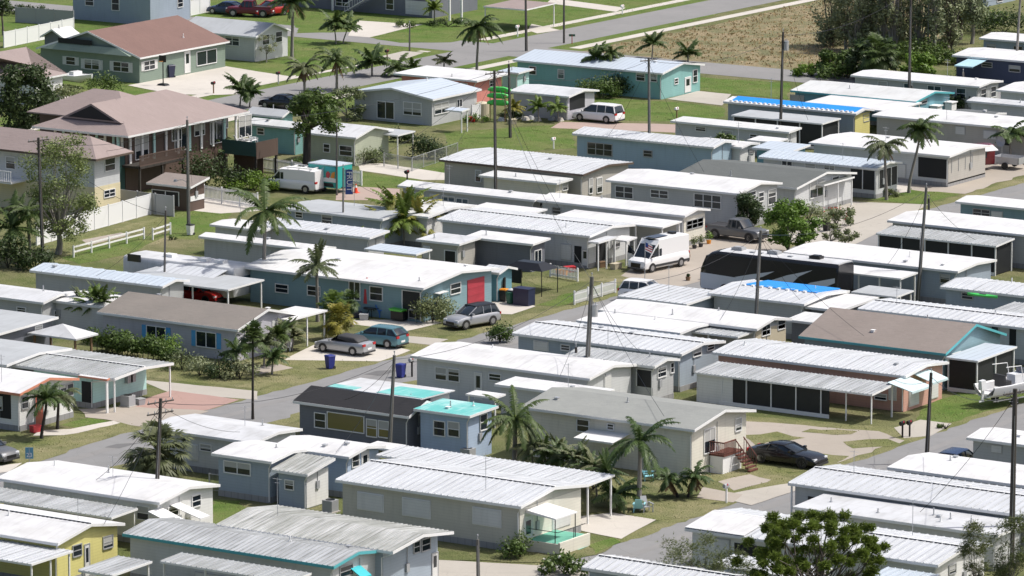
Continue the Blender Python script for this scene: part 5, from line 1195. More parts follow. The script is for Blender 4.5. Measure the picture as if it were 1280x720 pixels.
mb=MB(); mb.prismY([(u+.05,2.55),(u+2.4,2.35),(u+2.4,2.43),(u+.05,2.75)],y0+1.0,y0+3.6); part('entry_canopy',mb,'trim',st)
for xx,yy in((u+2.3,y0+1.1),(u+2.3,y0+3.5)): mb=MB(); mb.tube([(xx,yy,.75),(xx,yy,2.4)],.035,5); part('canopy_post',mb,'plastic',st)
mb=MB(); mb.tube([(u+.2,y0+1.15,1.5),(u+2.5,y0+1.15,1.5),(u+2.5,y0+4.4,1.5)],.025,4); mb.tube([(u+2.5,y0+3,.75),(u+2.5,y0+3,1.5)],.025,4); part('handrail',mb,'black',st)
d=carport('long ribbed white carport roof on a white post behind the shuttered cream home',(735,606),470,768,2.75,'ribw',3,rib=.4,r=.1,group='carports in the nearest rows')
H('blue-grey mobile home with dark slider window and white roof, lower left',(339,577),264,395,3.0,.3,'gx','white','w_midblue',sw=[(281,576,313,594,'ww')],ew=[],group=BG,vent=1)
d=H('blue mobile home with white roof just right of the dark slider window home',(436,571),340,482,3.0,.35,'gx','white','w_blue',sw=[],ew=[(440,568,448,584),(452,562,460,578,'d')],group=BG,vent=2)
porch(d,(490,562),455,507,2.4,'white',1)
H('grey mobile home with a framed dark window behind the fan palm',(318,553),183,378,2.8,.25,'gx','white2','w_lgrey',sw=[(240,556,247,575,'s'),(251,555,264,564)],ew=[],group=BG)
d=H('blue-grey shed with slanting ribbed roof and white end wall',(384,593),339,419,2.5,.55,'shed','weath','w_midblue',rib=.35,sw=[(357,600,367,612,'w')],ew=[],cat='shed',name='garden_shed',group='sheds',vent=0)
u=d['R'][1]-.35; mb=MB(); mb.box(u+.002,u+.03,d['R'][2]+.37,d['R'][3]-.37,.05,2.45); part('end_cladding',mb,'w_white',d['root'])
d=H('white-roofed mobile home with two boxy window awnings and an air conditioner',(199,628),-5,275,3.1,.45,'gx','white','w_white',sw=[(172,632,186,650)],ew=[(210,632,222,646),(240,618,250,634)],group=BG,key='A1',vent=2)
awning(d,(215,655),0,232,2.0,'trim',.6,'E'); awning(d,(250,648),0,262,2.0,'trim',.6,'E'); acunit(d,236,642)
carport('ribbed grey carport roof in front of the boxy-awning home',(139,647),-60,172,2.5,'ribg',5,rib=.4,group='carports in the nearest rows')
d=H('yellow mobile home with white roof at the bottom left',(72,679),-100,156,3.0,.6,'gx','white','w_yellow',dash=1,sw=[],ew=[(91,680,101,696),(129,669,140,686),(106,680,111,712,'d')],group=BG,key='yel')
porch(d,(39,705),-90,91,2.5,'ribw',3,rib=.4,eposts=2)
d=H('long grey home with pale ribbed roof and blue front trim at the bottom',(417,708),153,480,3.0,.4,'gx','ribg','w_lgrey',rib=.4,sw=[(245,715,290,730,'s')],ew=[(425,705,440,722)],fas='trim_teal',group=BG,vent=2)
carport('ribbed carport roof with teal trim at the bottom edge',(362,727),200,389,2.7,'ribd',4,rib=.4,group='carports in the nearest rows')
carport('small ribbed carport roof between the yellow home and the long grey home',(140,719),98,190,2.5,'ribg',2,rib=.4,group='carports in the nearest rows')
awning(d,(452,722),0,464,1.9,'awn_teal',.5,'E')
d=H('mobile home with weathered mossy ribbed roof and recessed pale teal end',(491,689.5),270,567,3.2,.45,'gx','weath','w_lteal' if 0 else 'w_bluegrey',rib=.35,ovx=1.0,sw=[],ew=[(517,676,524,691),(527,672,537,689),(540,690,548,720,'d')],group=BG,vent=0)
# bottom right
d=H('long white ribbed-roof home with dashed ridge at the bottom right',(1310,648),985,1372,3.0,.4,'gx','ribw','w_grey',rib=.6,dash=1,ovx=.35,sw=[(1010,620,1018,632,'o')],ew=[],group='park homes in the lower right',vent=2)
p=d['R']; mb=MB(); mb.box(p[0]+.15,p[0]+.25,p[2]+.1,p[2]+.2,0,2.9); part('post',mb,'trim',d['root'])
H('low white home with a row of small roof vents, lower right',(1247,669),991,1285,2.5,.12,'shed','white2','w_lgrey',sw=[],ew=[],group='park homes in the lower right',vent=8)
d=H('white-ended home with half-ribbed white roof behind the pine tree',(1172,706),856,1240,3.0,.45,'gx','ribw','w_white',rib=.6,dash=1,sw=[(896,673,912,700,'s'),(918,678,960,700,'o')],ew=[(1186,705,1194,718)],group='park homes in the lower right',vent=0)
x0,x1,y0,y1=d['R']; m=(y0+y1)/2
xs=slide(Vector((x1,y0,3)),X,930).x; mb=MB(); mb.prismX([(y0,3.05),(m-.08,3.50),(m-.08,3.53),(y0,3.08)],x0,xs); part('white_roof_panel',mb,'white',d['root'])
H('white ribbed-roof home at the very bottom centre',(960,744),727,1000,2.9,.35,'gx','ribw','w_bluegrey',rib=.5,dash=1,sw=[],ew=[],group='park homes in the lower right')
carport('small white roof beneath the pine tree at the bottom',(1010,724),888,1040,2.4,'ribw',2,rib=.5,group='carports in the nearest rows')
H('white low-roofed home at the right edge below the dark roadside car',(1335,614),1109,1385,2.9,.3,'gx','white','w_bluegrey',sw=[],ew=[],group='park homes in the lower right',vent=3)
H('grey home with white roof at the right edge above the dark roadside car',(1335,563),1208,1370,2.9,.3,'gx','white','w_grey',sw=[(1240,556,1252,566,'s')],ew=[],group='park homes in the lower right')
carport('blue-white awning roof below the half-ribbed home near the pine',(1155,728),1090,1175,2.4,'bluew',2,rib=.5,group='carports in the nearest rows')
# ================================================================ VEHICLES
place(make_car('minivan','minivan','white minivan parked on pinkish gravel by the open garage','minivan','c_white'),748,151,180)
r=make_car('cargo','cargo_van','white cargo van with roof rack parked left of the mural trailer','van','c_white'); place(r,369,238,183)
mb=MB()
for x in(-2.2,-1,.2): mb.box(x,x+.05,-.85,.85,2.16,2.28)
for s in(-.85,.85): mb.box(-2.4,.6,s-.03,s+.03,2.25,2.31)
part('roof_rack',mb,'trim',r,local=True)
r=make_car('highroof','camper_van','tall white high-roof van with solar panel and open passenger door','van','c_white'); place(r,823,335,262)
mb=MB(); mb.box(-.6,1.2,-.5,.5,2.76,2.80); part('solar_panel',mb,'solar',r,local=True)
mb=MB(); mb.box(-2.0,-1.5,-.3,.3,2.74,2.92); part('roof_fan',mb,'black',r,local=True)
mb=MB(); a=math.radians(75); 
p0=Vector((1.85,-1.03,0)); p1=p0+Vector((-math.cos(a),-math.sin(a),0))*1.1; n_=Vector((math.sin(a),-math.cos(a),0))*.04
mb.hexa([p0-n_+Z*.5,p1-n_+Z*.5,p1+n_+Z*.5,p0+n_+Z*.5],[p0-n_+Z*1.3,p1-n_+Z*1.3,p1+n_+Z*1.3,p0+n_+Z*1.3]); dr=part('open_door',mb,'c_white',r,local=True)
mb=MB(); mb.hexa([p0-n_*.5+Z*1.3,p1-n_*.5+Z*1.3,p1+n_*.5+Z*1.3,p0+n_*.5+Z*1.3],[p0-n_*.5+Z*1.5,p1.lerp(p0,.1)-n_*.5+Z*2.0,p1.lerp(p0,.1)+n_*.5+Z*2.0,p0+n_*.5+Z*1.5]); part('door_window',mb,'glass',dr,local=True)
mb=MB(); mb.box(-2.9,2.3,-1.04,1.04,.42,.62); part('side_cladding',mb,'plastic',r,local=True)
place(make_car('pickup','pickup_truck','grey crew-cab pickup parked beside the big white-roofed home','pickup','c_grey'),922,299,-3)
place(make_car('suv','silver_suv','silver SUV parked facing the street by the teal house','suv','c_silver',top='black'),590,407,256)
place(make_car('sedan','convertible_car','silver convertible with dark soft top beside the lilac-grey house','car','c_silver',open_top=True),431,440,180)
place(make_car('hatch','hatchback_car','teal-blue hatchback parked behind the silver convertible','car','c_teal'),474,431,181)
place(make_car('coupe','black_coupe','glossy black coupe on the grass beside the cream house','car','c_black'),984,579,1).scale=(1.17,1.08,1.08)
place(make_car('suv','parked_suv','white SUV nose just showing above the white roofs in the centre','suv','c_white'),810,376,5)
place(make_car('hatch','parked_car','dark blue car roof behind the white roofs at lower right','car','c_dblue'),1197,588,95)
place(make_car('sedan','parked_car','dark navy car parked at the top left street','car','c_dblue',group='cars on the far street'),284,17,185)
place(make_car('pickup','pickup_truck','maroon pickup parked beside the dark navy car','pickup','c_maroon',group='cars on the far street'),313,20,200)
place(make_car('suv','parked_suv','bright red off-roader beside the maroon pickup','suv','c_red',group='cars on the far street'),337,19,250)
place(make_car('sedan','parked_car','black car by the kerb behind the brown-roofed house','car','c_black',group='cars on the far street'),352,135,180)
place(make_car('suv','parked_suv','grey SUV front end cut off by the left edge','suv','c_grey'),-16,574,-4)
place(make_car('sedan','parked_car','red car under the blue-grey carport roof','car','c_red'),247,376,0)
# coach
r=thing('motor_coach','long black and silver motor coach with white roof','motorhome',(0,0,0)); g=G(972,358,0)
L=13.2; secs=[]
for x,s,zt,zl in((-L/2,.96,3.5,.5),(-L/2+.1,1,3.62,.4),(L/2-1.7,1,3.62,.35),(L/2-1.1,1,3.5,.35),(L/2-.6,.985,3.15,.35),(L/2-.25,.95,2.6,.4),(L/2,.9,1.8,.5)):
    w=1.28*s; secs.append((x,[(0,zl),(w*.95,zl),(w,zl+.15),(w,1.6 if zt>2 else 1.2),(w,zt-.35),(w*.97,zt-.12),(w*.85,zt),(0,zt+.04)]))
part('body',loft(secs),'c_black',r,local=True,smooth=35)
secs2=[(x,[(0,zt-.2),(y1*.84,zt-.2),(y1*.86,zt-.06),(y1*.84,zt+.02),(y1*.7,zt+.07),(0,zt+.1)]) for x,y1,zt in((-L/2+.05,1.28,3.6),(L/2-1.8,1.28,3.6))]
part('roof',loft(secs2),'white2',r,local=True,smooth=35)
for sd in(-1,1):
    y=sd*1.285
    def sw(pts,off,mat,nm):
        yy=y+sd*off; mb=MB(); mb.hexa([(a_,yy,b_) for a_,b_ in pts],[(a_,yy+sd*.008,b_) for a_,b_ in pts]); part(nm,mb,mat,r,local=True)
    sw([(L/2-1.0,3.2),(L/2-.55,2.6),(L/2-.6,1.75),(L/2-3,1.65),(1,1.2),(-2,.8),(-L/2+.15,.6),(-L/2+.15,3.32),(L/2-1.6,3.32)],.0,'black','side_panel')
    sw([(L/2-3.4,1.66),(1.8,2.0),(-.6,2.5),(.5,1.95),(2.0,1.45)],.01,'c_swoosh','silver_stripe')
    sw([(1.0,1.25),(-1.8,2.3),(-4.2,2.95),(-2.9,2.3),(-1.6,1.0),(-.6,.98)],.01,'c_swoosh','silver_stripe')
    sw([(-2.0,.85),(-4.0,1.9),(-L/2+.3,2.5),(-L/2+.3,2.1),(-4.6,1.3),(-3.4,.75)],.01,'c_swoosh','silver_stripe')
    sw([(L/2-.1,1.75),(L/2-3.6,1.62),(L/2-7.5,1.1),(L/2-7.5,.45),(L/2-.15,.45)],.012,'c_swoosh','lower_panel')
    for fx in(-3.9,-2.8,4.1): mb=MB(); mb.cyl((fx,sd*1.2-.15,.5),.5,.3,16,axis='y'); wh=part('wheel',mb,'tyre',r,local=True); mb=MB(); mb.cyl((fx,sd*1.36-.01,.5),.3,.03,12,axis='y'); part('rim',mb,'rim',wh,local=True)
mb=MB(); mb.hexa([(L/2-.62,-1.1,3.15),(L/2-.62,1.1,3.15),(L/2-.02,1.0,1.9),(L/2-.02,-1.0,1.9)],[(L/2-.54,-1.1,3.18),(L/2-.54,1.1,3.18),(L/2+.06,1.0,1.93),(L/2+.06,-1.0,1.93)]); part('windshield',mb,'black',r,local=True)
for x in(3.6,.2,-3.8): mb=MB(); mb.box(x-.5,x+.5,-.35,.35,3.68,3.92); mb.box(x-.35,x+.35,-.28,.28,3.92,3.98); part('roof_air_conditioner',mb,'black' if x<-2 else 'grey_p',r,local=True)
for x in(2,1.2,-1.6): mb=MB(); mb.box(x-.2,x+.2,.3,.6,3.68,3.78); part('roof_vent',mb,'grey_p',r,local=True)
place(r,970,373,180)
# travel trailer left
r=thing('travel_trailer','long white travel trailer with awning and dark side window, near the two-rail fence','travel trailer',(0,0,0))
R=rect((292,336),154,321,3.0); x0,x1,y0,y1=R; cx,cy=(x0+x1)/2,(y0+y1)/2; r.location=(cx,cy,0); Lx=(x1-x0)/2; Wy=(y1-y0)/2
secs=[(x,[(0,.5),(Wy*.96,.5),(Wy,.7),(Wy,2.6),(Wy*.97,2.85),(Wy*.9,3.0),(0,3.05)]) for x in(-Lx,Lx-.5)]+[(Lx-.1,[(0,.6),(Wy*.9,.6),(Wy*.94,.8),(Wy*.94,2.5),(Wy*.9,2.8),(Wy*.8,2.95),(0,3.0)]),(Lx,[(0,.9),(Wy*.8,.9),(Wy*.8,1.0),(Wy*.8,2.3),(Wy*.8,2.5),(Wy*.7,2.7),(0,2.75)])]
part('body',loft(secs),'white2',r,local=True,smooth=35)
mb=MB(); a=onY(159.5,317,y0)-Vector((cx,cy,0)); b=onY(176,328,y0)-Vector((cx,cy,0)); mb.box(a.x,b.x,-Wy-.03,-Wy+.02,b.z,a.z); part('window',mb,'glass',r,local=True)
mb=MB(); mb.box(Lx-.02,Lx+.04,-Wy*.75,Wy*.75,1.3,2.2); part('end_window',mb,'glass_b',r,local=True)
mb=MB(); a=onY(210,320,y0).x-cx; mb.prismX([(-Wy-2.3,2.35),(-Wy-.02,2.8),(-Wy-.02,2.84),(-Wy-2.3,2.4)],a,Lx-.6); aw=part('awning',mb,'ribw',r,local=True)
for x in(a+.1,Lx-.7): mb=MB(); mb.tube([(x,-Wy-.05,1.0),(x,-Wy-2.25,2.36)],.03,4); mb.tube([(x,-Wy-.05,2.3),(x,-Wy-1.2,1.7)],.025,4); part('awning_arm',mb,'trim',aw,local=True)
for x in(-2,1.5,3.2): mb=MB(); mb.box(x-.45,x+.45,-.35,.35,3.0,3.28); part('roof_air_conditioner',mb,'trim',r,local=True)
for x in(-.8,.8):
    mb=MB(); mb.cyl((x,-Wy+.05,.38),.36,.25,12,axis='y'); part('wheel',mb,'tyre',r,local=True)
# mural trailer
r=thing('box_trailer','enclosed teal trailer with a painted mural, parked beside the cargo van','trailer',(0,0,0)); 
mb=MB(); mb.hexa([(-2.5,-1.1,.45),(2.5,-1.1,.45),(2.5,1.1,.45),(-2.5,1.1,.45)],[(-2.5,-1.1,2.5),(2.5,-1.1,2.5),(2.5,1.1,2.5),(-2.5,1.1,2.5)]); part('body',mb,'teal_m',r,local=True)
mb=MB(); mb.box(-2.53,2.53,-1.13,1.13,2.5,2.6); part('roof',mb,'bluew',r,local=True)
for nm,pts,mt in (('mural_patch',[(-.6,1.3),(.2,1.5),(.1,2.3),(-.3,2.1),(-.7,2.0)],'awn_blue'),('mural_patch',[(-.9,1.0),(2.3,1.0),(2.3,1.35),(1,1.45),(-.2,1.3)],'white_p'),('mural_patch',[(.6,1.4),(1.1,1.35),(1.3,1.8),(.9,2.0),(.55,1.8)],'red'),('mural_patch',[(1.3,1.4),(2.0,1.4),(2.1,2.0),(1.6,1.9)],'orange'),('mural_patch',[(-.7,.55),(1.9,.55),(1.7,.9),(-.6,.9)],'black'),('mural_patch',[(.3,2.0),(2.2,2.1),(2.2,2.4),(.5,2.4)],'awn_teal')):
    mb=MB(); mb.hexa([(a,-1.1,b) for a,b in pts],[(a,-1.12-.003*pts[0][0],b) for a,b in pts]); part(nm,mb,mt,r,local=True)
for s in(-1,1): mb=MB(); mb.cyl((0,s*1.0-.1,.35),.34,.22,12,axis='y'); part('wheel',mb,'tyre',r,local=True)
mb=MB(); mb.tube([(2.5,-.5,.5),(3.6,0,.5)],.05,4); mb.tube([(2.5,.5,.5),(3.6,0,.5)],.05,4); part('tow_bar',mb,'black',r,local=True)
r.scale=(.68,1,1); place(r,413,238,-3)
# vertical banner reading FRUIT
def text(root,body,loc,size,rot,mat,name='lettering'):
    cu=bpy.data.curves.new('lettering','FONT'); cu.body=body; cu.size=size; cu.extrude=.004; cu.align_x='CENTER'; cu.align_y='CENTER'
    o=bpy.data.objects.new(name,cu); COL.objects.link(o)
    dg=bpy.context.evaluated_depsgraph_get(); me=bpy.data.meshes.new_from_object(o.evaluated_get(dg)); bpy.data.objects.remove(o)
    me.materials.clear(); me.materials.append(MATS[mat]); o=bpy.data.objects.new(name,me); COL.objects.link(o); o.parent=root; o.location=loc; o.rotation_euler=rot; return o
root=thing('banner_sign','blue vertical banner with white letters beside the traffic cone','sign',tuple(G(436,247)),math.radians(33))
mb=MB(); mb.tube([(-.35,0,0),(-.35,0,2.7)],.03,5); part('post',mb,'metal',root,local=True)
mb=MB(); mb.box(-.3,.38,-.01,.01,.3,2.6); bn=part('banner',mb,'sign_blue',root,local=True)
text(bn,'FRUIT',(.05,-.02,1.5),.72,(math.pi/2,math.pi/2,0),'white_p')
# street sign lower left
root=thing('street_sign','small blue street sign plate above the white roof at lower left','sign',tuple(G(37,590)),math.radians(33))
mb=MB(); mb.tube([(0,0,0),(0,0,1.7)],.03,5); part('post',mb,'metal',root,local=True)
mb=MB(); mb.box(-.28,.28,-.015,.015,.95,1.75); pl=part('plate',mb,'sign_c',root,local=True)
text(pl,'23',(0,-.025,1.2),.42,(math.pi/2,0,0),'white_p')
root=thing('street_sign','green street name sign on a red-and-white post by the far road','sign',tuple(G(715,55)),math.radians(33))
mb=MB(); mb.tube([(0,0,0),(0,0,1.0)],.05,5); part('post',mb,'light_red',root,local=True); mb=MB(); mb.box(-.35,.35,-.015,.015,.85,1.1); part('plate',mb,'green_d',root,local=True)
# boat
r=thing('motor_boat','white open motor boat with outboard on a trailer by the tan-roofed teal house','boat',(0,0,0))
secs=[(x,[(0,k),(.62*w,k+.08),(1.02*w,k+.38),(1.22*w,s-.12),(1.24*w,s),(1.10*w,s+.03),(1.02*w,s-.06),(.98*w,f),(0,f)]) for x,k,w,s,f in((-3.1,.72,.93,1.62,1.05),(-1.5,.68,1.0,1.64,1.02),(0,.68,1.0,1.70,1.02),(1.2,.74,.92,1.80,1.08),(2.2,.92,.68,1.93,1.35),(2.9,1.22,.36,2.04,1.75),(3.3,1.60,.06,2.12,2.0))]
part('hull',loft(secs),'c_white',r,local=True,smooth=35)
mb=MB(); mb.box(-.4,.5,-.45,.45,1.35,2.2); mb.hexa([(.5,-.45,1.4),(.9,-.4,1.4),(.9,.4,1.4),(.5,.45,1.4)],[(.5,-.45,2.2),(.6,-.4,2.2),(.6,.4,2.2),(.5,.45,2.2)]); cs_=part('console',mb,'c_white',r,local=True)
mb=MB(); mb.box(.5,.52,-.42,.42,2.2,2.65); part('windscreen',mb,'glass_b',cs_,local=True)
mb=MB(); mb.box(-1.5,-.9,-.6,.6,1.35,1.85); mb.box(-1.6,-1.45,-.6,.6,1.8,2.3); part('seat',mb,'plastic',r,local=True)
mb=MB(); mb.hexa([(-3.5,-.2,1.35),(-3.0,-.2,1.35),(-3.0,.2,1.35),(-3.5,.2,1.35)],[(-3.55,-.18,2.05),(-3.1,-.18,2.1),(-3.1,.18,2.1),(-3.55,.18,2.05)]); mb.box(-3.35,-3.15,-.07,.07,.5,1.4); mb.box(-3.6,-3.1,-.04,.04,.45,.55); part('outboard_motor',mb,'c_white',r,local=True)
mb=MB(); 
for s in(-1,1):
    mb.tube([(.2,s*.75,1.6),(-.1,s*.75,2.9),(-1.6,s*.75,2.95)],.035,5); mb.tube([(3.1,s*.12,2.0),(2.4,s*.7,2.35),(1.0,s*1.05,2.1)],.03,5)
part('rail',mb,'trim',r,local=True)
mb=MB(); mb.tube([(-2.8,-.7,.5),(1.5,-.7,.5),(3.8,0,.5)],.05,4); mb.tube([(-2.8,.7,.5),(1.5,.7,.5),(3.8,0,.5)],.05,4)
for x in(-2.5,-.5,1.3): mb.tube([(x,-.9,.5),(x,.9,.5)],.04,4); mb.tube([(x,-.6,.5),(x,-.6,.95)],.035,4); mb.tube([(x,.6,.5),(x,.6,.95)],.035,4)
part('trailer_frame',mb,'galv',r,local=True)
for s in(-1,1): mb=MB(); mb.cyl((-1.0,s*1.05-.1,.33),.32,.2,12,axis='y'); part('wheel',mb,'tyre',r,local=True)
place(r,1268,503,72)
r=thing('small_boat','small white boat by the pinkish hip-roofed house','boat',(0,0,0)); secs=[(-2.2,[(0,.4),(.5,.5),(.85,.7),(.9,1.1),(.8,1.15),(0,1.0)]),(.8,[(0,.4),(.5,.55),(.85,.8),(.95,1.25),(.85,1.3),(0,1.1)]),(2.4,[(0,1.0),(.04,1.1),(.1,1.3),(.12,1.5),(.08,1.55),(0,1.55)])]
part('hull',loft(secs),'c_white',r,local=True,smooth=35); mb=MB(); mb.box(-.5,.2,-.6,.6,1.0,1.6); part('console',mb,'c_white',r,local=True); place(r,96,108,-10)
# silver utility trailer, far right
r=thing('camper_trailer','maroon and silver camper at the end of the wide white-roofed carport','travel trailer',(0,0,0)); secs=[(x,[(0,.5),(1.0*s,.5),(1.1*s,.7),(1.1*s,1.8),(1.0*s,2.2),(.8*s,2.35),(0,2.4)]) for x,s in((-2.2,.9),(-2,1),(1.8,1),(2.2,.85))]
part('body',loft(secs),'c_maroon',r,local=True,smooth=35); mb=MB(); mb.box(-1.5,1.2,-1.12,-1.08,1.2,1.8); part('window',mb,'glass',r,local=True)
mb=MB(); mb.prismX([(-2.2,2.0),(-1.1,2.35),(-1.1,2.4),(-2.2,2.05)],-.6,1.8); part('awning',mb,'trim',r,local=True)
for s in(-1,1): mb=MB(); mb.cyl((0,s*1.0-.1,.33),.32,.2,12,axis='y'); part('wheel',mb,'tyre',r,local=True)
mb=MB(); mb.box(-2.24,-2.1,-.9,.9,.45,.6); mb.box(2.15,2.28,-.9,.9,.6,1.1); part('bumper',mb,'c_silver',r,local=True)
place(r,1212,212,60)
r=thing('utility_trailer','small silver utility trailer parked at the upper right edge','trailer',(0,0,0)); mb=MB()
for a in((-1.4,1.4,-.9,-.85),(-1.4,1.4,.85,.9),(-1.4,-1.35,-.9,.9),(1.35,1.4,-.9,.9)): mb.box(a[0],a[1],a[2],a[3],.55,1.15)
mb.box(-1.4,1.4,-.9,.9,.5,.55); part('bed',mb,'galv',r,local=True)
for s in(-1,1): mb=MB(); mb.cyl((0,s*1.0-.1,.33),.32,.2,12,axis='y'); part('wheel',mb,'tyre',r,local=True)
mb=MB(); mb.tube([(1.4,0,.5),(2.6,0,.45)],.05,4); part('tow_bar',mb,'black',r,local=True); place(r,1262,210,0)
root=thing('satellite_dish','grey satellite dish on a post beside the utility trailer','satellite dish',tuple(G(1252,205)),0); mb=MB(); mb.tube([(0,0,0),(0,0,2.0)],.04,5); part('post',mb,'metal',root,local=True)
mb=MB(); n=12; c=Vector((0,-.1,2.2)); rim=[c+Vector((math.cos(a)*.5,-.2+0*a,math.sin(a)*.5)) for a in [2*math.pi*i/n for i in range(n)]]; 
for i in range(n): mb.quad(c,rim[i],rim[(i+1)%n])
part('dish',mb,'grey_p',root,local=True)
# kayaks on rack
root=thing('kayak_rack','timber rack for kayaks beside the coral bungalow','rack',tuple(G(622,152)),0)
gx=Vector(root.location)
for x in(-.9,.9):
    mb=MB(); mb.tube([(x,0,0),(x,0,3.3)],.05,4); mb.tube([(x,.9,0),(x,.9,3.3)],.05,4); 
    for z in(1.6,2.6): mb.tube([(x,-.1,z),(x,1.0,z)],.04,4)
    part('upright',mb,'wood',root,local=True)
for i,(z,yy,tx) in enumerate(((1.75,.1,'lower'),(2.45,.1,'middle'),(3.05,.3,'topmost'))):
    k=thing('kayak',f'bright green kayak, {tx} of the three on the rack','kayak',tuple(gx+Vector((0,yy,z))),0,'green kayaks'); k.rotation_euler=(-.9,0,.3); k.scale=(.8,1.25,1.25)
    secs=[(x,[(0,0),(.16*s,.02),(.3*s,.12),(.30*s,.22),(.2*s,.27),(0,.28 if abs(x)>.6 else .18)]) for x,s in((-1.5,.05),(-1.2,.5),(-.6,1),(.6,1),(1.2,.5),(1.5,.05))]
    part('hull',loft(secs),'kayak',k,local=True,smooth=40); mb=MB(); mb.box(-.35,.35,-.14,.14,.18,.30); part('seat',mb,'black',k,local=True)
k=thing('kayak','green kayak lying on the roof edge at the right side','kayak',tuple(G(1228,371,3.1)),0,'green kayaks'); k.scale=(.75,.8,.8); part('hull',loft([(x*1.2,h_) for x,h_ in secs]),'kayak',k,local=True,smooth=40); mb=MB(); mb.box(-.35,.35,-.14,.14,.18,.30); part('seat',mb,'black',k,local=True)
root=thing('water_tank','beige cylindrical tank behind the kayak rack','tank',tuple(G(603,146)),0); mb=MB(); mb.cyl((0,0,0),.7,1.4,16); part('tank_body',mb,'beige',root,local=True); mb=MB(); mb.cyl((0,0,1.4),.66,.15,16,.3); part('lid',mb,'beige',root,local=True)
# black canopy with grill
root=thing('pop_up_canopy','black fabric canopy on thin legs beside the navy shed','canopy',tuple(G(668,366)),0)
mb=MB(); mb.hexa([(-2.2,-1.3,2.1),(1.6,-1.3,2.1),(1.6,1.3,2.1),(-2.2,1.3,2.1)],[(-1.4,-.5,2.6),(.7,-.5,2.6),(.7,.5,2.6),(-1.4,.5,2.6)]); mb.box(-2.0,-1.98,-1.2,1.2,.9,2.1); mb.box(-2.0,-.5,-1.22,-1.18,.9,2.1); part('canopy_top',mb,'black',root,local=True)
for x in(-2.1,1.5):
    for y in(-1.2,1.2): mb=MB(); mb.tube([(x,y,0),(x,y,2.15)],.04,5); part('leg',mb,'black',root,local=True)
mb=MB(); mb.prismX([(1.3,2.1),(2.9,1.75),(2.9,1.8),(1.3,2.15)],-.6,1.4); part('side_flap',mb,'black',root,local=True)
g=G(655,381); root=thing('storage_box','dark navy storage bin with flat lid on the drive beside the picket fence','storage box',tuple(g),0); mb=MB(); mb.box(-.75,.75,-.5,.5,0,1.35); part('body',mb,'bin_navy',root,local=True); mb=MB(); mb.box(-.79,.79,-.54,.54,1.35,1.42); part('lid',mb,'bin_navy',root,local=True)
wbin('dark blue bin with white lid next to the navy storage box',642,379,'bin_navy','white_p',1.1); wbin('small green bin in front of the white-lidded bin',638,380,'green_d','green_d',.9); wbin('black bin with orange lid by the red roller door',630,377,'black','orange',1.0)
wbin('blue bin standing alone on the grass by the silver convertible',412.5,461,'bin_blue'); wbin('blue bin beside the roadside mailbox',501,472,'bin_blue'); wbin('white wheeled bin by the tall pole on the bright lawn',238,294,'white_p','black',.9); wbin('dark blue bin on the white drive of the green bungalow',213,97,'bin_navy','bin_navy',1.3)
wbin('dark brown bin by the sparse tree and red flowers',1033,289,'black','deck_red',.9)
# basketball hoop
root=thing('basketball_hoop','freestanding basketball hoop with black board on the white drive','basketball hoop',tuple(G(204,107)),0); mb=MB(); mb.hexa([(-.6,-.45,0),(.6,-.45,0),(.6,.45,0),(-.6,.45,0)],[(-.4,-.3,.22),(.4,-.3,.22),(.4,.3,.22),(-.4,.3,.22)]); part('base',mb,'black',root,local=True)
mb=MB(); mb.tube([(0,0,.1),(0,0,2.4),(.25,.0,2.9)],.06,6); part('pole',mb,'black',root,local=True); mb=MB(); mb.hexa([(-.3,-.5,2.5),(.3,-.9,2.5),(.33,-.86,2.5),(-.27,-.46,2.5)],[(-.3,-.5,3.2),(.3,-.9,3.2),(.33,-.86,3.2),(-.27,-.46,3.2)]) if 0 else mb.box(-.45,.45,-.08,-.04,2.5,3.2); part('backboard',mb,'black',root,local=True)
mb=MB(); n=14; mb.tube([Vector((math.cos(2*math.pi*i/n)*.22,-.32+math.sin(2*math.pi*i/n)*.22,2.6)) for i in range(n+1)],.015,4); part('rim',mb,'orange',root,local=True)
# cone
root=thing('traffic_cone','orange traffic cone on the pinkish drive','traffic cone',tuple(G(445,241)),0); mb=MB(); mb.cyl((0,0,.04),.2,.85,10,.03); mb.box(-.26,.26,-.26,.26,0,.05); part('body',mb,'cone',root,local=True); mb=MB(); mb.cyl((0,0,.5),.115,.2,10,.07); part('white_collar',mb,'white_p',root,local=True)
# mailboxes
mailbox('black mailbox on a post by the curved drive near the bungalow',188 and 509,233,'black','black',1.4); mailbox('dark mailbox beside the long white drive, upper left',267,117,'black','wood'); mailbox('grey mailbox on a thick post beside the long white drive',348,105,'black','grey_p',1.2)
mailbox('black mailbox by the kerb across from the two-headed palm',484,77,'black','wood',1.2); mailbox('white mailbox by the kerb near the pink carport',647,46,'white_p','white_p',1.2); mailbox('white mailbox at the edge of the gravel drive right of the minivan',846,149,'white_p','wood',1.1)
mailbox('blue-grey mailbox on a dark post beside the blue bin',515,471,'grey_p','black',1.35); mailbox('double mailbox on white posts at the roadside below the cream house',908,629,'grey_p','white_p',1.25); mailbox('black mailbox in front of the pink-ended home',1128,547,'black','black',1.1,); mailbox('second black mailbox next to the first in front of the pink-ended home',1137,546,'black','black',1.1)
mailbox('white mailbox on the lawn left of the pale blue mobile home',692,186,'white_p','white_p',1.0); mailbox('white mailbox on the lawn at the corner of the far drive',778,18,'white_p','white_p',1.0)
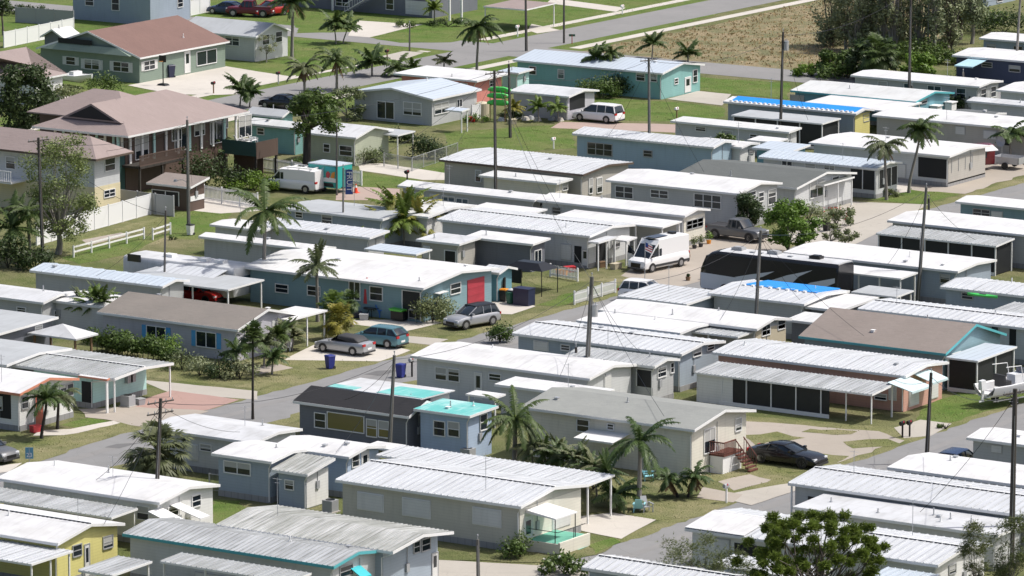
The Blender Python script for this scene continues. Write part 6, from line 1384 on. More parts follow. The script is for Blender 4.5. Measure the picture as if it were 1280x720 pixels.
# chairs and patio of the teal house
chair('bright blue lounge chair on the teal house patio',478,396,'blue',2.4); chair('dark blue chair by the teal patio wall',491,393,'bin_blue',2.6); chair('pale blue garden chair under the big palm',811,601,'chair_c',2.2); chair('grey-blue garden chair beside the big palm trunk',808,640,'grey_p',1.0); chair('light blue garden chair by the grey-blue one',799,640,'chair_c',3.6)
root=thing('patio_umbrella','closed red parasol on the teal house patio','parasol',tuple(G(459,394)),0); mb=MB(); mb.tube([(0,0,0),(0,0,3.1)],.03,5); mb.cyl((0,0,0),.3,.08,10); part('pole',mb,'trim',root,local=True); mb=MB(); mb.tube([(0,0,1.0),(0,0,1.7),(0,0,2.6),(0,0,3.1)],[.34,.30,.26,.04],9); part('canopy',mb,'red',root,local=True)
root=thing('patio_table','dark round patio table beside the closed red parasol','table',tuple(G(464,396)),0); mb=MB(); mb.cyl((0,0,.7),.65,.05,16); part('table_top',mb,'black',root,local=True)
for s in range(4): mb=MB(); a=s*1.57+.7; mb.tube([(0.1*math.cos(a),.1*math.sin(a),.7),(.5*math.cos(a),.5*math.sin(a),0)],.03,4); part('leg',mb,'black',root,local=True)
root=thing('barbecue','dark barbecue with green tray on the teal house patio','barbecue',tuple(G(499,401)),0); mb=MB(); mb.box(-.6,.6,-.35,.35,.1,.8); part('cabinet',mb,'black',root,local=True); mb=MB(); mb.hexa([(-.65,-.4,.82),(.5,-.4,.82),(.5,.4,.82),(-.65,.4,.82)],[(-.75,-.45,1.0),(.6,-.45,.95),(.6,.45,.95),(-.75,.45,1.0)]); part('tray',mb,'greenp',root,local=True)
root=thing('steel_cart','grey trolley table at the corner of the teal house patio','table',tuple(G(517,402)),0); mb=MB(); mb.box(-.35,.35,-.25,.25,.95,1.0); mb.box(-.35,.35,-.25,.25,.3,.34); part('table_top',mb,'grey_p',root,local=True)
for x in(-.32,.32):
    for y in(-.22,.22): mb=MB(); mb.tube([(x,y,0),(x,y,.95)],.03,4); part('leg',mb,'grey_p',root,local=True)
for i,(px,py,l,c) in enumerate(((868,311,'left of the three pots by the cream-ended home','plastic'),(876,309,'middle of the three pots by the cream-ended home','plastic'),(886,305,'orange pot nearest the grey pickup','orange'))): potted('potted palm-like plant, '+l,px,py,c,'leafg' if i<2 else 'leafb',.9)
potted('tan pot with a dark plant at the foot of the gravel drive',860,351,'wood','leafd',.3); potted('grey pot standing beside the black coach',879,350,'grey_p','leafd',.3); potted('dark slim planter between the white van and the pots',860,323,'wood','leafd',.3)
root=thing('flag','small striped flag on a thin white pole in front of the white van','flag',tuple(G(806,372)),math.radians(30)); mb=MB(); mb.tube([(0,0,0),(0,0,5.0)],.035,6); part('flagpole',mb,'metal',root,local=True)
mb=MB(); n=7
for i in range(n): z=4.6-i*.1; mb.quad((.03,0,z),(.6,.1,z-.28),(.6,.1,z-.38),(.03,0,z-.1))
fl=part('flag_cloth',mb,'red',root,local=True)
mb=MB()
for i in range(0,n,2): z=4.6-i*.1; mb.quad((.03,-.006,z),(.6,.094,z-.28),(.6,.094,z-.38),(.03,-.006,z-.1))
part('white_stripe',mb,'white_p',fl,local=True); mb=MB(); mb.quad((.02,-.012,4.62),(.27,.035,4.5),(.27,.035,4.15),(.02,-.012,4.27)); part('canton',mb,'sign_blue',fl,local=True)
# rocks edging along far garden
for i,(px,py) in enumerate(((650,148),(657,150),(664,149),(672,151),(690,150),(700,151),(627,151))):
    rr=random.Random(i); mb=MB(); leafcloud; g=G(px,py); mb.cyl((g.x,g.y,0),.45,.35,7,.25); single('garden_rock',mb,'conc_w' if i%2 else 'grey_p','pale edging rock in the bed in front of the white-roofed garage','rock','edging rocks')
# ================================================================ FENCES
fence('long bright white vinyl fence below the apartment house',(46,307),(188,268),1.9); fence('shaded grey-white vinyl fence meeting the bright one at its end',(149,262),(217,271),1.9,mat='grey_p'); fence('two-rail white ranch fence on the left lawn',(92,322),(180,299),1.0,'rail'); fence('short two-rail white fence piece right of the longer one',(191,300),(213,293),1.0,'rail')  # fences labelled shaded carry that shade in their grey panel colour
fence('white picket fence behind the bright lawn shed',(255,251),(322,262),1.5,'picket'); fence('white picket fence behind the cargo van',(322,213),(452,232),1.4,'picket'); fence('low white picket fence beside the white van',(718,381),(769,366),1.1,'picket'); fence('short white picket fence in front of the white-framed porch',(688,346),(722,352),1.1,'picket')
fence('white vinyl fence along the far left garden',(5,60),(92,42),1.8); fence('grey-shaded vinyl fence at the top left corner',(20,28),(92,33),1.8,mat='grey_p'); fence('bright white fence beside the two-storey house',(238,20),(262,15),1.8)
fence('dark board fence beside the red roller door',(611,372),(631,376),1.9,'board','bark_d'); fence('chain-link fence with green slats beside the far drive',(480,208),(515,214),1.3,'chain','galv',group='chain-link fences'); fence('chain-link fence climbing towards the taupe home',(515,214),(572,195),1.3,'chain','galv',group='chain-link fences')
fence('thin chain-link fence beside the boxy-awning home',(262,613),(318,622),1.2,'chain','galv',group='chain-link fences'); fence('white vinyl fence panel beside the coral bungalow tank',(590,150),(600,148),1.5)
# ================================================================ POLES
G_='utility poles'
PL=[('dark leaning pole in front of the gnarled pale tree at left',(54,333),(48,172),1,0,'pole'),
('slim dark pole rising from the blue-white roof at left',(205,377),(207,263),0,0,'pole'),
('grey metal pole with a lamp by the white bin on the bright lawn',(236,292),(234,150),0,0,'pole_g'),
('slender grey pole beside the mural trailer',(429,306),(429,210),0,0,'pole_g'),
('thin black pole in front of the mural trailer',(421,244),(421,158),0,0,'pole'),
('tall dark pole in the centre in front of the taupe home',(620,272),(618,88),1,0,'pole'),
('tall dark pole just right of the green kayaks',(638,172),(636,80),0,0,'pole'),
('tall brown pole standing right of the minivan',(812,212),(811,72),1,0,'pole_g'),
('dark pole carrying a small transformer in front of the dry field',(975,182),(979,40),0,.88,'pole'),
('very tall pole in front of the shaggy grove',(1136,142),(1139,-16),0,0,'pole'),
('pale grey pole among the grove trunks',(1160,72),(1161,-14),0,0,'bark_l'),
('stub pole right beside the very tall grove pole',(1140,140),(1140,107),0,0,'pole_g'),
('tall pale pole at the right edge beside the navy home',(1269,100),(1276,-10),1,0,'bark_l'),
('black pole by the far road left of the street name sign',(705,54),(705,-12),0,0,'pole'),
('black pole standing in front of the pink carport',(658,64),(657,-12),0,0,'pole'),
('thick leaning pole with a transformer in the centre of the park',(732,496),(740,346),0,.72,'pole_g'),
('short leaning post left of the transformer pole',(722,492),(720,434),0,0,'pole'),
('short dark post right of the transformer pole',(755,500),(755,454),0,0,'pole'),
('tall leaning brown pole between the white roofs right of centre',(943,432),(951,288),0,0,'pole_g'),
('leaning weathered pole in front of the ribbed screened porch',(1147,378),(1158,234),0,0,'pole_g'),
('short stump pole behind the ribbed screened porch',(1161,284),(1161,248),0,0,'pole'),
('dark slanting pole beside the cyan window awnings',(1158,580),(1164,466),0,0,'pole'),
('big dark pole at the right edge of the foreground',(1264,706),(1269,486),1,0,'pole'),
('weathered wooden pole in front of the black-shingled house',(486,576),(493,444),0,0,'pole_g'),
('dark pole with glass insulators beside the fan palm',(194,660),(201,498),2,0,'pole'),
('short weathered post at the bottom centre',(598,722),(597,674),0,0,'pole_g'),
('short dark post above the pine tree crown',(1041,672),(1044,630),0,0,'pole'),
('short grey post in front of the navy mobile home',(1204,128),(1204,90),0,0,'bark_l'),
('small post on the low wall right of the round shrub',(1232,122),(1232,103),0,0,'bark_l'),
('thin sign pole by the far crossroads',(512,64),(512,30),0,0,'pole'),
('slender post standing in front of the mint building',(1080 and 1243,560),(1243,487),0,0,'pole')]
TOPS={}
for i,(lab,b,t,arm,tr_,mt) in enumerate(PL):
    if i==len(PL)-1: continue
    big=(b[1]-t[1])>75
    sc__=1.0 if big else .7
    rad=(.17,.11) if big else (.13,.10)
    if 'thin' in lab or 'slender' in lab or 'slim' in lab or 'pale grey' in lab: rad=(.10,.07)
    if 'thick' in lab or 'big dark' in lab: rad=(.21,.15)
    r=pole(lab,b,t,rad,mt,arms=arm,trans=tr_,lamp=.45 if 'with a lamp' in lab else 0,insul=1,box=None)
    if not big: r.name='wooden_post'; r['category']='post'
    TOPS[i]=Vector(r['_top']); del r['_top']
def tp(i,dz=-.3,dx=0): return TOPS[i]+Vector((dx,dx*.5,dz))
for n_,(a,b,s,l) in enumerate(((0,2,1.0,'wires from the pole by the gnarled tree to the metal lamp pole'),(2,6,1.3,'long wires from the metal lamp pole towards the green kayaks'),(5,6,.8,'wires between the centre pole and the kayak pole'),(5,7,1.2,'wires from the centre pole to the brown pole by the minivan'),(7,8,1.2,'wires crossing from the brown pole to the field transformer'),(8,9,1.2,'wires from the field transformer pole to the grove pole'),(15,18,1.4,'wires from the leaning transformer pole to the tall leaning brown pole'),(18,19,1.2,'wires from the tall leaning brown pole to the weathered porch pole'),(15,5,1.5,'wires from the leaning transformer pole to the tall centre pole'),(23,15,1.2,'wires between the black-shingle pole and the transformer pole'),(24,23,1.2,'wires between the fan palm pole and the black-shingle pole'),(1,0,1.0,'wires from the slim left pole to the pole by the gnarled tree'),(3,5,1.0,'wires from the pole by the mural trailer to the centre pole'),(21,22,1.0,'wires from the slanting pole to the big foreground pole'),(12,9,1.0,'wires at the upper right between the pale pole and the grove pole'))):
    wire(l,tp(a),tp(b),s,.019)
# service drops from poles to roofs
for a,px,py,z,l in ((5,560,196,3.3,'service wire from the centre pole to the taupe home'),(5,700,262,3.2,'service wire from the centre pole to the white flat carport'),(7,760,170,3.4,'service wire from the brown pole to the pale blue home'),(7,880,215,3.2,'service wire from the brown pole to the slate cottage'),(3,500,250,3.0,'service wire from the grey pole to the grey home roof'),(15,700,470,3.2,'service wire from the transformer pole to the long white house'),(15,800,440,3.2,'service wire from the transformer pole to the ribbed-roof home'),(15,830,520,4.2,'service wire from the transformer pole to the cream house'),(18,1000,375,3.2,'service wire from the tall brown pole to the tarpaulin home'),(18,900,400,3.2,'service wire from the tall brown pole to the tan-ended home'),(18,1080,420,3.6,'service wire from the tall brown pole to the tan shingle roof'),(19,1110,330,3.0,'service wire from the weathered pole to the flat white roof'),(19,1220,300,3.0,'service wire from the weathered pole to the screened porch home'),(23,430,500,3.6,'service wire from the wooden pole to the black shingle roof'),(23,420,565,3.3,'service wire from the wooden pole to the blue home'),(24,120,600,3.4,'service wire from the insulator pole to the boxy-awning home'),(24,300,540,3.2,'service wire from the insulator pole to the grey framed-window home'),(24,130,655,3.4,'service wire from the insulator pole to the yellow home'),(1,120,345,3.1,'service wire from the slim left pole to the blue-white roof'),(2,240,230,2.8,'service wire from the metal lamp pole to the brown shed'),(2,120,190,5.6,'service wire from the metal lamp pole to the apartment roof'),(21,1110,470,3.2,'service wire from the slanting pole to the pink-ended home'),(22,1150,640,3.2,'service wire from the foreground pole to the low white home'),(8,1010,150,3.2,'service wire from the field transformer to the tarpaulined roof')):
    wire(l,tp(a,-.5),G(px,py,z),.45,.016,'service drops')
# ================================================================ TREES
GP='palms among the homes'
palm('tall arching palm with a smooth grey trunk at left centre',(329,372),(331,272),'coco','palm',(.19,.13),scale=1.32,var=1)
palm('feathery palm in front of the white roof of the teal house',(397,402),(396,340),'royal','palm_g',(.15,.11),scale=0.88,var=2)
palm('tall palm with drooping grey-green fronds by the far road',(596,88),(598,34),'queen','palm',(.14,.11),scale=1.16,var=3,dead=6)
palm('very tall trunk palm with crown cut by the top edge, left of centre',(365,74),(366,4),'queen','palm',(.19,.15),scale=1.22,var=4,dead=5)
palm('left palm of the slender pair beside the grey garage house',(420,55),(418,30),'small','palm',(.08,.06),scale=1.52,var=1); palm('right palm of the slender pair beside the grey garage house',(429,54),(434,34),'small','palm',(.08,.06),scale=1.52,var=2)
palm('palm with dead hanging fronds beside the far street, nearer the bungalow',(421,113),(421,76),'queen','palm',(.15,.12),scale=1.04,var=5,dead=6); palm('shaggy palm with a brown skirt left of its neighbour on the far street',(381,122),(380,86),'queen','palm_g',(.15,.12),scale=0.92,var=6,dead=10)
palm('cluster palm in front of the long white drive',(300,133),(302,113),'small','palm',(.09,.07),scale=1.65,var=3); palm('second small palm beside the cluster by the white drive',(312,134),(313,118),'small','palm',(.08,.06),scale=1.22,var=4)
palm('bushy dark palm behind the pale blue roof',(465,95),(465,80),'small','palm',(.12,.1),scale=1.71,var=5); palm('low dark palm right of the bushy one behind the pale blue roof',(497,95),(497,85),'small','palm',(.1,.08),scale=1.46,var=6); palm('third low palm in the row behind the pale blue roof',(515,94),(515,86),'small','palm',(.1,.08),scale=1.22,var=1)
palm('small palm on the verge left of the tall road palm',(555,88),(555,77),'small','palm_g',(.09,.07),scale=1.04,var=2); 
palm('thin palm in front of the teal bungalow, left one',(746,112),(745,72),'small','palm',(.07,.05),scale=1.40,var=3); palm('thicker dark palm in front of the teal bungalow',(763,112),(764,68),'queen','palm',(.11,.09),scale=0.73,var=1,dead=5)
palm('small dark palm on the verge behind the teal roof',(815,74),(816,56),'small','palm',(.08,.06),scale=1.46,var=4); palm('dark palm at the edge of the dry field',(860,78),(860,68),'small','palm',(.08,.06),scale=1.34,var=5)
palm('straight tall palm in front of the wide white carport roof',(1108,250),(1106,182),'queen','palm_g',(.15,.10),scale=0.88,var=2,dead=5); palm('curving tall palm right beside the straight one',(1136,241),(1150,162),'queen','palm',(.15,.10),scale=0.98,var=3,dead=3)
palm('dark short palm at the right edge behind the camper',(1263,202),(1263,168),'small','palm',(.14,.1),scale=1.52,var=6)
palm('fan palm with yellowing fronds beside the teal-blue hatchback',(424,425),(423,402),'fan','palm_y',(.15,.13),scale=1.10,var=1,bark='bark'); palm('green fan palm behind the yellowing one',(412,412),(415,384),'fan','palm_l',(.13,.11),scale=0.92,var=2,bark='bark'); palm('fan palm by the corner of the lilac-grey house carport',(440,408),(437,378),'fan','palm',(.12,.1),scale=0.73,var=3,bark='bark')
palm('young palm with bright fronds in front of the brown shingle roof',(117,418),(117,390),'royal','palm_l',(.14,.1),scale=0.83,var=4); palm('second young palm left of the bright one by the white roofs',(106,414),(103,386),'royal','palm_g',(.12,.09),scale=0.63,var=5); palm('third young palm right of the bright one by the white roofs',(122,420),(128,385),'royal','palm',(.12,.09),scale=0.71,var=6)
palm('thin-trunked dark fan palm in front of the lilac-grey house',(316,524),(316,424),'fan','palm',(.10,.07),scale=0.88,var=4,bark='bark_d')
for i,(px,py,tx,ty,k,s) in enumerate(((296,470,296,440,'small',1.1),(330,458,331,430,'small',1.2),(345,446,347,420,'small',1.2),(357,440,358,415,'small',1.1),(340,468,341,448,'small',1.0),(365,438,367,422,'small',.9))):
    palm(['short palm under the white corner fascia','short palm beside the lilac-grey end wall','taller short palm by the lilac-grey garage door','short palm nearest the white carport post','lowest palm in the bed by the lawn','small palm against the white carport post'][i],(px,py),(tx,ty),k,'palm_g' if i%2 else 'palm',(.08,.06),scale=s,var=i+1)
palm('dark drooping palm in front of the coral door',(52,548),(58,500),'queen','palm',(.12,.09),scale=0.76,var=4,bark='bark_d'); palm('second drooping palm right beside the one at the coral door',(72,536),(73,498),'queen','palm_g',(.12,.09),scale=0.73,var=5,bark='bark_d')
palm('large round fan palm beside the insulator pole at lower left',(198,604),(198,566),'fan','palm_g',(.25,.22),scale=1.75,var=5,bark='bark',dead=10)
palm('big palm with hanging plumes beside the turquoise roof',(643,592),(644,532),'coco','palm',(.2,.14),scale=1.00,var=3); palm('big royal-looking palm on the lawn of the cream house',(799,637),(800,560),'coco','palm',(.19,.13),scale=1.00,var=4)
palm('left palm of the shaggy pair on the cream house lawn',(847,622),(836,600),'queen','palm',(.09,.07),scale=0.61,var=5,dead=9,bark='bark_d'); palm('right palm of the shaggy pair on the cream house lawn',(860,622),(868,598),'queen','palm',(.09,.07),scale=0.63,var=6,dead=9,bark='bark_d')
palm('low palm in the shade beside the carport post',(772,634),(770,618),'small','palm',(.1,.08),scale=1.59,var=2)
palm('palm top behind the yellow mobile home',(38,652),(38,628),'small','palm_g',(.1,.08),scale=1.22,var=3)
palm('large wispy palm on the left edge above the white roofs',(20,330),(16,292),'royal','palm',(.15,.12),scale=1.16,var=6); palm('dark palm leaning over the left edge',(38,328),(35,270),'coco','palm',(.15,.12),scale=0.85,var=5)
palm('tall dark palm with a thick trunk in the upper right shrubbery',(1092,104),(1096,68),'fan','palm',(.24,.2),scale=1.59,var=2,bark='bark_l')
palm('small palm in front of the grey garage door of the far house',(543,30),(543,12),'small','palm_l',(.08,.06),scale=1.22,var=4)
palm('small palm on the bed in front of the white-roofed garage, left',(673,152),(673,135),'small','palm_l',(.06,.05),scale=0.98,var=5); palm('small palm on the bed in front of the white-roofed garage, right',(698,152),(697,134),'small','palm_l',(.06,.05),scale=0.98,var=6); palm('pale yellow-green palm at the end of the white-roofed garage bed',(642,150),(642,136),'small','palm_y',(.06,.05),scale=0.98,var=1)
palm('short palm in front of the olive-walled cottage',(416,192),(415,164),'small','palm_g',(.12,.1),scale=1.10,var=2,dead=4)
palm('tall thin palm hanging over the dark deck of the big house',(262,215),(262,182),'queen','palm',(.12,.1),scale=0.92,var=3)
for i,(px,py,s) in enumerate(((492,306,1.0),(505,308,1.15),(520,306,1.0),(500,300,1.2),(512,298,1.1))): palm(['left stem','front stem','right stem','rear left stem','rear right stem'][i]+' of the dense clumping palm behind the white roof',(px,py),(px+(px-506)*.35,py-22-5*i%9),'royal','palm_l' if i%2 else 'palm_y',(.07,.06),scale=1.0*s,var=i+1)
for i in range(8):
    px=668+i*13; palm(['first','second','third','fourth','fifth','sixth','seventh','eighth'][i]+' palm from the left in the clumping row before the cream house',(px,596+i*4.2),(px+(i%3-1)*3,566+i*4+(i%2)*5),'royal','palm' if i%2 else 'palm_g',(.07,.06),scale=.62,var=i%6+1)
palm('small palm by the pole stub behind the segmented roof',(440,318),(439,302),'small','palm_l',(.07,.06),scale=1.10,var=1)
# broadleaf
GT='trees among the homes'
tree('tall sparse tree with a pale twisting trunk beside the bright vinyl fence',(73,318),(25,168,128,300),'leafl','bark_l',46,.11,240,.26,seed=2,limbs=14,csize=.27)
tree('dense dark tree at the left edge by the pinkish hip roofs',(25,172),(-10,84,72,166),'leafd','bark',34,.17,260,.2,seed=3,csize=.34)
tree('spreading oak with a thick dark trunk in front of the olive cottage',(383,226),(352,112,428,165),'leafm','bark_d',20,.16,330,.38,seed=4,csize=.42,limbs=6)
tree('small round clipped tree beside the grey pickup',(933,290),(915,246,953,280),'leafd','bark',16,.11,420,.13,seed=5,csize=.5)
tree('bright green tree in front of the black coach',(985,318),(955,250,1022,306),'leafb','bark',26,.14,300,.15,seed=6,csize=.36)
tree('thin sparse tree with red flowers to its left',(1032,312),(1022,262,1080,304),'leafg','bark_l',16,.12,120,.08,seed=7,limbs=8,csize=.3)
tree('mango-like bushy tree at the right edge of the grove shrubs',(1165,108),(1125,68,1172,104),'leafb','bark',22,.18,240,.12,seed=8,csize=.4)
tree('broad dark tree at the left of the grove shrubbery',(1045,95),(1012,62,1075,92),'leafm','bark',22,.18,260,.15,seed=9,csize=.4)
tree('dark leafy tree under the shaggy grove',(1078,100),(1052,48,1128,90),'leafd','bark',26,.2,260,.18,seed=10,csize=.36)
tree('pine tree with rounded needle clumps at the bottom right',(1020,800),(908,643,1122,765),'pine','bark',140,.15,260,.2,seed=11,csize=.112,limbs=50,flat=.8,name='pine_tree')
tree('sparse feathery grey-green tree at the bottom, left of the pine',(862,760),(812,672,915,745),'leafg','bark_l',34,.10,60,.07,seed=12,limbs=11,csize=.30,needles=1)
tree('second feathery tree just left of the pine crown',(910,770),(880,690,950,750),'leafg','bark_l',22,.10,55,.06,seed=13,limbs=7,csize=.34,needles=1)
tree('wispy casuarina in front of the big pole at the bottom right',(1262,780),(1236,630,1290,740),'leafg','bark_l',40,.10,50,.07,seed=14,limbs=13,csize=.32,needles=1)
tree('small wispy casuarina left of the big foreground pole',(1222,770),(1200,655,1236,740),'leafg','bark_l',26,.10,50,.06,seed=15,limbs=9,csize=.4,needles=1)
tree('leafy bush-tree behind the white-fronted small home',(905,205),(888,170,930,200),'leafm','bark',14,.14,230,.1,seed=16)
tree('grey-green willowy tree left of the grey gabled bungalow',(435,150),(395,110,468,148),'leafg','bark_l',22,.12,150,.12,seed=17,csize=.35)
tree('pale young tree beside the white bungalow end wall',(333,78),(322,40,345,70),'leafgrey','bark_l',9,.1,60,.06,seed=18,limbs=6)
tree('green tree at the top left corner behind the vinyl fence',(4,44),(-15,-20,14,24),'leafd','bark',12,.18,200,.12,seed=19)
rrg=random.Random(5)
for i,(px,py,x0,y0,x1,y1) in enumerate(((1040,58,1022,-30,1052,48),(1058,62,1046,-40,1068,50),(1073,66,1062,-40,1086,50),(1090,64,1078,-50,1100,48),(1104,68,1096,-45,1114,55),(1118,70,1108,-50,1128,60),(1130,66,1122,-40,1140,52),(1148,70,1140,-50,1158,60),(1168,72,1160,-45,1176,58),(1190,64,1178,-60,1200,58),(1186,60,1172,-60,1192,55),(1215,55,1205,-20,1228,30),(1200,50,1194,-40,1210,30))):
    x0-=6;x1+=6;y1+=rrg.randint(-6,18)
    tree(['first','second','third','fourth','fifth','sixth','seventh','eighth','ninth','tenth','eleventh','last','second-last'][i]+' shaggy grey tree from the left in the upper right grove',(px,py),(x0,y0,x1,y1),'leafgrey','bark_l' if i%3 else 'bark',46,.17,60,.20,seed=20+i,limbs=15,csize=.42,flat=1.5,group='shaggy grey grove trees')
for i,(px,py,w,h,m,l) in enumerate(((1060,98,7,2.2,'leafm','low bush at the corner of the dry field'),(1015,95,4,1.5,'leafb','light green bush at the left tip of the grove shrubs'),(1195,80,5,1.8,'leafm','bush between the grove and the grey-blue home'),(1215,38,9,3.0,'leafb','bright green hedge-like bush at the top right'),(1255,42,9,3.2,'leafd','dark bush at the top right corner'),(1110,60,9,3.5,'leafd','dark undergrowth beneath the shaggy grove'),(1075,55,6,3.0,'leafd','dark undergrowth left beneath the shaggy grove'),(1150,75,7,2.6,'leafm','undergrowth at the right of the grove trunks'),(1180,112,3,1.6,'leafm','bush below the tan path at upper right'),(1225,98,5,2.2,'leafm','bush under the pale blue awning'),(1190,138,2.6,2.2,'leafd','round shrub by the white door hoods'))):
    bush(l,px,py,w,h,m,seed=i,leaf=.16,per=900)
B=[(536,198,2.9,2.6,'leafd','dark round shrub at the corner of the far lawn',.12,1600),(500,178,3.0,1.6,'leafd','brushy shrub below the grey gabled bungalow',.12,700),(625,428,1.9,1.9,'leafm','round green bush on the road edge beside the silver SUV',.10,1500),(541,404,2.0,3.0,'leafg','tall prickly shrub at the corner of the teal patio',.11,1500),(552,398,1.5,2.2,'leafgrey','pale cactus-like shrub next to the prickly one',.1,700),(575,382,1.8,1.6,'leafb','flowering shrub in front of the red roller door',.09,700),
(650,697,2.0,1.9,'leafm','round shrub beside the green-carpeted entry',.10,1200),(706,718,3.6,1.5,'leafm','leafy bush with white blossoms at the bottom centre',.14,900),(663,143,3.2,2.2,'leafm','green shrub against the white-roofed garage wall',.12,900),(720,119,0.1,.1,'leafm','',.1,10),(750,122,5.0,2.4,'leafm','wide shrub in front of the teal bungalow',.13,1500),(770,120,3.2,3.0,'leafd','dark shrub beside the palm at the teal bungalow',.13,1200),(318,238,5.5,1.9,'leafb','bright green shrub beside the cargo van',.12,1400),(258,236,4.6,4.2,'leafd','tall dark shrub beside the brown-roofed house',.13,1500),(300,236,3.4,2.6,'leafd','dark shrub behind the white picket fence',.12,700),(380,213,3.0,1.4,'leafm','low shrub at the foot of the oak',.12,500),
(455,205,4.0,1.8,'leafg','straggly shrub in front of the olive cottage',.11,700),(470,202,3.5,1.6,'leafm','green shrub by the chain-link fence',.11,700),(1010,276,3.2,2.0,'leafgrey','silvery shrub beside the slate-roofed cottage',.10,900),(1045,283,2.6,2.0,'leafg','shrub with red flowers beside the slate-roofed cottage',.10,700),(1010,258,1.6,1.6,'leafd','small dark shrub under the slate gable',.10,500),(1110,246,1.8,.9,'leafg','low shrub at the foot of the straight tall palm',.1,300),(130,118,3.5,2.6,'leafm','bright shrub beside the green bungalow corner',.12,900),(68,146,4,2.4,'leafd','dark bush left of the brown-roofed house',.13,900),(80,128,4.0,2.2,'leafg','grey-green palm-like bush by the small boat',.12,800),(10,335,4.5,3.6,'leafd','large dark bush at the left edge',.14,1500),(45,338,3.0,2.4,'leafd','dark bush beneath the sparse twisting tree',.13,800),(1182,536,1.5,.5,'leafm','low weeds beside the pink-ended home',.08,200),(215,300,.8,.5,'leafm','small tuft of weeds below the short rail fence',.08,90),(18,18,9,1.3,'leafd','clipped dark hedge at the top left corner',.12,1200),(690,600,3.0,2.2,'leafm','rounded shrub in front of the cream house',.12,700),(742,612,3.2,2.0,'leafd','dark shrub beneath the clumping palms',.12,700),(640,150,2.2,1.2,'leafd','dark low shrub right of the kayak rack',.1,500),(595,152,2.8,1.0,'leafb','bright low bush beside the coral bungalow',.1,500),(505,34,3.0,1.0,'leafm','low shrub row by the far garage column',.1,400),(560,33,5.0,1.0,'leafd','dark low hedge in front of the far grey house',.1,500)]
for i,(px,py,w,h,m,l,lf,per) in enumerate(B):
    if not l: continue
    bush(l,px,py,w,h,m,seed=i+40,leaf=lf,per=per,flower='flower_w' if 'white blossoms' in l else 'flower_r' if 'red flowers' in l else 'orange' if 'flowering' in l else None)
hedge_line('clipped green hedge below the blue-shuttered windows',(118,438),(214,455),1.9,1.4,'leafm',seed=1); 
for i,(px,py,w,h,m,l) in enumerate(((228,462,2.6,2.0,'leafg','straggly shrub under the right blue-shuttered window'),(250,470,2.4,1.7,'leafgrey','pale dry shrub in the bed before the lilac-grey house'),(275,473,1.8,2.4,'leafd','upright dark shrub in the bed before the lilac-grey house'),(300,474,2.8,1.7,'leafgrey','dry twiggy shrub at the corner of the lilac-grey house'),(205,450,2.0,2.8,'leafb','taller bright shrub between the blue-shuttered windows'))): bush(l,px,py,w,h,m,seed=i+90,leaf=.1,per=800)
# ground cover: tufts and weeds over the lawns and the field
def inside(x,y,P):
    c=False; n=len(P); j=n-1
    for i in range(n):
        if (P[i][1]>y)!=(P[j][1]>y) and x<(P[j][0]-P[i][0])*(y-P[i][1])/(P[j][1]-P[i][1])+P[i][0]: c=not c
        j=i
    return c
rr=random.Random(99)
def scatter(name,sel,mat,dens,size,maxn,patch):
    mb=MB()
    for idx,(nm,mt,P_,z) in enumerate(GP_):
        if not sel(nm,mt): continue
        xs=[p[0] for p in P_]; ys=[p[1] for p in P_]; A=(max(xs)-min(xs))*(max(ys)-min(ys)); later=[q for q in GP_[idx+1:] if q[3]>z]
        for k in range(min(maxn,int(A*dens))):
            x,y=rr.uniform(min(xs),max(xs)),rr.uniform(min(ys),max(ys))
            if not inside(x,y,P_) or any(inside(x,y,q[2]) for q in later): continue
            if -232.3<x<-224.9 or -183.6<x<-176 or -327.3<x<-319.5 or -318<x<-316.3 or 480<y<489: continue
            for t in range(rr.randint(2,5) if patch else 2):
                ox,oy=x+rr.gauss(0,.16),y+rr.gauss(0,.16); s=size*rr.uniform(.5,1.5); a=rr.uniform(0,6.28); dx,dy=math.cos(a)*s*.45,math.sin(a)*s*.45
                mb.quad((ox-dx,oy-dy,z),(ox+dx,oy+dy,z),(ox+dx*1.3+rr.uniform(-.5,.5)*s,oy+dy*1.3,z+s),(ox-dx*.8,oy-dy*.8+rr.uniform(-.5,.5)*s,z+s*.9))
    o=bpy.data.objects.new(name,mb.mesh(name,mat)); COL.objects.link(o); o['kind']='stuff'; return o
o=scatter('lawn_tufts',lambda n,m:n in('lawn','grass_verge'),'tuft',2.5,.045,6000,0); o['label']='tufts of grass and weeds scattered over the lawns'
o=scatter('field_weeds',lambda n,m:n=='dry_field','tuft_dry',2.2,.13,15000,0); o['label']='dry weeds covering the tan field'
def condenser(label,px,py):
    g=G(px,py); r=thing('air_conditioner',label,'air conditioner',tuple(g),0,'air conditioners beside the homes'); mb=MB(); mb.box(-.4,.4,-.4,.4,.08,.85); part('cabinet',mb,'grey_p',r,local=True)
    mb=MB(); mb.cyl((0,0,.85),.32,.03,14); part('fan_grille',mb,'black',r,local=True); mb=MB(); mb.box(-.5,.5,-.5,.5,0,.08); part('pad',mb,'conc',r,local=True)
for px,py,l in ((413,640,'air conditioner left of the shuttered cream home'),(585,575,'air conditioner beside the pale blue turquoise-roofed house'),(160,508,'air conditioner beside the mint green building'),):
    condenser('grey '+l,px,py)
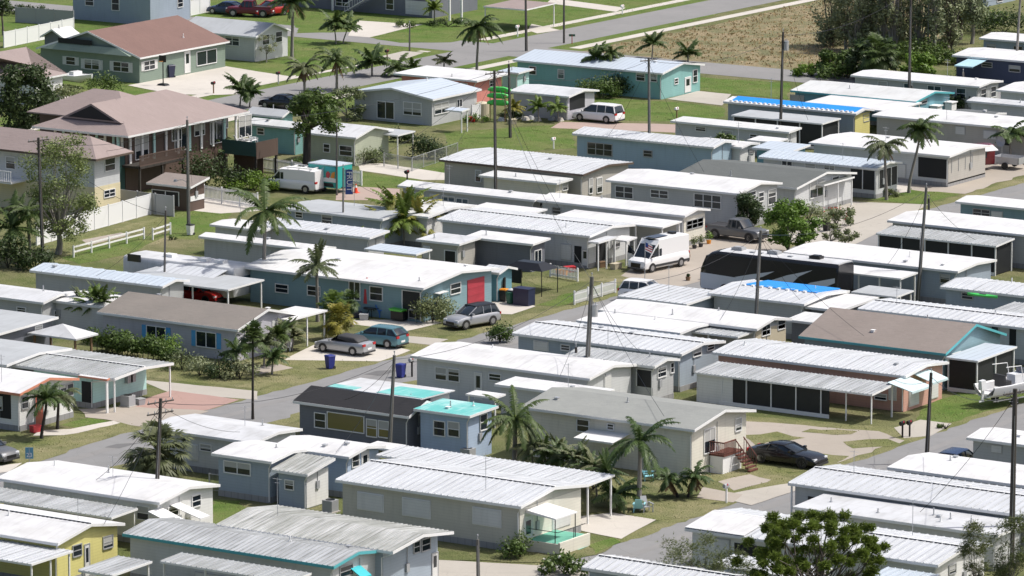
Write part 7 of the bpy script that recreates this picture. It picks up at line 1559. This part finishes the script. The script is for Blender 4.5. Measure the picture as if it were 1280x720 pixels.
for px,py,m,l in ((445,397,'bin_navy','dark box under the window of the teal house'),(455,400,'grey_p','grey cool box on the teal house patio'),(712,340,'red','red tub on the grass by the white-framed porch'),(702,344,'orange','orange toy box by the white-framed porch'),(752,334,'wood','wooden crate on the white-framed porch'),(770,336,'beige','tan crate on the drive by the white-framed porch'),(45,540,'red','red tub beside the coral door path'),(175,506,'grey_p','grey crate behind the mint building post'),(590,152,'light_red','red box at the foot of the kayak rack'),(640,155,'beige','tan box in the rock bed')):
    g=G(px,py); r=thing('storage_crate',l,'crate',tuple(g),rr.uniform(0,1.5),'yard boxes and tubs'); a=rr.uniform(.25,.45); mb=MB(); mb.hexa([(-a,-.25,0),(a,-.25,0),(a,.25,0),(-a,.25,0)],[(-a*1.1,-.29,.45),(a*1.1,-.29,.45),(a*1.1,.29,.45),(-a*1.1,.29,.45)]); part('body',mb,m,r,local=True)
    mb=MB(); mb.box(-a*1.15,a*1.15,-.31,.31,.45,.5); part('lid',mb,m,r,local=True)
# ================================================================ LIGHT
EL=57.0; sd=Vector((.80*math.cos(math.radians(EL)),.60*math.cos(math.radians(EL)),math.sin(math.radians(EL))))
sun=bpy.data.objects.new('sun',bpy.data.lights.new('sun','SUN')); COL.objects.link(sun); sun.data.energy=3.8; sun.data.angle=math.radians(.5); sun.data.color=(1,.965,.91)
sun.rotation_euler=sd.to_track_quat('Z','Y').to_euler()
w=bpy.data.worlds.new('World'); sc.world=w; w.use_nodes=True; nt=w.node_tree; bg=nt.nodes['Background']
sky=nt.nodes.new('ShaderNodeTexSky'); sky.sky_type='NISHITA'; sky.sun_disc=False; sky.sun_elevation=math.radians(EL); sky.sun_rotation=math.atan2(sd.x,sd.y); sky.air_density=.8; sky.dust_density=4.0; sky.ozone_density=.6
nt.links.new(sky.outputs[0],bg.inputs[0]); bg.inputs[1].default_value=.15
sc.view_settings.view_transform='Standard'; sc.view_settings.look='None'; sc.view_settings.gamma=1; sc.view_settings.exposure=0.0; sc.view_settings.use_curve_mapping=False
dup=[k for k,v in LABELS.items() if len(v)>1]
if dup: print('DUPLICATE LABELS',dup)
for k in LABELS:
    n=len(k.split())
    if n<4 or n>16: print('LABEL LENGTH',n,k)
